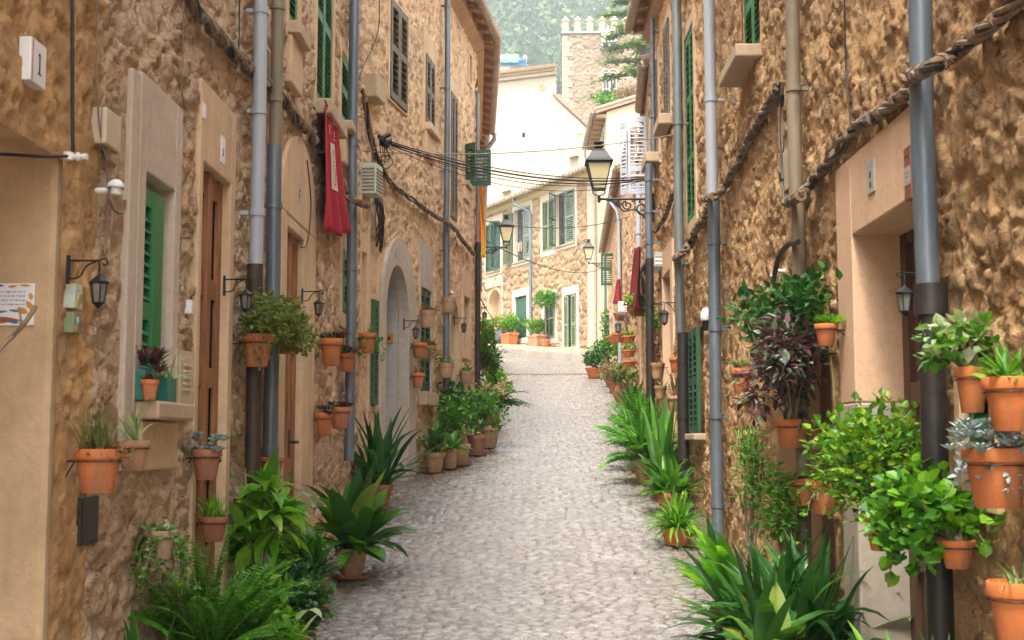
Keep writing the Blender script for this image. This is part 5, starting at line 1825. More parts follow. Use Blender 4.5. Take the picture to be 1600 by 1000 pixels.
plant(wpos(LB, 574, 552, .085), .085, .20, 'orange pot with wiry bare stems on the plaster strip by the narrow green shutter', J(
    A('lf_dry', n=12, L=.2, W=.006, el=(10, 85), prof='thin', droop=(.2, 1)), TR('lf_mid', n=7, L=.34, leafL=.05, leafW=.03, prof='ovate')), group=LW, wall=LB)
for (u, v, rt, h, lab, mt, kd, fn) in (
        (668, 512, .095, .20, 'ribbed pot with a dry brown heather dome before the top of the shuttered window', 'terra_pale', 'basket', B('lf_dry', n=420, R3=(.13, .13, .06), L=.03, W=.008, nl=6, c=(0, 0, .03))),
        (701, 489, .095, .19, 'highest ribbed pot on the blue drainpipe, with a brown spike', 'terra_pale', 'basket', J(S('lf_dry', n=3, rad=.05, L=.05, W=.03, spread=.03, leaves=16, h=.09), TR('lf_mid', n=3, L=.3, leafL=.02, leafW=.012))),
        (655, 559, .085, .17, 'terracotta pot by the arched doorway, level with the trailing dry pot', 'terra', 'pot', A('lf_dry', n=16, L=.14, W=.01, el=(30, 80), prof='thin')),
        (667, 561, .095, .16, 'ribbed pot spilling dry ochre growth across the shuttered window', 'terra_pale', 'basket', J(B('lf_dry', n=260, R3=(.12, .12, .05), L=.035, W=.02, nl=5), TR('lf_dry', n=12, L=.28, leafL=.03, leafW=.022), TR('lf_mid', n=4, L=.2, leafL=.03, leafW=.022))),
        (653, 606, .075, .17, 'pinkish pot lowest beside the arched doorway jamb', 'terra', 'pot', A('lf_dry', n=14, L=.16, W=.012, el=(30, 85), prof='thin')),
        (697, 591, .10, .19, 'ribbed pot with pale green succulents low on the blue drainpipe', 'terra_pale', 'basket', J(S('lf_vari', n=9, rad=.05, L=.05, W=.03, spread=.09, leaves=12, h=.05), B('lf_mid', n=90, R3=(.12, .12, .06), L=.04, W=.03, nl=4))),
        (729, 600, .10, .175, 'ribbed pot with one small green sprig near the house corner', 'terra_pale', 'basket', B('lf_mid', n=40, R3=(.06, .06, .06), L=.05, W=.035, nl=3))):
    plant(wpos(LC, u, v, rt), rt, h, lab, fn, mt, kd, group=LW, wall=LC)
for (u, v, rt, h, lab, fn) in (
        (757, 558, .12, .2, 'orange wall pot just round the black corner pipe, with dark leaves', B('lf_mid', n=320, R3=(.22, .2, .22), L=.07, W=.05, nl=6)),
        (756, 579, .11, .17, 'lower rimmed wall pot round the black corner pipe among the climbing leaves', B('lf_mid', n=160, R3=(.2, .18, .12), L=.07, W=.05, nl=5)),
        (760, 523, .12, .12, 'red wall pot highest of the three round the corner pipe', B('lf_bright', n=160, R3=(.18, .18, .1), L=.06, W=.04, nl=5))):
    s, z = LD.pix(u, v, .22)
    s = min(s, 4.0)
    y = LD.pt(s, 0).y
    plant(at(u, v, y), rt, h, lab, fn, group=LW, wall=LD)

# ---- planters on the green window's sill
def teal_box(s0, s1, o0, o1, z, hgt, label):
    mb = MB()
    mb.wbox(LA, s0, s1, o0, o0 + .007, z, z + hgt); mb.wbox(LA, s0, s1, o1 - .007, o1, z, z + hgt)
    mb.wbox(LA, s0, s0 + .007, o0 + .0072, o1 - .0072, z, z + hgt); mb.wbox(LA, s1 - .007, s1, o0 + .0072, o1 - .0072, z, z + hgt); mb.wbox(LA, s0 + .0072, s1 - .0072, o0 + .0072, o1 - .0072, z, z + hgt * .8)
    root = empty('window_planter', LA.pt((s0 + s1) / 2, z, (o0 + o1) / 2), label, 'planter')
    mb.build('box', M['teal'], root, bevel=.002)
    return root
zs = GW0 + .006
a = LA.s(214, .02); c = LA.s(243, .02)
p1 = teal_box(a, a + .15, .015, .062, zs, .13, 'teal window box with purple leaves at the near end of the green window sill')
r = random.Random(3); q = LA.pt(a + .07, zs + .11, .04)
k_rosette(q, r, 12, .04, .075, .022, .055, 10, .09).build('foliage', M['lf_purple'], p1, recalc=False)
p2 = teal_box(c, c + .13, .02, .088, zs, .115, 'teal window box with a spider plant at the far end of the green window sill')
q = LA.pt(c + .06, zs + .09, .05)
k_strap(q, r, 26, .19, .012, (30, 80), (.6, 1.8), 'thin', .03).build('foliage', M['lf_vari'], p2, recalc=False)
plant(LA.pt(LA.s(240, .085) - .03, zs, .085), .036, .085, 'little terracotta pot between the two teal window boxes', S('lf_purple', n=3, rad=.03, L=.05, W=.016, spread=.02, leaves=9, h=.02))

# ---- left ground plants
def gp_(u, v, back=0.0):
    p = ground(u, v)
    return Vector((p.x, p.y + back, gz(p.y + back) + .008))
plant(gp_(547, 908, .09), .112, .21, 'big aspidistra with orange leaf tips in a pale terracotta pot at the lane edge', J(
    A('lf_aspid', n=44, L=.62, W=.125, el=(20, 86), droop=(.3, 1.6), spread=.08, fold=.12), A('lf_mid', n=26, L=.55, W=.115, el=(10, 80), droop=(.5, 1.9), spread=.08, fold=.12),), 'terra_pale', group=LG, saucer=True)
plant(gp_(588, 800, .10), .14, .24, 'dark strap-leaved plant behind the orange-tipped aspidistra, by the long drainpipe', A('lf_dark', n=54, L=.80, W=.065, el=(25, 85), droop=(.3, 1.4), prof='strap', spread=.1), 'terra_dark', group=LG)
plant(gp_(487, 958, .08), .088, .20, 'dark arching clivia in an orange pot nearest the paving on the left', A('lf_dark', n=40, L=.36, W=.04, el=(15, 80), droop=(.6, 1.8), prof='strap', spread=.05), group=LG, saucer=True)
plant(Vector((-1.32, 7.95, gz(7.95))), .10, .17, 'low bush of small glossy leaves beside the orange clivia pot', B('lf_dark', n=520, R3=(.17, .17, .16), L=.045, W=.028, nl=9), 'terra_dark', group=LG)
def _cane(T, r):
    mb = MB(); mb.tube([T, T + Vector((-.07, -.02, .85))], .006, 6); return mb
plant(Vector((-1.44, 7.3, gz(7.3))), .12, .25, 'tall plant with broad bright green leaves in front of the two drainpipes', J(
    B('lf_bright', 'twig', n=120, R3=(.17, .22, .30), L=.21, W=.085, prof='ovate', nl=8, c=(.02, .05, .56), droop=1.5, nseg=5),
    lambda T, r: [('cane', _cane(T, r), 'twig')]), 'terra_dark', group=LG)
plant(Vector((-1.38, 5.9, gz(5.9))), .15, .42, 'large sword fern filling the foreground corner on the left', J(
    FN('lf_fern', n=44, L=.66, W=.08, el=(45, 88), droop=(.3, 1.4), prs=30), FN('lf_mid', n=20, L=.5, W=.07, el=(15, 80), droop=(.5, 1.6), prs=26)), 'terra_dark', group=LG)
plant(Vector((-1.30, 6.55, gz(6.55))), .13, .24, 'bright low plant of small rounded leaves between the sword fern and the paving', J(
    B('lf_bright', n=1100, R3=(.26, .32, .20), L=.045, W=.036, nl=10, c=(.02, 0, .10)),
    FN('lf_fern', n=14, L=.45, W=.06, el=(20, 70), droop=(.6, 1.6), prs=16)), 'terra', group=LG)
def pale(T, r):
    mb = MB()
    for (dx, dy, dz, L, W, az, el, dr) in ((.02, 0, .22, .20, .085, -.4, 60, 2.6), (.03, -.02, .0, .2, .06, -.7, 35, 1.6), (-.02, .02, .02, .3, .05, .5, 65, .8)):
        e = R(el)
        mb.leaf(T + Vector((dx, dy, dz)), (math.cos(az) * math.cos(e), math.sin(az) * math.cos(e), math.sin(e)), L, W, dr, 'strap', 8, .12)
    st = MB(); st.tube([T, T + Vector((.02, 0, .23))], .005, 5)
    return [('foliage', mb, 'lf_pale'), ('stem', st, 'lf_mid')]
plant(Vector((-1.36, 6.2, gz(6.2))), .12, .34, 'broad glossy leaves mixed into the sword fern in the left foreground', J(
    A('lf_mid', n=34, L=.42, W=.09, el=(20, 85), droop=(.5, 1.8), spread=.08, fold=.12), B('lf_bright', n=400, R3=(.2, .3, .2), L=.05, W=.036, nl=8, c=(.03, -.05, .12))), 'terra_dark', group=LG)
plant(Vector((-1.14, 6.75, gz(6.75))), .06, .14, 'plant with one large pale folded leaf beside the low rounded-leaf plant', pale, 'terra', group=LG)
plant(Vector((-1.47, 5.15, gz(5.15))), .09, .30, 'blade-leaved plant with a few broad upright leaves at the foot of the rough wall', A('lf_dark', n=14, L=.5, W=.04, el=(50, 88), droop=(.1, .9), prof='strap'), 'terra_dark', group=LG)
plant(Vector((-1.36, 7.0, gz(7.0))), .12, .22, 'mixed green tangle filling the gap under the broad bright leaves', J(
    B('lf_mid', n=500, R3=(.18, .3, .22), L=.07, W=.04, nl=9, c=(0, 0, .2)), B('lf_bright', n=260, R3=(.2, .3, .2), L=.06, W=.04, nl=8, c=(.02, -.05, .16))), 'terra_dark', group=LG)
for (x, y, lab, mk, L_, W_, n_) in ((-1.18, 7.15, 'dark small-leaved shrub between the tall bright plant and the orange clivia pot', 'lf_dark', .05, .03, 700),
                             (-1.42, 8.6, 'shaded mid-green shrub low behind the orange clivia pot', 'lf_mid', .07, .04, 420),
                             (-1.46, 6.75, 'small-leaved green filler against the wall under the grassy tuft pot', 'lf_mid', .05, .034, 620),
                             (-1.22, 6.0, 'low mound of dark and light leaves at the left bottom edge of the paving', 'lf_dark', .06, .04, 520)):
    plant(Vector((x, y, gz(y))), .10, .18, lab, J(B(mk, n=n_, R3=(.18, .24, .20), L=L_, W=W_, nl=9, c=(0, 0, .13)), B('lf_bright', n=n_ // 4, R3=(.18, .24, .2), L=L_, W=W_, nl=7, c=(0, 0, .15))), 'terra_dark', group=LG)
# row by the arched doorway
plant(gp_(678, 741, .12), .118, .235, 'lichen-stained pot of broad aspidistra leaves right beside the arched doorway', A('lf_aspid', n=24, L=.42, W=.10, el=(30, 85), droop=(.4, 1.8), spread=.06), 'terra_pale', group=LG)
plant(gp_(703, 735, .10), .10, .24, 'second pot in the row by the arched doorway, with drooping light leaves', A('lf_mid', n=26, L=.36, W=.07, el=(20, 75), droop=(.8, 2.2), spread=.05), 'terra_pale', group=LG)
plant(gp_(720, 729, .10), .11, .26, 'third pot in the row by the arched doorway, standing in a dark saucer', J(
    B('lf_mid', n=520, R3=(.30, .30, .34), L=.075, W=.042, nl=10, c=(.0, .05, .30)), ), 'terra_pale', saucer=True, group=LG)
plant(gp_(706, 722, .30), .14, .3, 'dense dark shrub behind the pots by the arched doorway with dried cream flowers', J(
    B('lf_dark', n=800, R3=(.38, .5, .36), L=.075, W=.042, nl=12, c=(-.02, .0, .42)),
    lambda T, r: [('flowers', k_bush(T, r, 90, (.36, .45, .3), .05, .03, c=(-.05, -.05, .5), nl=6)[0], 'lf_cream')]), 'terra_dark', group=LG)
plant(gp_(744, 713, .12), .12, .26, 'leafy mid-green shrub in the middle of the row of pots along the corner house', J(
    B('lf_mid', n=700, R3=(.40, .42, .34), L=.08, W=.045, nl=11, c=(.05, .05, .30)), ), 'terra_dark', saucer=True, group=LG)
plant(gp_(763, 702, .12), .15, .30, 'shrub with dried cream flower heads in the last brown pot before the corner', J(
    B('lf_mid', n=560, R3=(.36, .40, .28), L=.075, W=.042, nl=9, c=(.02, .05, .34)),
    lambda T, r: [('flowers', k_bush(T, r, 150, (.3, .3, .18), .055, .035, c=(.05, -.05, .5), nl=7)[0], 'lf_cream')],
    lambda T, r: [('arching_branch', k_fern(T + Vector((.1, 0, .35)), r, 5, .5, .10, (-5, 25), (.3, .9), 0.1, .5, 9), 'lf_dark')]), 'terra_pale', group=LG)
plant(gp_(768, 664, .12), .16, .28, 'tall climbing plant of light leaves just beyond the black corner pipe', J(
    B('lf_mid', n=800, R3=(.24, .4, .62), L=.09, W=.055, nl=12, c=(-.05, .1, .75)),
    B('lf_bright', n=160, R3=(.26, .35, .3), L=.13, W=.07, nl=7, c=(.02, .0, .35)),
    lambda T, r: [('strap_leaves', k_strap(T + Vector((.12, 0, .2)), r, 12, .55, .07, (25, 75), (.3, 1.2), 'lance', .06), 'lf_aspid')]), 'terra_dark', group=LG)

# ---- right wall pots, near to far
plant(wpos(RA, 1592, 1010, .085, .03), .085, .20, 'orange pot with a pale spider plant, low at the right edge', A('lf_vari', n=22, L=.13, W=.012, el=(20, 80), droop=(.5, 1.6), prof='thin', spread=.03), group=RW, wall=RA)
plant(wpos(RA, 1560, 793, .10, .03), .10, .19, 'large orange pot spilling silver-grey leaves under the pair of high pots', J(
    S('lf_blue', n=60, rad=.04, L=.04, W=.022, spread=.14, leaves=10, h=.10), TR('lf_blue', n=26, L=.2, leafL=.03, leafW=.022, prof='ovate')), 'terra', group=RW, wall=RA)
plant(wpos(RA, 1585, 674, .088, .03), .088, .17, 'broad terracotta pot with a bright leafy tuft, high at the right edge', A('lf_bright', n=46, L=.14, W=.022, el=(20, 85), droop=(.4, 1.4), prof='lance', spread=.05, nseg=4), group=RW, wall=RA)
plant(wpos(RA, 1520, 645, .055, .035), .055, .16, 'narrow pot crowned with thick round pale-edged leaves near the black drainpipe collar', J(
    B('lf_mid', n=150, R3=(.14, .16, .10), L=.045, W=.036, nl=7, c=(-.03, .03, .09)), B('lf_vari', n=130, R3=(.15, .17, .11), L=.045, W=.036, nl=7, c=(-.03, .03, .09))), group=RW, wall=RA)
plant(wpos(RA, 1497, 888, .06, .06), .06, .10, 'red-orange pot with large round leaves in front of the black drainpipe', J(
    B('lf_bright', n=420, R3=(.22, .34, .19), L=.050, W=.048, prof='round', nl=10, c=(-.08, .14, .09), droop=.3),
    B('lf_mid', n=420, R3=(.21, .33, .18), L=.048, W=.046, prof='round', nl=10, c=(-.06, .12, .05), droop=.3),
    OFF(TR('lf_bright', n=5, L=.26, leafL=.06, leafW=.058), -.08, .14, .03)), group=RW, wall=RA)
plant(wpos(RA, 1385, 860, .09, .06), .09, .16, 'yellow-green bushy plant covering the foot of the salmon doorway', J(
    B('lf_yellow', n=1500, R3=(.27, .48, .34), L=.036, W=.030, nl=16, c=(-.03, .05, .20), droop=.4),
    B('lf_mid', n=1000, R3=(.25, .46, .33), L=.036, W=.030, nl=14, c=(-.02, .05, .17), droop=.4)), 'terra', group=RW, wall=RA)
plant(wpos(RA, 1291, 541, .055, .06), .055, .115, 'small orange pot with a bright green rosette above the purple hanging plant', S('lf_bright', n=5, rad=.04, L=.085, W=.03, spread=.04, leaves=16, h=.02), group=RW, wall=RA)
plant(wpos(RA, 1159, 616, .07, .03), .07, .19, 'tapered orange pot with a pale succulent left of the purple hanging plant', S('lf_vari', n=4, rad=.04, L=.07, W=.03, spread=.05, leaves=12, h=.05), group=RW, wall=RA)
plant(wpos(RA, 1240, 700, .10, .05), .10, .16, 'big hanging tradescantia with purple and silvery leaves on the orange wall', J(
    B('lf_tradesc', n=1700, R3=(.24, .62, .38), L=.062, W=.026, prof='lance', nl=14, c=(-.03, -.02, .33), droop=.6, up=0, nseg=4),
    B('lf_dark', n=1100, R3=(.22, 1.2, .26), L=.060, W=.038, nl=15, c=(-.02, .35, .60), droop=.5)), group=RW, wall=RA)
plant(wpos(RA, 1288, 803, .075, .05), .075, .17, 'orange pot with dark ferny growth under the purple hanging plant', J(FN('lf_mid', n=18, L=.2, W=.03, el=(0, 70), prs=10), TR('lf_olive', n=10, L=.2, leafL=.03, leafW=.015, prof='lance')), group=RW, wall=RA)
plant(wpos(RA, 1256, 790, .065, .05), .065, .15, 'orange pot half hidden beside the dark ferny pot', J(FN('lf_olive', n=12, L=.18, W=.03, el=(0, 70), prs=10)), group=RW, wall=RA)
for (w, u, v, rt, h, lab, mt, kd, fn) in (
        (RA, 1054, 643, .085, .165, 'pot of bare cactus stems on the pink surround by the black pipe', 'terra_pale', 'pot', lambda T, r: [('stems', _stems(T, r), 'twig')]),
        (RA, 1057, 582, .07, .16, 'rimmed pot half behind the black lower drainpipe', 'terra', 'pot', S('lf_red', n=2, rad=.03, L=.05, W=.02, spread=.04)),
        (RA, 1027.5, 592, .085, .19, 'pale bowl-shaped wall pot with dry grass left of the pink surround', 'terra_pale', 'bowl', A('lf_dry', n=18, L=.15, W=.010, el=(0, 70), prof='thin')),
        (RA, 1024.5, 567, .06, .11, 'orange pot with purple leaves stacked over the bowl-shaped wall pot', 'terra', 'pot', B('lf_purple', n=90, R3=(.10, .10, .10), L=.06, W=.022, nl=5)),
        (RA, 1024, 602, .04, .10, 'tiny pot with red leaves just under the bowl-shaped wall pot', 'terra', 'pot', S('lf_red', n=4, rad=.03, L=.045, W=.02, spread=.03)),
        (RA, 1032, 623, .075, .15, 'lowest weathered pot of the stack by the pink surround', 'terra_pale', 'bowl', A('lf_mid', n=12, L=.15, W=.014, el=(0, 70), prof='thin')),
        (RA, 1021, 532, .045, .09, 'leafy pot above the purple plants on the green pipe', 'terra', 'pot', B('lf_bright', n=120, R3=(.12, .14, .20), L=.07, W=.04, nl=6))):
    plant(wpos(w, u, v, rt), rt, h, lab, fn if True else None, mt, kd, group=RW, wall=w) if lab[:11] != 'pot of bare' else None
def _stems(T, r):
    mb = MB()
    for k in range(5): mb.tube([T + Vector((r.uniform(-.04, .04), r.uniform(-.04, .04), -.01)), T + Vector((r.uniform(-.05, .05), r.uniform(-.05, .05), r.uniform(.12, .26)))], [.012, .009], 6)
    return mb
plant(wpos(RA, 1054, 643, .085), .085, .165, 'pot of bare cactus stems on the pink surround by the black pipe', lambda T, r: [('stems', _stems(T, r), 'lf_dry')], 'terra_pale', group=RW, wall=RA)
for (w, u, v, rt, h, lab, fn) in (
        (RB, 982, 537, .14, .17, 'highest of the three pots stacked down the pale pipe, with yellow-green leaves', B('lf_yellow', n=50, R3=(.12, .12, .1), L=.1, W=.05, nl=4)),
        (RB, 982.5, 558, .14, .15, 'middle one of the three pots stacked down the pale pipe, with yellow blooms', B('lf_yellow', n=70, R3=(.14, .14, .1), L=.09, W=.05, nl=4)),
        (RB, 984, 574, .14, .13, 'bare lowest one of the three pots stacked down the pale pipe', A('lf_mid', n=6, L=.1, W=.02, prof='thin')),
        (RC, 956, 538, .17, .22, 'far wall pot of the trio beside the low-eaved house door', A('lf_dry', n=14, L=.2, W=.02, prof='thin')),
        (RC, 961, 537, .17, .22, 'middle wall pot of the trio beside the low-eaved house door', A('lf_dry', n=14, L=.2, W=.02, prof='thin')),
        (RC, 966.5, 535, .17, .22, 'near wall pot of the trio beside the low-eaved house door', A('lf_mid', n=14, L=.2, W=.02, prof='thin')),
        (RC, 968, 501, .15, .2, 'orange wall pot below the short crimson cloth', A('lf_mid', n=14, L=.15, W=.03, prof='thin')),
        (RB, 996, 494, .14, .10, 'hanging basket of yellow-green leaves under the long crimson cloth', J(B('lf_yellow', n=200, R3=(.26, .26, .14), L=.08, W=.05, nl=6), TR('lf_mid', n=6, L=.3, leafL=.05, leafW=.03)))):
    plant(wpos(w, u, v, rt), rt, h, lab, fn, 'terra', 'pot', group=RW, wall=w)

# ---- right ground plants
plant(gp_(1062, 857, .11), .135, .14, 'spider plant in a low orange bowl beside the grey drainpipe foot', J(
    A('lf_bright', n=130, L=.36, W=.02, el=(10, 86), droop=(.6, 1.9), prof='strap', spread=.05, nseg=7), A('lf_mid', n=60, L=.34, W=.02, el=(0, 80), droop=(.8, 2.2), prof='strap', spread=.05, nseg=7)), 'terra', 'bowl', group=RG)
plant(Vector((1.52, 12.3, gz(12.3))), .14, .20, 'arching green strap-leaved clump behind the spider plant bowl', A('lf_mid', n=90, L=.42, W=.045, el=(15, 85), droop=(.5, 1.6), prof='strap', spread=.1), 'terra_dark', group=RG)
plant(Vector((1.55, 13.2, gz(13.2))), .14, .24, 'upright clump with tall broad blades against the black drainpipe', J(A('lf_mid', n=16, L=.85, W=.085, el=(60, 89), droop=(.1, .6), prof='lance', spread=.08), A('lf_aspid', n=50, L=.46, W=.06, el=(15, 80), droop=(.4, 1.4), prof='lance', spread=.1)), 'terra_dark', group=RG)
plant(Vector((1.50, 14.3, gz(14.3))), .16, .28, 'nearest lush fern in the green bank on the right', J(FN('lf_fern', n=60, L=.58, W=.10, el=(20, 88), droop=(.4, 1.3), prs=18), A('lf_bright', n=40, L=.5, W=.04, el=(35, 85), droop=(.3, 1), prof='lance', spread=.1)), 'terra_dark', group=RG)
plant(Vector((1.54, 15.4, gz(15.4))), .16, .3, 'second fern in the green bank on the right, brighter and taller', J(FN('lf_fern', n=60, L=.62, W=.10, el=(25, 88), droop=(.3, 1.2), prs=18), A('lf_bright', n=50, L=.6, W=.04, el=(40, 88), droop=(.3, 1), prof='lance', spread=.12)), 'terra_dark', group=RG)
plant(Vector((1.60, 16.5, gz(16.5))), .16, .3, 'third fern in the green bank, between the brighter one and the far leafy clump', J(FN('lf_fern', n=50, L=.62, W=.10, el=(30, 88), droop=(.3, 1.2), prs=16), A('lf_mid', n=40, L=.6, W=.045, el=(40, 88), droop=(.2, .9), prof='lance', spread=.12)), 'terra_dark', group=RG)
plant(Vector((1.80, 18.2, gz(18.2))), .16, .3, 'leafy fern-like clump at the far end of the green bank', J(FN('lf_fern', n=44, L=.6, W=.10, el=(30, 88), droop=(.3, 1.2), prs=16), A('lf_mid', n=34, L=.65, W=.06, el=(45, 88), droop=(.2, .9), prof='lance')), 'terra_dark', group=RG)
plant(Vector((2.02, 21.5, gz(21.5))), .18, .3, 'spiky dark clump between the green bank and the brown glazed urn', A('lf_dark', n=50, L=.6, W=.05, el=(15, 80), droop=(.3, 1.3), prof='strap', spread=.1), 'terra_dark', group=RG)
plant(gp_(975, 634, .16), .19, .46, 'brown glazed urn with loose grey-green leaves at the right foot of the lane', J(B('lf_olive', n=240, R3=(.36, .36, .2), L=.11, W=.07, nl=8, c=(0, 0, .16)), A('lf_dark', n=24, L=.5, W=.04, el=(10, 70), prof='strap')), 'terra_dark', 'urn', rb=.10, group=RG)
plant(gp_(962, 615, .2), .16, .26, 'dry purple-brown bush next up the lane from the brown urn', B('lf_dry', n=420, R3=(.4, .4, .3), L=.09, W=.04, nl=9, c=(0, 0, .2)), 'terra_dark', group=RG)
plant(gp_(956, 606, .2), .16, .26, 'low olive bush just beyond the dry purple-brown one', B('lf_olive', n=360, R3=(.4, .45, .22), L=.1, W=.06, nl=8, c=(0, 0, .14)), 'terra_dark', group=RG)
plant(gp_(951, 590, .2), .2, .3, 'round green shrub standing against the wall below the low eave', B('lf_mid', n=520, R3=(.5, .5, .45), L=.12, W=.07, nl=10, c=(0, 0, .35)), 'terra_dark', group=RG)
plant(gp_(929, 592, .18), .22, .28, 'orange pot of dark leaves standing out in the lane furthest up on the right', B('lf_dark', n=240, R3=(.32, .32, .26), L=.12, W=.08, nl=8, c=(0, 0, .2)), 'terra', group=RG)
plant(gp_(948, 567, .2), .2, .3, 'tall narrow evergreen bush by the far corner pipe', B('lf_mid', n=420, R3=(.35, .4, .85), L=.12, W=.07, nl=10, c=(.1, 0, .8)), 'terra_dark', group=RG)
plant(Vector((1.40, 6.6, gz(6.6))), .18, .20, 'dense dark clump of long strap leaves in the right foreground', J(
    A('lf_dark', n=190, L=.72, W=.045, el=(5, 88), droop=(.5, 2.4), prof='strap', spread=.2), A('lf_aspid', n=90, L=.64, W=.07, el=(15, 85), droop=(.6, 2.2), prof='lance', spread=.14)), 'terra_dark', group=RG)
plant(Vector((1.24, 7.3, gz(7.3))), .12, .32, 'bright lime broad leaves arching over the paving beside the dark clump', J(
    A('lf_bright', n=20, L=.55, W=.10, el=(30, 75), droop=(.7, 1.7), prof='lance', spread=.05, az=PI, azs=1.2), A('lf_aspid', n=10, L=.5, W=.07, el=(20, 80), droop=(.5, 1.6), prof='lance')), 'terra_dark', group=RG)
plant(Vector((1.20, 6.2, gz(6.2))), .12, .22, 'wide-leaved clump with a few yellow blades at the bottom edge before the dark clump', J(
    A('lf_aspid', n=40, L=.5, W=.10, el=(10, 80), droop=(.5, 2.0), spread=.08, fold=.12), A('lf_yellow', n=14, L=.45, W=.06, el=(15, 70), droop=(.7, 2.0), prof='lance')), 'terra_dark', group=RG)
plant(Vector((1.56, 7.35, gz(7.35))), .10, .30, 'green trailing foliage filling the wall foot below the big tradescantia', J(
    B('lf_mid', n=420, R3=(.10, .4, .40), L=.055, W=.03, nl=10, c=(0, 0, .45)), B('lf_yellow', n=160, R3=(.10, .3, .3), L=.05, W=.025, nl=7, c=(0, 0, .5))), 'terra_dark', group=RG)
plant(Vector((1.50, 8.25, gz(8.25))), .10, .22, 'wispy pale feathery plant climbing the wall beneath the tapered orange pot', B('lf_mid', 'twig', n=900, R3=(.12, .24, .55), L=.055, W=.012, prof='lance', nl=10, c=(.02, 0, .62), droop=.5), 'terra_dark', group=RG)
plant(Vector((1.42, 4.75, gz(4.75))), .12, .45, 'light green blades rising at the bottom edge below the round-leaved pot', A('lf_bright', n=14, L=.5, W=.05, el=(45, 85), droop=(.3, 1.3), prof='lance', spread=.05), 'terra_dark', group=RG)
plant(Vector((1.47, 4.35, gz(4.35))), .10, .50, 'dark upright blades at the bottom right corner beside the black pipe', A('lf_dark', n=12, L=.45, W=.05, el=(65, 89), droop=(.0, .4), prof='lance', spread=.05), 'terra_dark', group=RG)

# ---- planters by the far house
def box_planter(u, v, w_, h, dpt, mat, label, fol):
    p = ground(u, v)
    # stand it on the footway in front of FB
    s = (p - FB.p0).dot(FB.d)
    b = FB.pt(s, gz(p.y) + .13, .48)
    b.z = gz(b.y) + .14
    root = empty('planter', b, label, 'planter', 'planters along the far stone house')
    mb = MB()
    P = []
    for (k, z) in ((.82, 0), (1, h * .8)):
        for x, y in ((-1, -1), (1, -1), (1, 1), (-1, 1)): P.append(b + FB.d * x * w_ / 2 * k + FB.n * y * dpt / 2 * k + UP * z)
    mb.hexa(P)
    mb.box(b, FB.d, FB.n, UP, -w_ * .53, w_ * .53, -dpt * .54, dpt * .54, h * .802, h)
    mb.build('box', M[mat], root, bevel=.015)
    SEED[0] += 1
    for nm, m, mk in fol(b + UP * h, random.Random(SEED[0])): m.build(nm, M[mk], root, recalc=False)
box_planter(811, 543, .95, .52, .5, 'terra', 'orange trough with a clipped bright green shrub under the dark green door', J(B('lf_bright', n=1100, R3=(.62, .5, .55), L=.12, W=.08, nl=14, c=(0, 0, .42)), B('lf_yellow', n=300, R3=(.62, .5, .5), L=.11, W=.07, nl=10, c=(0, 0, .4))))
box_planter(859, 546, .95, .50, .5, 'terra_pale', 'pale pink trough with a yellow-green shrub beside the far doorway', J(B('lf_bright', n=600, R3=(.5, .45, .42), L=.12, W=.08, nl=10, c=(.1, 0, .36)), B('lf_yellow', n=500, R3=(.6, .5, .42), L=.12, W=.08, nl=10, c=(-.15, 0, .34))))
p = ground(774, 541)
plant(Vector((p.x + .1, p.y - .5, gz(p.y - .5) + .1)), .30, .62, 'tall orange pot with yellowing leaves by the arched porch', J(B('lf_yellow', n=420, R3=(.65, .6, .5), L=.14, W=.09, nl=10, c=(-.1, 0, .4)), B('lf_cream', n=180, R3=(.6, .5, .5), L=.12, W=.08, nl=8, c=(.1, 0, .5))), 'terra')
p = ground(868, 546)
def ltree(T, r):
    mb, st = k_bush(T, r, 260, (.62, .55, .42), .22, .13, nl=9, c=(0, 0, 1.75)); st = MB()
    st.tube([T - UP * .05, T + Vector((.02, 0, .8)), T + Vector((0, 0, 1.6))], [.035, .03, .025], 7)
    for k in range(6):
        a = k * 1.1; st.tube([T + UP * 1.5, T + Vector((.4 * math.cos(a), .4 * math.sin(a), 1.75 + .1 * (k % 3)))], [.02, .008], 5)
    return [('crown', mb, 'lf_mid'), ('trunk', st, 'bark')]
b = FB.pt(FB.s(868), 0, .5)
plant(Vector((b.x, b.y, gz(b.y) + .14)), .2, .32, 'slim little lollipop tree in a pot between the two green far windows', ltree, 'terra', name='potted_tree', cat='tree')
p = ground(783, 542)
mb = MB()
cc = Vector((p.x, p.y - .4, gz(p.y - .4) + .08))
rnd = random.Random(2)
def bagf(a, b):
    an = a * 2 * PI; z = b * .75
    r = .34 * (1 - b ** 2.2) ** .5 * (1 + .16 * math.sin(5 * an + 3 * b) + .1 * math.sin(9 * an)) + .03
    return cc + Vector((r * math.cos(an), r * math.sin(an), z))
mb.grid(bagf, 28, 8)
tag(mb.build('rubbish_bag', M['bluebag'], None, smooth=True), 'dark blue crumpled bag leaning beside the tall orange pot', 'bag')

# ---- fallen leaves and petals along the edges of the paving
rnd = random.Random(77)
mb = MB()
for k in range(130):
    y = rnd.uniform(7.6, 24)
    lx = (-1.25 if y < 12.8 else -1.25 + (y - 12.8) * .14); rx = 1.45 + (max(0, y - 17)) * .07
    x = lx + rnd.expovariate(5.0) if rnd.random() < .55 else rx - rnd.expovariate(5.0)
    z = gz(y) + .012
    mb.leaf((x, y, z), (rnd.gauss(0, 1), rnd.gauss(0, 1), rnd.uniform(0, .3)), rnd.uniform(.03, .07), rnd.uniform(.012, .03), .3, 'ovate', 3, .3)
tag(mb.build('fallen_leaves', M['lf_dry'], None, recalc=False), 'dry fallen leaves scattered along the edges of the paving', 'leaves', kind='stuff')
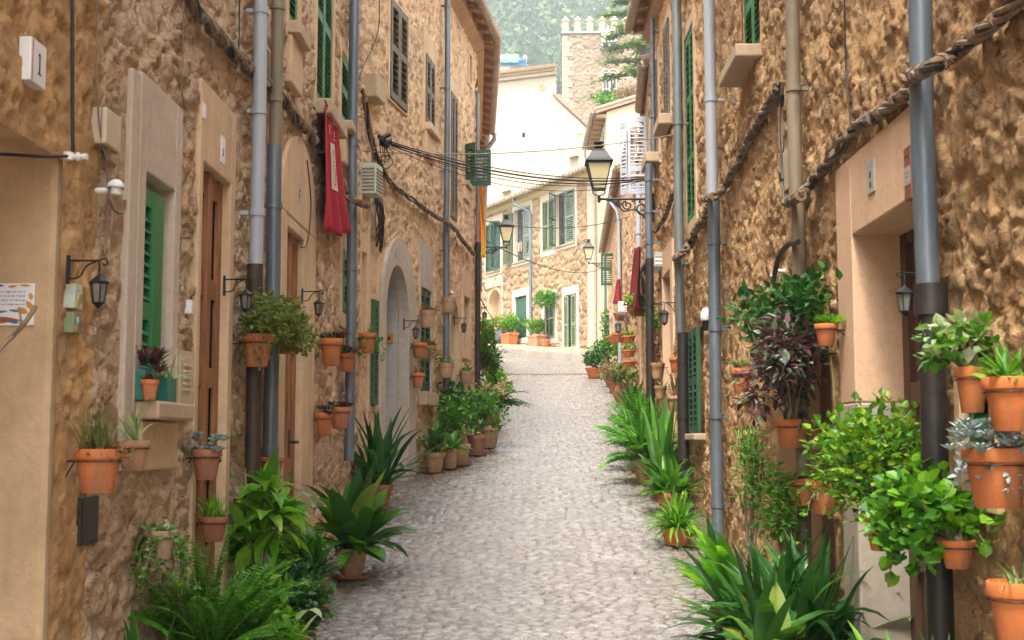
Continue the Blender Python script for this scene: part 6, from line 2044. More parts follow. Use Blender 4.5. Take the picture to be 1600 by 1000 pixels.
# ------------------------------------------------------------------ cables
def smooth_path(P, n=8):
    out = []
    k = len(P)
    for i in range(k - 1):
        p0, p1, p2, p3 = P[max(0, i - 1)], P[i], P[i + 1], P[min(k - 1, i + 2)]
        for j in range(n):
            t = j / n
            out.append(0.5 * ((2 * p1) + (p2 - p0) * t + (2 * p0 - 5 * p1 + 4 * p2 - p3) * t * t + (3 * p1 - p0 - 3 * p2 + p3) * t ** 3))
    out.append(P[-1])
    return out


def resample(P, step):
    out = [P[0]]; acc = 0
    for a, b in zip(P[:-1], P[1:]):
        L = (b - a).length
        if L < 1e-9: continue
        d = step - acc
        while d <= L:
            out.append(a.lerp(b, d / L)); d += step
        acc = (acc + L) % step
    return out


def bundle(name, P, label, r=.03, strands=5, twist=9.0, mats=('cable', 'cable_g', 'cable_b'), seed=1, sr=.011, group=None, wraps=.22, cat='cables'):
    rnd = random.Random(seed)
    path = resample(smooth_path([Vector(p) for p in P]), .03)
    mb = MB()
    k = len(path)
    for s in range(strands):
        mb.mi = (0, 2, 1, 0, 2, 0, 1)[s % 7] % len(mats)
        ph = 2 * PI * s / strands; tw = twist * rnd.uniform(.8, 1.2)
        pts, rr = [], []
        for i, p in enumerate(path):
            t = (path[min(k - 1, i + 1)] - path[max(0, i - 1)]).normalized()
            a = t.cross(UP)
            if a.length < .2: a = t.cross(Vector((0, 1, 0)))
            a.normalize(); b = t.cross(a)
            q = ph + tw * i * .03
            ra = r * (.62 + .30 * mnoise.noise(Vector((i * .11, s * 7.3, seed))))
            pts.append(p + a * math.cos(q) * ra + b * math.sin(q) * ra)
            rr.append(sr * (1 + .5 * mnoise.noise(Vector((i * .25, s * 3.1, seed + 9)))))
        mb.tube(pts, rr, 6)
    mb.mi = 0
    i = 4
    while wraps and i < k - 4:
        n_ = rnd.randint(1, 3)
        t = (path[i + 1] - path[i - 1]).normalized()
        mb.mi = rnd.choice((0, 0, 1)) % len(mats)
        mb.tube([path[i] - t * .012 * n_, path[i] + t * .012 * n_], r * rnd.uniform(.95, 1.2), 9)
        i += int(rnd.uniform(.5, 1.6) * wraps / .03) + 1
    o = mb.build(name, [M[m] for m in mats], None, smooth='auto')
    tag(o, label, cat, group)
    return o


def wire(P, label, r=.006, mat='cable_b', name='wire', cat='wire', n=10, group=None):
    mb = MB(); mb.tube(smooth_path([Vector(p) for p in P], n), r, 6)
    return tag(mb.build(name, M[mat], None, smooth=True), label, cat, group)


def span(a, b, sag, k=14):
    return [a.lerp(b, i / k) - UP * sag * 4 * (i / k) * (1 - i / k) for i in range(k + 1)]


o = .035
bundle('cable_bundle', [LA.px(u, v, o) for u, v in ((283, -40), (297, -6), (312, 22), (338, 52), (360, 78), (378, 98), (402, 116), (424, 134), (446, 160), (462, 184), (482, 206), (496, 228), (512, 246), (530, 282), (545, 305))], 'thick twisted cable bundle sagging across the left rubble house above the brown door', .036, 7, 10, seed=2, sr=.012, cat='cables')
bundle('cable_bundle', [LA.pt(LA.s(545, .1), LA.z(545, 304, .1), .05), LA.px(552, 312, .16), LA.px(566, 319, .17), LA.px(575, 321, .12)], 'short taped cable end wrapped round the long zinc drainpipe', .03, 6, 14, seed=3)
bundle('cable_bundle', [LB.px(u, v, o) for u, v in ((565, 140), (571, 165), (577, 200), (584, 232), (592, 254), (601, 272), (615, 290), (634, 304))] + [LC.px(u, v, .05) for u, v in ((650, 316), (668, 330), (684, 340))] + [LC.px(697, 347, .15)] + [LC.px(u, v, .06) for u, v in ((707, 355), (722, 375), (736, 392), (742, 400))], 'twisted cable bundle running over the arched doorway to the corner of the ochre house', .03, 5, 9, seed=4, sr=.012)
bundle('cable_bundle', [RA.px(u, v, .04) for u, v in ((1640, -60), (1585, 8), (1545, 40), (1512, 66), (1490, 85))] + [RA.px(1462, 102, .17), RA.px(1440, 112, .18), RA.px(1415, 122, .12)], 'bulky sagging cable bundle crossing in front of the nearest right drainpipe', .030, 7, 9, seed=5, sr=.011)
bundle('cable_bundle', [RA.px(u, v, .035) for u, v in ((1428, 138), (1400, 158), (1370, 180), (1340, 198), (1318, 222), (1298, 252), (1280, 270), (1265, 290))] + [RA.px(1248, 306, .15), RA.px(1228, 318, .10)], 'knotted cable bundle climbing above the salmon doorway to the stone-coloured pipe', .033, 7, 9, seed=6, sr=.012)
bundle('cable_bundle', [RA.px(u, v, .035) for u, v in ((1216, 135), (1205, 158), (1190, 182), (1172, 214), (1158, 244), (1145, 270), (1130, 292))] + [RA.px(1118, 306, .17), RA.px(1100, 310, .15)], 'dark ropey cable bundle hanging down to the pale grey drainpipe', .036, 7, 9, seed=7, sr=.013)
bundle('cable_bundle', [RA.px(1108, 322, .06), RA.px(1098, 344, .04), RA.px(1086, 362, .04), RA.px(1078, 382, .05), RA.px(1066, 396, .17), RA.px(1054, 406, .12)], 'short thick cable bundle between the two right drainpipes', .042, 7, 9, seed=8, sr=.012)
bundle('cable_bundle', [RA.px(u, v, .05) for u, v in ((1052, 300), (1046, 318), (1038, 340), (1030, 352), (1023, 362))], 'cable bundle below the big lantern bracket at the corner', .03, 5, 10, seed=9, sr=.012)
bundle('cable_bundle', [RB.px(u, v, .05) for u, v in ((1014, 402), (1010, 412), (1004, 420), (998, 428))], 'small cable bundle beside the long crimson cloth', .03, 4, 10, seed=10, sr=.013)
bundle('cable_bundle', [RA.px(u, v, .05) for u, v in ((1222, 128), (1219, 170), (1220, 220), (1224, 280), (1228, 315))], 'loop of slack black and pale wires beside the stone-coloured pipe', .022, 4, 3, mats=('cable_g', 'cable_b'), seed=11, sr=.006, wraps=.35)
# wires
wire([LA.px(113, -60, .03), LA.px(113, 120, .03), LA.px(114, 238, .03)], 'black cable dropping straight to the white insulator on the ochre corner', .0075)
wire([LA.px(114, 244, .03), LA.px(60, 244, -.02), at(0, 241, 4.3), at(-60, 239, 4.0)], 'black cable running from the insulator into the porch', .0065)
wire([LA.px(152, -40, .02), LA.px(151, 60, .02), LA.px(152, 150, .025), LA.px(158, 215, .03), LA.px(168, 262, .025), LA.px(168, 340, .02), LA.px(163, 400, .03)], 'pale thin wire running down past the cream junction box', .004, 'cable_g')
wire([LA.px(287, -30, .03), LA.px(286, 90, .03), LA.px(284, 140, .03), LA.px(290, 172, .02)], 'pale wire hanging beside the brown door surround', .004, 'cable_g')
wire([LA.px(374, -60, .03), LA.px(374, 50, .03), LA.px(372, 92, .04)], 'thin black wire joining the left cable bundle', .005)
wire([RA.px(1319, -60, .03), RA.px(1321, 80, .02), RA.px(1325, 150, .03), RA.px(1331, 200, .03)], 'thin black wire down the orange wall to the knotted cable bundle', .004)
wire([LB.px(592, -20, .04), LB.px(592, 40, .06), LB.px(580, 80, .05), LB.px(571, 96, .06), LB.px(560, 125, .08)], 'black wire looping down to the stone sill by the long drainpipe', .006)
wire([LA.px(480, 250, .03), LA.px(486, 320, .03), LA.px(480, 380, .03), LA.px(470, 386, .03)], 'black wire curving round the arched plaster head', .005)
# wires across the lane
P0 = LB.px(596, 219, .10)
P1 = RA.pt(RA.s(1030), at(1024, 292, 16.8).z, .05)
for i, (da, db, sg, r_) in enumerate(((.0, .0, .19, .010), (-.02, -.02, .21, .007), (.015, .02, .17, .006), (.0, .02, .28, .0045), (-.03, .0, .32, .004))):
    wire(span(P0 + UP * da, P1 + UP * db, sg), 'sagging black overhead cable of the bunch strung from the junction knot to the big lantern', r_, 'cable_b', 'overhead_cable', 'overhead cable', 2, 'bunch of cables across the lane')
wire(span(LB.px(567, 236, .1), RA.px(1068, 208, .15), .10), 'single pale line stretched straight across the lane above the black cables', .005, 'cable_g', 'overhead_line', 'overhead cable', 2)
wire(span(LD.px(752, 344, .1), RB.px(985, 338, .1), .2), 'thin upper line crossing in front of the far stone house', .008, 'cable_b', 'overhead_line', 'overhead cable', 2)
wire(span(LE.px(752, 372, .1), RC.px(945, 418, .1), .35), 'thin lower line crossing in front of the far stone house', .010, 'cable_b', 'overhead_line', 'overhead cable', 2)
wire(span(LE.px(751, 466, .1), FB.px(790, 492, .05), .4), 'garland wire drooping before the arched porch', .012, 'cable_g', 'garland_wire', 'wire', 2)
# junction knot
mb = MB(); rnd = random.Random(5)
for k in range(6):
    a = P0 + Vector((rnd.uniform(-.03, .03), rnd.uniform(-.05, .05), rnd.uniform(-.05, .05)))
    mb.tube([a, a + Vector((rnd.uniform(.0, .08), rnd.uniform(-.08, .08), rnd.uniform(-.06, .06)))], .024, 8)
for k in range(7):
    a = P0 + Vector((rnd.uniform(-.02, .03), rnd.uniform(-.04, .04), 0))
    e = LB.px(592 + rnd.uniform(-6, 8), 262 + rnd.uniform(-20, 5), .05)
    m = a.lerp(e, .5) + Vector((rnd.uniform(.0, .14), rnd.uniform(-.1, .15), -.08))
    mb.tube(smooth_path([a, m, e], 6), .005, 5)
tag(mb.build('cable_connector', M['cable_b'], None, smooth='auto'), 'tangle of black connectors where the overhead cables leave the left wall', 'cable connector')
mb = MB()
for k in range(16):
    a = LB.px(588 + rnd.uniform(-5, 9), 306, .06); e = LB.px(590 + rnd.uniform(-6, 8), rnd.uniform(355, 405), .04)
    m = a.lerp(e, .5) + LB.n * rnd.uniform(.0, .06) + LB.d * rnd.uniform(-.12, .12)
    mb.tube(smooth_path([a, m, e], 6), rnd.uniform(.004, .009), 5)
tag(mb.build('loose_wires', M['cable_b'], None, smooth='auto'), 'mass of loose dark wires under the pale green utility box', 'wires')

# ------------------------------------------------------------------ boxes and small wall fittings
def ribbed_box(w, u0, u1, v0, v1, dpt, mat, label, ribs=8, name='utility_box'):
    s0, s1 = sorted((w.s(u0, dpt), w.s(u1, dpt)))
    um = (u0 + u1) / 2
    z0, z1 = w.z(um, v1, dpt), w.z(um, v0, dpt)
    c = w.pt((s0 + s1) / 2, z0, 0)
    root = empty(name, c, label, 'utility box')
    mb = MB(); mb.wbox(w, s0, s1, -.02, dpt, z0, z1); mb.build('housing', M[mat], root, bevel=.008)
    mb = MB()
    for k in range(ribs):
        z = z0 + (z1 - z0) * (.1 + .8 * k / ribs)
        mb.wbox(w, s0 + .02, s1 - .02, dpt - .003, dpt + .006, z, z + (z1 - z0) * .045)
    # ribs on the face that looks down the lane too
    for k in range(ribs):
        z = z0 + (z1 - z0) * (.1 + .8 * k / ribs)
        mb.wbox(w, s0 - .006, s0 + .003, .015, dpt - .015, z, z + (z1 - z0) * .045)
    mb.build('vent_ribs', M['cable_g'], root)
ribbed_box(LA, 408, 416, 62, 122, .075, 'box_cream', 'cream ribbed vent box between the first two left drainpipes', 14)
ribbed_box(LB, 585, 596, 256, 304, .16, 'box_green', 'pale green utility box with slots above the loose dark wires', 7)
ribbed_box(RA, 1016, 1023, 397, 420, .12, 'white_plastic', 'small white utility box past the pink surround', 3)
ribbed_box(RC, 962, 966, 476, 492, .25, 'white_plastic', 'white box on the wall below the short crimson cloth', 3)
def plain_box(w, u0, u1, v0, v1, dpt, mat, label, name='junction_box', cat='junction box'):
    s0, s1 = sorted((w.s(u0, dpt), w.s(u1, dpt)))
    um = (u0 + u1) / 2
    z0, z1 = w.z(um, v1, dpt), w.z(um, v0, dpt)
    root = empty(name, w.pt((s0 + s1) / 2, z0, 0), label, cat)
    mb = MB(); mb.wbox(w, s0, s1, -.03, dpt, z0, z1); mb.build('housing', M[mat], root, bevel=.006)
    mb = MB(); mb.wbox(w, s0 - .004, s1 + .004, dpt * .6, dpt * .65, z0 - .004, z1 + .004)
    mb.tube([w.pt((s0 + s1) / 2, z0 - .05, dpt * .5), w.pt((s0 + s1) / 2, z0 + .001, dpt * .5)], .012, 8); mb.build('lid_seam', M['cable_g'], root)
plain_box(LA, 157, 181, 168, 226, .05, 'box_cream', 'cream junction box on the rough wall left of the grey window surround')
plain_box(RA, 1228, 1240, 225, 292, .05, 'box_cream', 'cream narrow junction box beside the stone-coloured pipe')
def insulator(p, n, label, rr=.02):
    mb = MB()
    mb.tube([p - n * .03, p + n * .01, p + n * .012, p + n * .022, p + n * .024, p + n * .05], [rr * .6, rr * .6, rr, rr, rr * .6, rr * .8], 12)
    mb.tube([p + Vector((0, 0, -.012)) - n * .02, p + Vector((0, 0, .016)) - n * .02], rr * 1.2, 10)
    tag(mb.build('insulator', M['ceramic'], None, smooth='auto'), label, 'insulator')
insulator(LA.px(115, 245, .04), LA.n, 'white ceramic insulator on the corner of the ochre house', .016)
# white bulkhead lamp with a looped hose
c = LA.px(181, 290, .07)
root = empty('wall_sensor', c, 'white hooded sensor lamp with a looped pale hose left of the green window', 'outdoor lamp')
mb = MB()
def hood(a, b):
    an = a * PI * 2; el = b * PI / 2
    return c + LA.n * (.035 * math.cos(an) * math.sin(el)) + LA.d * (.038 * math.sin(an) * math.sin(el)) + UP * (.035 * math.cos(el) - .01)
mb.grid(hood, 18, 7); mb.build('hood', M['white_plastic'], root, smooth=True).modifiers.new('t', 'SOLIDIFY').thickness = .004
mb = MB(); mb.tube([c - UP * .035, c + UP * .0], .022, 12); mb.tube([c - UP * .02, c - UP * .02 - LA.n * .08], .012, 8); mb.build('body', M['white_plastic'], root, smooth='auto')
mb = MB(); mb.tube(smooth_path([LA.px(u, v, .05) for u, v in ((172, 288), (170, 305), (174, 322), (186, 333), (195, 326), (195, 312))], 6), .006, 6); mb.build('hose', M['cable_g'], root, smooth=True)
# vent plate low on the wall
s, z0 = LA.pix(147, 849, .01); z1 = LA.z(147, 776, .01)
mb = MB(); mb.wbox(LA, LA.s(134), LA.s(161), -.03, .006, z0, z1); mb.wbox(LA, LA.s(136), LA.s(159), .0062, .009, z0 + .01, z1 - .01)
tag(mb.build('vent_plate', M['pipe_dark'], None, bevel=.003), 'small dark metal plate set in the wall under the grey herb pot', 'plate')
# white spotlight, elbows and hose on the right wall
c = RA.px(1103, 492, .10)
root = empty('wall_spotlight', c, 'white round-topped spotlight above the ground-floor green shutters', 'outdoor lamp')
mb = MB(); mb.lathe(c - UP * .05, [(.045, 0), (.05, .01), (.045, .07), (.03, .10), (.01, .112)], 16); mb.build('hood', M['white_plastic'], root, smooth='auto')
mb = MB(); mb.tube([c - UP * .01, c - RA.n * .12 - UP * .01], .012, 8); mb.lathe(c - UP * .14, [(.02, 0), (.03, .03), (.03, .088)], 12); mb.build('bracket', M['iron'], root, smooth='auto')
for (u, v, lab) in ((1219, 424, 'white plastic pipe elbow poking from the wall beside the black hose'), (1227, 462, 'white pipe stub just below the plastic elbow')):
    p = RA.px(u + 8, v, .0)
    mb = MB(); mb.tube(smooth_path([p, p + RA.n * .06, p + RA.n * .085 - UP * .03 + RA.d * .02], 5), .013, 10); mb.tube([p - RA.n * .02, p + RA.n * .01], .019, 10)
    tag(mb.build('pipe_elbow', M['white_plastic'], None, smooth='auto'), lab, 'pipe elbow')
mb = MB(); mb.tube(smooth_path([RA.px(1247, 378, .13), RA.px(1232, 382, .12), RA.px(1219, 398, .09), RA.px(1211, 425, .07), RA.px(1208, 440, .06)], 6), .017, 8); mb.tube([RA.px(1246, 376, .08), RA.px(1246, 381, .08)], .052, 14)
tag(mb.build('hose', M['cable_b'], None, smooth='auto'), 'thick black hose curving off the stone-coloured pipe', 'hose')
# doorbell in the arch
p = LB.pt(i1 - .004, LB.z(617, 523), -.20)
root = empty('door_bell', p, 'small brass-plated bell push inside the limestone arch', 'door bell')
mb = MB(); mb.box(p, -LB.d, LB.n, UP, 0, .014, -.045, .045, -.055, .055); mb.build('plate', M['gold'], root, bevel=.004)
mb = MB(); mb.tube([p - LB.d * .0142, p - LB.d * .022], .018, 12); mb.build('button', M['ink'], root)

# ------------------------------------------------------------------ lanterns on brackets
def street_lantern(name, label, group):
    """local frame: wall at x=0, arm along +X"""
    root = empty(name, (0, 0, 0), label, 'street lamp', group)
    mb = MB()
    mb.tube([(0, 0, 0), (.845, 0, 0)], .018, 8)
    mb.abox(-.02, .015, -.04, .04, -.36, .08)
    def spiral(cx, cz, r, turns, a0, flip=1):
        return [(cx + flip * (r * (1 - .75 * i / 26)) * math.cos(a0 + turns * 2 * PI * i / 26), 0, cz + (r * (1 - .75 * i / 26)) * math.sin(a0 + turns * 2 * PI * i / 26)) for i in range(27)]
    mb.tube(spiral(.17, -.15, .12, 1.4, 2.6), .014, 7)
    mb.tube(spiral(.40, -.10, .08, 1.3, 2.2, -1), .012, 7)
    mb.tube(spiral(.55, -.075, .055, 1.3, 2.8), .010, 6)
    mb.tube(smooth_path([Vector(p) for p in ((.01, 0, -.34), (.12, 0, -.30), (.28, 0, -.17), (.46, 0, -.19), (.58, 0, -.06), (.74, 0, -.012))], 6), .013, 7)
    for q in range(5): mb.lathe((.10 + .11 * q, 0, -.02 - .015 * (q % 2)), [(.004, -.03), (.022, -.012), (.004, .012)], 8)
    # stem and fork
    mb.lathe((.845, 0, -.06), [(.008, 0), (.028, .03), (.022, .06), (.03, .08), (.012, .12)], 12)
    for sx, sy_ in ((1, 0), (-1, 0)):
        mb.tube(smooth_path([Vector(p) for p in ((.845, 0, .05), (.845 + .09 * sx, .09 * sy_, .09), (.845 + .085 * sx, .085 * sy_, .16))], 5), .010, 6)
    mb.build('bracket', M['iron'], root, smooth='auto')
    x, zb, zt, rb, rt = .845, .16, .56, .095, .185
    fr = MB()
    c = Vector((x, 0, 0))
    cs = ((-1, -1), (1, -1), (1, 1), (-1, 1))
    for sx, sy_ in cs: fr.tube([(x + sx * rb, sy_ * rb, zb), (x + sx * rt, sy_ * rt, zt)], .011, 6)
    def sq(r, z, t, h):
        for a, b in (((-1, -1), (1, -1)), ((1, -1), (1, 1)), ((1, 1), (-1, 1)), ((-1, 1), (-1, -1))):
            fr.tube([(x + a[0] * r, a[1] * r, z), (x + b[0] * r, b[1] * r, z)], t, 6)
    sq(rb, zb, .014, 0); sq(rt, zt, .016, 0); sq(rt * 1.12, zt + .025, .013, 0)
    fr.build('frame', M['iron'], root, smooth='auto')
    pn = MB()
    k0, k1 = rb - .006, rt - .006
    for a, b in ((0, 1), (1, 2), (2, 3), (3, 0)):
        A_, B_ = cs[a], cs[b]
        pn.poly([(x + A_[0] * k0, A_[1] * k0, zb), (x + B_[0] * k0, B_[1] * k0, zb), (x + B_[0] * k1, B_[1] * k1, zt), (x + A_[0] * k1, A_[1] * k1, zt)])
    pn.poly([(x + s_[0] * k0, s_[1] * k0, zb + .001) for s_ in cs])
    pn.build('glass', M['lampglass'], root)
    cp = MB()
    def ring4(r, z): return [Vector((x + sx * r, sy_ * r, z)) for sx, sy_ in cs]
    lv = [ring4(rt * 1.14, zt + .03), ring4(rt * .98, zt + .07), ring4(rt * .62, zt + .19), ring4(rt * .40, zt + .23)]
    for A_, B_ in zip(lv[:-1], lv[1:]):
        for i in range(4): cp.poly([A_[i], A_[(i + 1) % 4], B_[(i + 1) % 4], B_[i]])
    cp.poly(lv[-1]); cp.poly(lv[0][::-1])
    cp.lathe((x, 0, zt + .225), [(.05, 0), (.055, .03), (.075, .045), (.078, .06), (.05, .075), (.052, .1), (.085, .11), (.08, .125), (.02, .14)], 16)
    cp.build('cap', M['iron'], root, smooth='auto')
    return root


L1 = street_lantern('street_lantern', 'largest lantern on a scrolled black bracket at the near corner of the right-hand row', 'bracket lanterns over the lane')
def place(rt_, w, s, z, o=.0, label=None, sc=1.0):
    p = w.pt(s, z, o)
    rt_.location = p
    rt_.rotation_euler = (0, 0, w.ang())
    rt_.scale = (sc, sc, sc)
    if label: rt_['label'] = label
y1 = 17.0
place(L1, RA, RA.L - .35, at(1028, 312, 16.7).z, .02, sc=.84)
L2 = copy_tree(L1); place(L2, LE, sy(LE, 27.8), at(757, 386, 27.8).z, .02, 'lantern on a scrolled bracket reaching out from the left past the corner flag', .78)
L3 = copy_tree(L1); place(L3, RC, sy(RC, 41.5), at(939, 411, 41.5).z, .02, 'smallest and furthest bracket lantern, beside the dark green open leaf', .86)


def wall_lantern(label):
    root = empty('wall_lantern', (0, 0, 0), label, 'wall lantern', 'small iron wall lanterns')
    mb = MB()
    mb.tube([(0, 0, 0), (.17, 0, 0)], .006, 6)
    mb.tube(smooth_path([Vector(p) for p in ((.17, 0, 0), (.20, 0, .012), (.215, 0, -.01), (.20, 0, -.028), (.19, 0, -.015))], 5), .005, 6)
    mb.tube(smooth_path([Vector(p) for p in ((.0, 0, -.10), (.06, 0, -.09), (.10, 0, -.03), (.15, 0, -.005))], 5), .005, 6)
    mb.abox(-.01, .006, -.012, .012, -.13, .03)
    mb.tube([(.17, 0, 0), (.17, 0, -.085)], .005, 6)
    mb.build('bracket', M['iron'], root, smooth='auto')
    fr = MB(); zt, zb, r1, r0, x = -.125, -.235, .048, .032, .17
    for i in range(6):
        a, b = PI / 3 * i, PI / 3 * (i + 1)
        p = lambda r, t, z: (x + r * math.cos(t), r * math.sin(t), z)
        fr.tube([p(r0, a, zb), p(r1, a, zt)], .004, 5); fr.tube([p(r1, a, zt), p(r1, b, zt)], .005, 5); fr.tube([p(r0, a, zb), p(r0, b, zb)], .005, 5)
    fr.lathe((x, 0, zb - .03), [(.003, 0), (.014, .01), (.03, .026)], 10)
    fr.build('frame', M['iron'], root, smooth='auto')
    gl = MB(); gl.lathe((x, 0, zb), [(r0 - .004, .001), (r1 - .005, zt - zb)], 6); gl.build('glass', M['lantglass'], root)
    cp = MB(); cp.lathe((x, 0, zt), [(.058, 0), (.055, .008), (.03, .028), (.015, .04), (.008, .05)], 6); cp.build('cap', M['iron'], root)
    return root


W0 = None
def wl(w, u, v, label, sc=1.0, off=.02):
    """lantern whose hanging body is centred on (u, v)"""
    global W0
    if W0 is None: W0 = wall_lantern(label); r_ = W0
    else: r_ = copy_tree(W0)
    s, z = w.pix(u, v, .17 * sc + off)
    place(r_, w, s, z + .17 * sc, off, label, sc)
wl(LA, 154, 455, 'black iron lantern on a curled bracket between the picture tiles and the green window', .66)
wl(LA, 384, 470, 'iron lantern half hidden behind the jade plant pot', .7)
wl(LA, 498, 481, 'little lantern on a straight arm beside the red-brown door', .72)
wl(LC, 650, 520, 'small lantern beside the arched doorway jamb', .8)
wl(LC, 725, 512, 'dark lantern in the niche near the house corner', .8)
wl(LD, 757, 494, 'upper of the two dark lanterns hung beyond the black corner pipe', 1.4)
wl(LD, 754, 508, 'lower of the two dark lanterns hung beyond the black corner pipe', 1.4)
wl(RA, 1038, 496, 'lantern on a curved arm at the pink surround', .95)
wl(RA, 1414, 470, 'ornate black lantern tucked against the collar of the black right drainpipe', .66, .03)
wl(RC, 966, 512, 'tiny lantern below the orange wall pot up the lane', 1.5)

# ------------------------------------------------------------------ plates and tiles
def plate(w, u0, u1, v0, v1, mat, label, marks=(), name='number_plate', cat='house number', o=.012, th=.010, uref=None):
    s0, s1 = sorted((w.s(u0, o), w.s(u1, o)))
    um = u0 if uref is None else uref
    z1, z0 = w.z(um, v0, o), w.z(um, v1, o)
    root = empty(name, w.pt((s0 + s1) / 2, z0, o), label, cat)
    mb = MB(); mb.wbox(w, s0, s1, -.02, o + th, z0, z1); mb.build('plate', M[mat], root, bevel=.003)
    by = {}
    for (a, b, c, d, mk) in marks:
        m = by.setdefault(mk, MB())
        m.wbox(w, s0 + (s1 - s0) * a, s0 + (s1 - s0) * b, o + th - .001, o + th + .0015, z0 + (z1 - z0) * c, z0 + (z1 - z0) * d)
    for mk, m in by.items(): m.build('numeral' if mk in ('ink',) else 'coloured_line', M[mk], root)
    return root
plate(LA, 28.5, 54, 43, 114, 'ceramic', 'cream house tile reading 1 on the ochre plaster corner', ((.53, .60, .27, .74, 'ink'), (.48, .535, .67, .72, 'ink'), (.45, .68, .255, .285, 'ink'), (.10, .13, .04, .96, 'red_paint')))
plate(LA, 336.5, 344, 204, 248, 'ceramic', 'pale number plate over the brown double door', ((.4, .6, .3, .36, 'ink'), (.4, .6, .5, .56, 'ink'), (.52, .6, .36, .5, 'ink')))
plate(LA, 306, 312, 150, 175, 'ceramic', 'tiny pale plate high beside the wire over the brown door')
plate(LA, 295.5, 300, 468, 490, 'white_plastic', 'white bell plate on the surround left of the brown door', name='bell_plate', cat='bell plate')
plate(LA, 461, 465.5, 279, 314, 'limestone', 'grey number plate in the arched plaster head', ((.3, .7, .3, .36, 'ink'), (.3, .7, .6, .66, 'ink'), (.3, .4, .36, .6, 'ink')))
plate(LB, 615.8, 618.5, 384, 399, 'limestone', 'small plate on the crown of the limestone arch', ((.45, .55, .2, .8, 'ink'),), o=.03)
plate(RA, 1362.5, 1373, 250, 302, 'limestone', 'grey number plate with two dark figures over the salmon doorway', ((.38, .62, .63, .67, 'ink'), (.38, .46, .53, .63, 'ink'), (.54, .62, .53, .63, 'ink'), (.38, .62, .49, .53, 'ink'), (.38, .62, .31, .35, 'ink'), (.38, .46, .23, .31, 'ink'), (.54, .62, .23, .31, 'ink'), (.38, .62, .19, .23, 'ink')), uref=1362.5, o=.02, th=.006)
plate(RA, 1420.5, 1431, 228, 312, 'red_paint', 'red enamel plate with a grey panel beside the near drainpipe', ((.05, .95, .28, .62, 'limestone'), (.3, .7, .8, .83, 'ink'), (.2, .8, .5, .52, 'ink'), (.2, .8, .42, .44, 'ink')), name='enamel_sign', cat='sign', uref=1420, o=.02, th=.004)
# pair of small picture tiles
s0, s1 = LA.s(106), LA.s(118)
root = empty('picture_tiles', LA.pt(s0, LA.z(112, 520), .01), 'two small faded picture tiles one above the other on the corner stones', 'wall tiles')
for i, (va, vb, mk) in enumerate(((441, 480, 'box_green'), (486, 519, 'green_grey'))):
    z1, z0 = LA.z(112, va, .02), LA.z(112, vb, .02)
    mb = MB(); mb.wbox(LA, s0, s1, -.02, .024, z0, z1); t_ = mb.build('tile', M[mk], root, bevel=.002)
    rnd = random.Random(i); by = {}
    for k in range(9):
        m = by.setdefault(rnd.choice(('blue_paint', 'green_grey', 'gold', 'cloth_w')), MB())
        a, b = s0 + (s1 - s0) * rnd.uniform(.05, .6), z0 + (z1 - z0) * rnd.uniform(.05, .6)
        m.wbox(LA, a, a + (s1 - s0) * .28, .0235, .0245 + .0004 * k, b, b + (z1 - z0) * .3)
    for mk2, m in by.items(): m.build('painted_scene', M[mk2], t_)
# glazed inscription tile on the porch jamb (faces down the lane)
jy = LA.pt(sP, 0).y
ex_ = -LA.n; ey_ = -LA.d
TL = None
def jam(u, v):      # point on the jamb face
    q = at(u, v, jy)
    return q
a = jam(56, 443); b = jam(56, 509)
wT, hT = 1.02 * (a.x - jam(-32, 443).x), a.z - b.z
O_ = LA.pt(sP, b.z, (a - LA.p0).dot(LA.n))
root = empty('inscription_tile', O_, 'white glazed tile with lilac handwriting and orange and blue flourishes on the porch jamb', 'wall tile')
mb = MB(); mb.box(O_, ex_, ey_, UP, 0, wT, .0, .012, 0, hT); mb.build('tile', M['ceramic'], root, bevel=.002)
mb = MB()
rnd = random.Random(12)
for k in range(4):            # illegible lines of writing
    x = .16
    zz_ = .78 - .10 * k
    while x < .82:
        w_ = rnd.uniform(.02, .06)
        mb.box(O_, ex_, ey_, UP, x * wT, (x + w_) * wT, .0118, .013, (zz_ + rnd.uniform(-.01, .01)) * hT, (zz_ + .03) * hT)
        x += w_ + rnd.uniform(.01, .03)
mb.build('writing', M['ink_lilac'], root)
by = {}
def fl(x, z, L, ang, W, mk):
    m = by.setdefault(mk, MB())
    p = []
    for i in range(9):
        t = i / 8; w_ = W * math.sin(PI * t)
        cx, cz = x + L * t * math.cos(ang), z + L * t * math.sin(ang)
        p.append((cx - w_ * math.sin(ang), cz + w_ * math.cos(ang)))
    for i in range(8, -1, -1):
        t = i / 8; w_ = W * .6 * math.sin(PI * t)
        cx, cz = x + L * t * math.cos(ang), z + L * t * math.sin(ang)
        p.append((cx + w_ * math.sin(ang), cz - w_ * math.cos(ang)))
    p = p[:9] + p[10:-1]
    base_ = [O_ + ex_ * (a_ * wT) + UP * (c_ * hT) + ey_ * .0115 for a_, c_ in p]
    m.prism(base_, ey_ * .002)
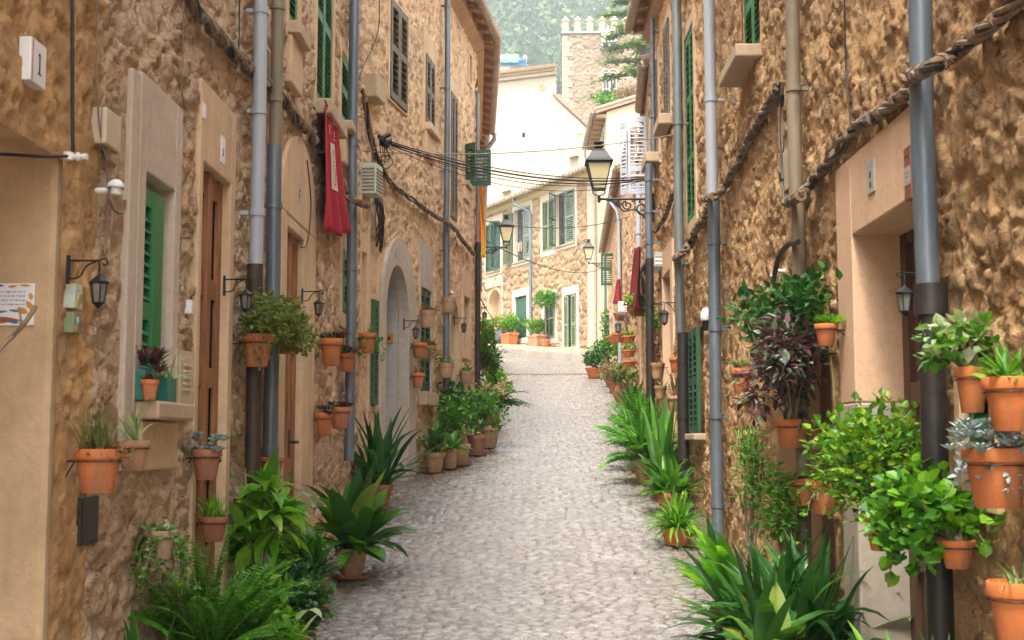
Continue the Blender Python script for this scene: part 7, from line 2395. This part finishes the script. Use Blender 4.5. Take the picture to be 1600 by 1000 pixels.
for (x, z, L, an, W, mk) in ((.06, .93, .18, .1, .022, 'gold'), (.30, .93, .15, -.15, .022, 'gold'), (.52, .93, .14, .1, .02, 'blue_paint'), (.70, .92, .18, .0, .022, 'gold'),
                             (.05, .60, .16, 1.4, .03, 'gold'), (.04, .35, .22, 1.2, .04, 'gold'), (.10, .28, .2, .5, .05, 'gold'), (.10, .22, .1, 2.2, .03, 'gold'), (.90, .5, .2, 1.6, .03, 'gold'),
                             (.2, .12, .6, .0, .05, 'red_paint'), (.25, .06, .15, .2, .03, 'blue_paint'), (.5, .06, .2, .1, .03, 'gold'), (.1, .05, .14, .3, .03, 'gold'), (.22, .32, .2, .2, .02, 'blue_paint'), (.45, .34, .2, -.2, .02, 'blue_paint'), (.7, .3, .2, .6, .035, 'gold')):
    fl(x, z, L * 1.15, an, W * 1.7, mk)
for mk, m in by.items(): m.build('painted_flourish', M[mk], root)['kind'] = 'stuff'
# bare branch in the porch foreground
mb = MB()
pts = [at(-60, 620, 4.2), at(0, 545, 4.3), at(20, 525, 4.35), at(42, 500, 4.4), at(56, 478, 4.42)]
mb.tube(smooth_path(pts, 5), .009, 6); mb.tube(smooth_path([pts[2], at(32, 508, 4.3), at(30, 480, 4.3)], 4), .004, 5); mb.tube(smooth_path([pts[1], at(-10, 520, 4.3), at(-4, 500, 4.28)], 4), .005, 5)
root = empty('bare_branch', pts[0], 'bare climbing branch in the porch just below the glazed tile', 'branch')
mb.build('twigs', M['twig'], root, smooth=True)
mb = MB(); rnd = random.Random(5)
for k in range(5): mb.leaf(pts[0].lerp(pts[1], .5 + .1 * k), rdir(rnd, -20, 60), .04, .025, .5, 'ovate', 3)
mb.build('leaves', M['lf_mid'], root, recalc=False)

# ------------------------------------------------------------------ cloths
def cloth(w, TLc, TRc, BLc, BRc, o, mat, label, fold=.02, nf=3, name='banner', emblem=False, cat='banner'):
    """corner pixels as seen, hung on wall w a little way out"""
    c4 = [w.pix(u, v, o) for u, v in (TLc, TRc, BLc, BRc)]
    root = empty(name, w.pt(c4[2][0], c4[2][1], o), label, cat)
    def f(a, b):
        s = (c4[0][0] * (1 - a) + c4[1][0] * a) * b + (c4[2][0] * (1 - a) + c4[3][0] * a) * (1 - b)
        z = (c4[0][1] * (1 - a) + c4[1][1] * a) * b + (c4[2][1] * (1 - a) + c4[3][1] * a) * (1 - b)
        k = fold * math.sin(a * nf * 2 * PI + b * 1.2) * (1.15 - b * .7) + fold * .4 * math.sin(a * 17 + b * 5) * (1 - b)
        return w.pt(s + .3 * k, z + .02 * math.sin(a * 9) * (1 - b), o + k)
    mb = MB(); mb.grid(f, 40, 24)
    c = mb.build('cloth', M[mat], root, smooth=True)
    c.modifiers.new('t', 'SOLIDIFY').thickness = .004
    if emblem:
        mb = MB(); mb.grid(lambda a, b: Vector(f(.34 + .12 * a, .36 + .38 * b)) + w.n * .006, 8, 16); e = mb.build('white_strip', M['cloth_w'], root, smooth=True)
        mb = MB(); rnd = random.Random(3)
        for k in range(10):
            a0, b0 = .36 + .05 * rnd.random(), .40 + .03 * k
            mb.grid(lambda a, b: Vector(f(a0 + .04 * a, b0 + .015 * b)) + w.n * .011, 1, 1)
        for (x, y, wd_, hg_) in ((.30, .80, .03, .055), (.29, .86, .06, .014), (.42, .80, .035, .05), (.40, .77, .06, .012), (.5, .30, .03, .03), (.62, .27, .05, .012)):
            mb.grid(lambda a, b: Vector(f(x + wd_ * a, y + hg_ * b)) + w.n * .011, 2, 2)
        mb.build('gold_marks', M['gold'], root)
    mb = MB(); a, b = f(-.02, 1.0), f(1.02, 1.0); mb.tube([a + UP * .003, b + UP * .003], .007, 6); mb.build('rod', M['iron'], root)
cloth(LA, (506, 158), (527, 196), (506, 361), (546, 368), .10, 'banner', 'large crimson banner with a white strip and gold marks under the tall green shutters', .03, 2.5, emblem=True)
cloth(RB, (1001, 386), (992, 388), (999, 482), (982.5, 486), .16, 'banner', 'long crimson cloth hanging on the right-hand wall up the lane', .05, 2.5)
cloth(RC, (968.5, 436), (964.5, 437), (969, 473), (960.5, 475), .2, 'banner', 'short crimson cloth on the house furthest up on the right', .06, 2.5)
# striped flag
yF = 20.4
pF = at(750, 402, yF)
root = empty('striped_flag', pF, 'red and yellow flag hanging limp at the corner of the ochre house', 'flag')
def flagf(x0, x1):
    def f(a, b):
        x = x0 + (x1 - x0) * a
        ztop = at(746, 284, yF).z; zbot = at(750, 402, yF).z + .35 * max(0, (.45 - x) / .45)
        z = zbot + (ztop - zbot) * b
        q = at(745.5, 340, yF)
        return Vector((q.x + .13 * x * (1 - .25 * b) + .012 * math.sin(b * 6), yF - .05 * math.sin(x * 5 + b * 3), z))
    return f
for i, (x0, x1, mk, nm) in enumerate(((-.4, .45, 'flag_r', 'red_stripe'), (.45, 1.0, 'flag_y', 'yellow_stripe'))):
    mb = MB(); mb.grid(flagf(x0, x1), 8, 20)
    mb.build(nm, M[mk], root, smooth=True).modifiers.new('t', 'SOLIDIFY').thickness = .003
mb = MB(); q = at(743, 286, yF); mb.tube([LD.pt(.8, q.z, 0), (q.x + .16, yF, q.z)], .010, 6); mb.build('pole', M['iron'], root)
# hanging washing/figures in the open far window
c = FB.px(815, 394, .02)
root = empty('hanging_clothes', c, 'colourful clothes hanging in the open far upper window', 'clothes')
rnd = random.Random(4)
for k, mk in enumerate(('flag_r', 'bluebag', 'flag_y', 'crane_blue', 'cloth_w')):
    mb = MB(); b = c + FB.d * (-.28 + .13 * k) + UP * (.05 + .12 * (k % 2))
    mb.grid(lambda a, d: b + FB.d * (.12 * a) + FB.n * (.02 * math.sin(a * 6)) + UP * (.42 * d + .02 * math.sin(a * 5)), 5, 6)
    mb.build('garment', M[mk], root, smooth=True).modifiers.new('t', 'SOLIDIFY').thickness = .01
mb = MB(); mb.tube([c - FB.d * .4 + UP * .62, c + FB.d * .5 + UP * .62], .012, 6); mb.tube([c - FB.d * .3, c - FB.d * .3 + UP * .62], .01, 6); mb.tube([c + FB.d * .3, c + FB.d * .3 + UP * .62], .01, 6); mb.build('rail', M['iron'], root)

# ------------------------------------------------------------------ stones on the ground
def rock(p, r, label, seed, mat='rock'):
    me = bpy.data.meshes.new('rock'); bm = bmesh.new()
    bmesh.ops.create_icosphere(bm, subdivisions=4, radius=1)
    for v in bm.verts:
        n = v.co.normalized()
        k = 1 + .35 * mnoise.noise(n * 1.7 + Vector((seed, 0, 0))) + .16 * mnoise.noise(n * 5 + Vector((0, seed, 0)))
        v.co = Vector((n.x * r[0] * k, n.y * r[1] * k, max(-.6, n.z) * r[2] * k))
    for f in bm.faces: f.smooth = True
    bm.to_mesh(me); bm.free(); me.materials.append(M[mat])
    o = bpy.data.objects.new('rock', me); COL.objects.link(o); o.location = p + UP * r[2] * .45
    tag(o, label, 'stone')
rock(gp_(464, 966), (.065, .05, .07), 'pitted grey stone leaning on the orange clivia pot', 3)
rock(gp_(1097, 857, .05), (.045, .045, .085), 'pale knobbly stone beside the spider plant bowl', 8, 'surround_lime')
rock(gp_(931, 556, .1), (.3, .25, .28), 'grey boulder at the foot of the white corner pier', 5)
# ------------------------------------------------------------------ camera, light, sky
cam = bpy.data.cameras.new('camera')
co = bpy.data.objects.new('camera', cam)
COL.objects.link(co)
co.location = (0, 0, EYE)
co.rotation_euler = (R(90) + PITCH, 0, 0)
cam.sensor_width = 36
cam.lens = 36 * F / 1600
cam.clip_start = 0.1
cam.clip_end = 3000
cam.dof.use_dof = True
cam.dof.focus_distance = 14.0
cam.dof.aperture_fstop = 8.0
SC.camera = co

SUN_EL, SUN_AZ = R(62), R(196)     # azimuth measured clockwise from +Y
wd = bpy.data.worlds.new('World')
SC.world = wd
wd.use_nodes = True
nt = wd.node_tree
bg = nt.nodes['Background']
sky = nt.nodes.new('ShaderNodeTexSky')
sky.sky_type = 'NISHITA'
sky.sun_disc = False
sky.sun_elevation = SUN_EL
sky.sun_rotation = SUN_AZ
sky.air_density = 1.0
sky.dust_density = 3.0
sky.ozone_density = 1.0
hs = nt.nodes.new('ShaderNodeHueSaturation')
hs.inputs['Saturation'].default_value = 0.15
nt.links.new(sky.outputs[0], hs.inputs['Color'])
nt.links.new(hs.outputs[0], bg.inputs['Color'])
bg.inputs['Strength'].default_value = 0.14
ld = bpy.data.lights.new('sun', 'SUN')
ld.energy = 1.15
ld.angle = R(14)
ld.color = (1.0, 0.94, 0.84)
lo = bpy.data.objects.new('sun', ld)
COL.objects.link(lo)
sd = Vector((math.sin(SUN_AZ) * math.cos(SUN_EL), math.cos(SUN_AZ) * math.cos(SUN_EL), math.sin(SUN_EL)))
lo.rotation_euler = (-sd).to_track_quat('-Z', 'Y').to_euler()
lo.location = (0, -5, 30)
vs = SC.view_settings
SC.display_settings.display_device = 'sRGB'
vs.view_transform = 'Standard'
vs.look = 'None'
vs.gamma = 1.0
vs.use_curve_mapping = False
vs.exposure = 2.62
SC.cycles.max_bounces = 8
SC.cycles.diffuse_bounces = 5
SC.cycles.use_denoising = True
SC.cycles.volume_bounces = 0
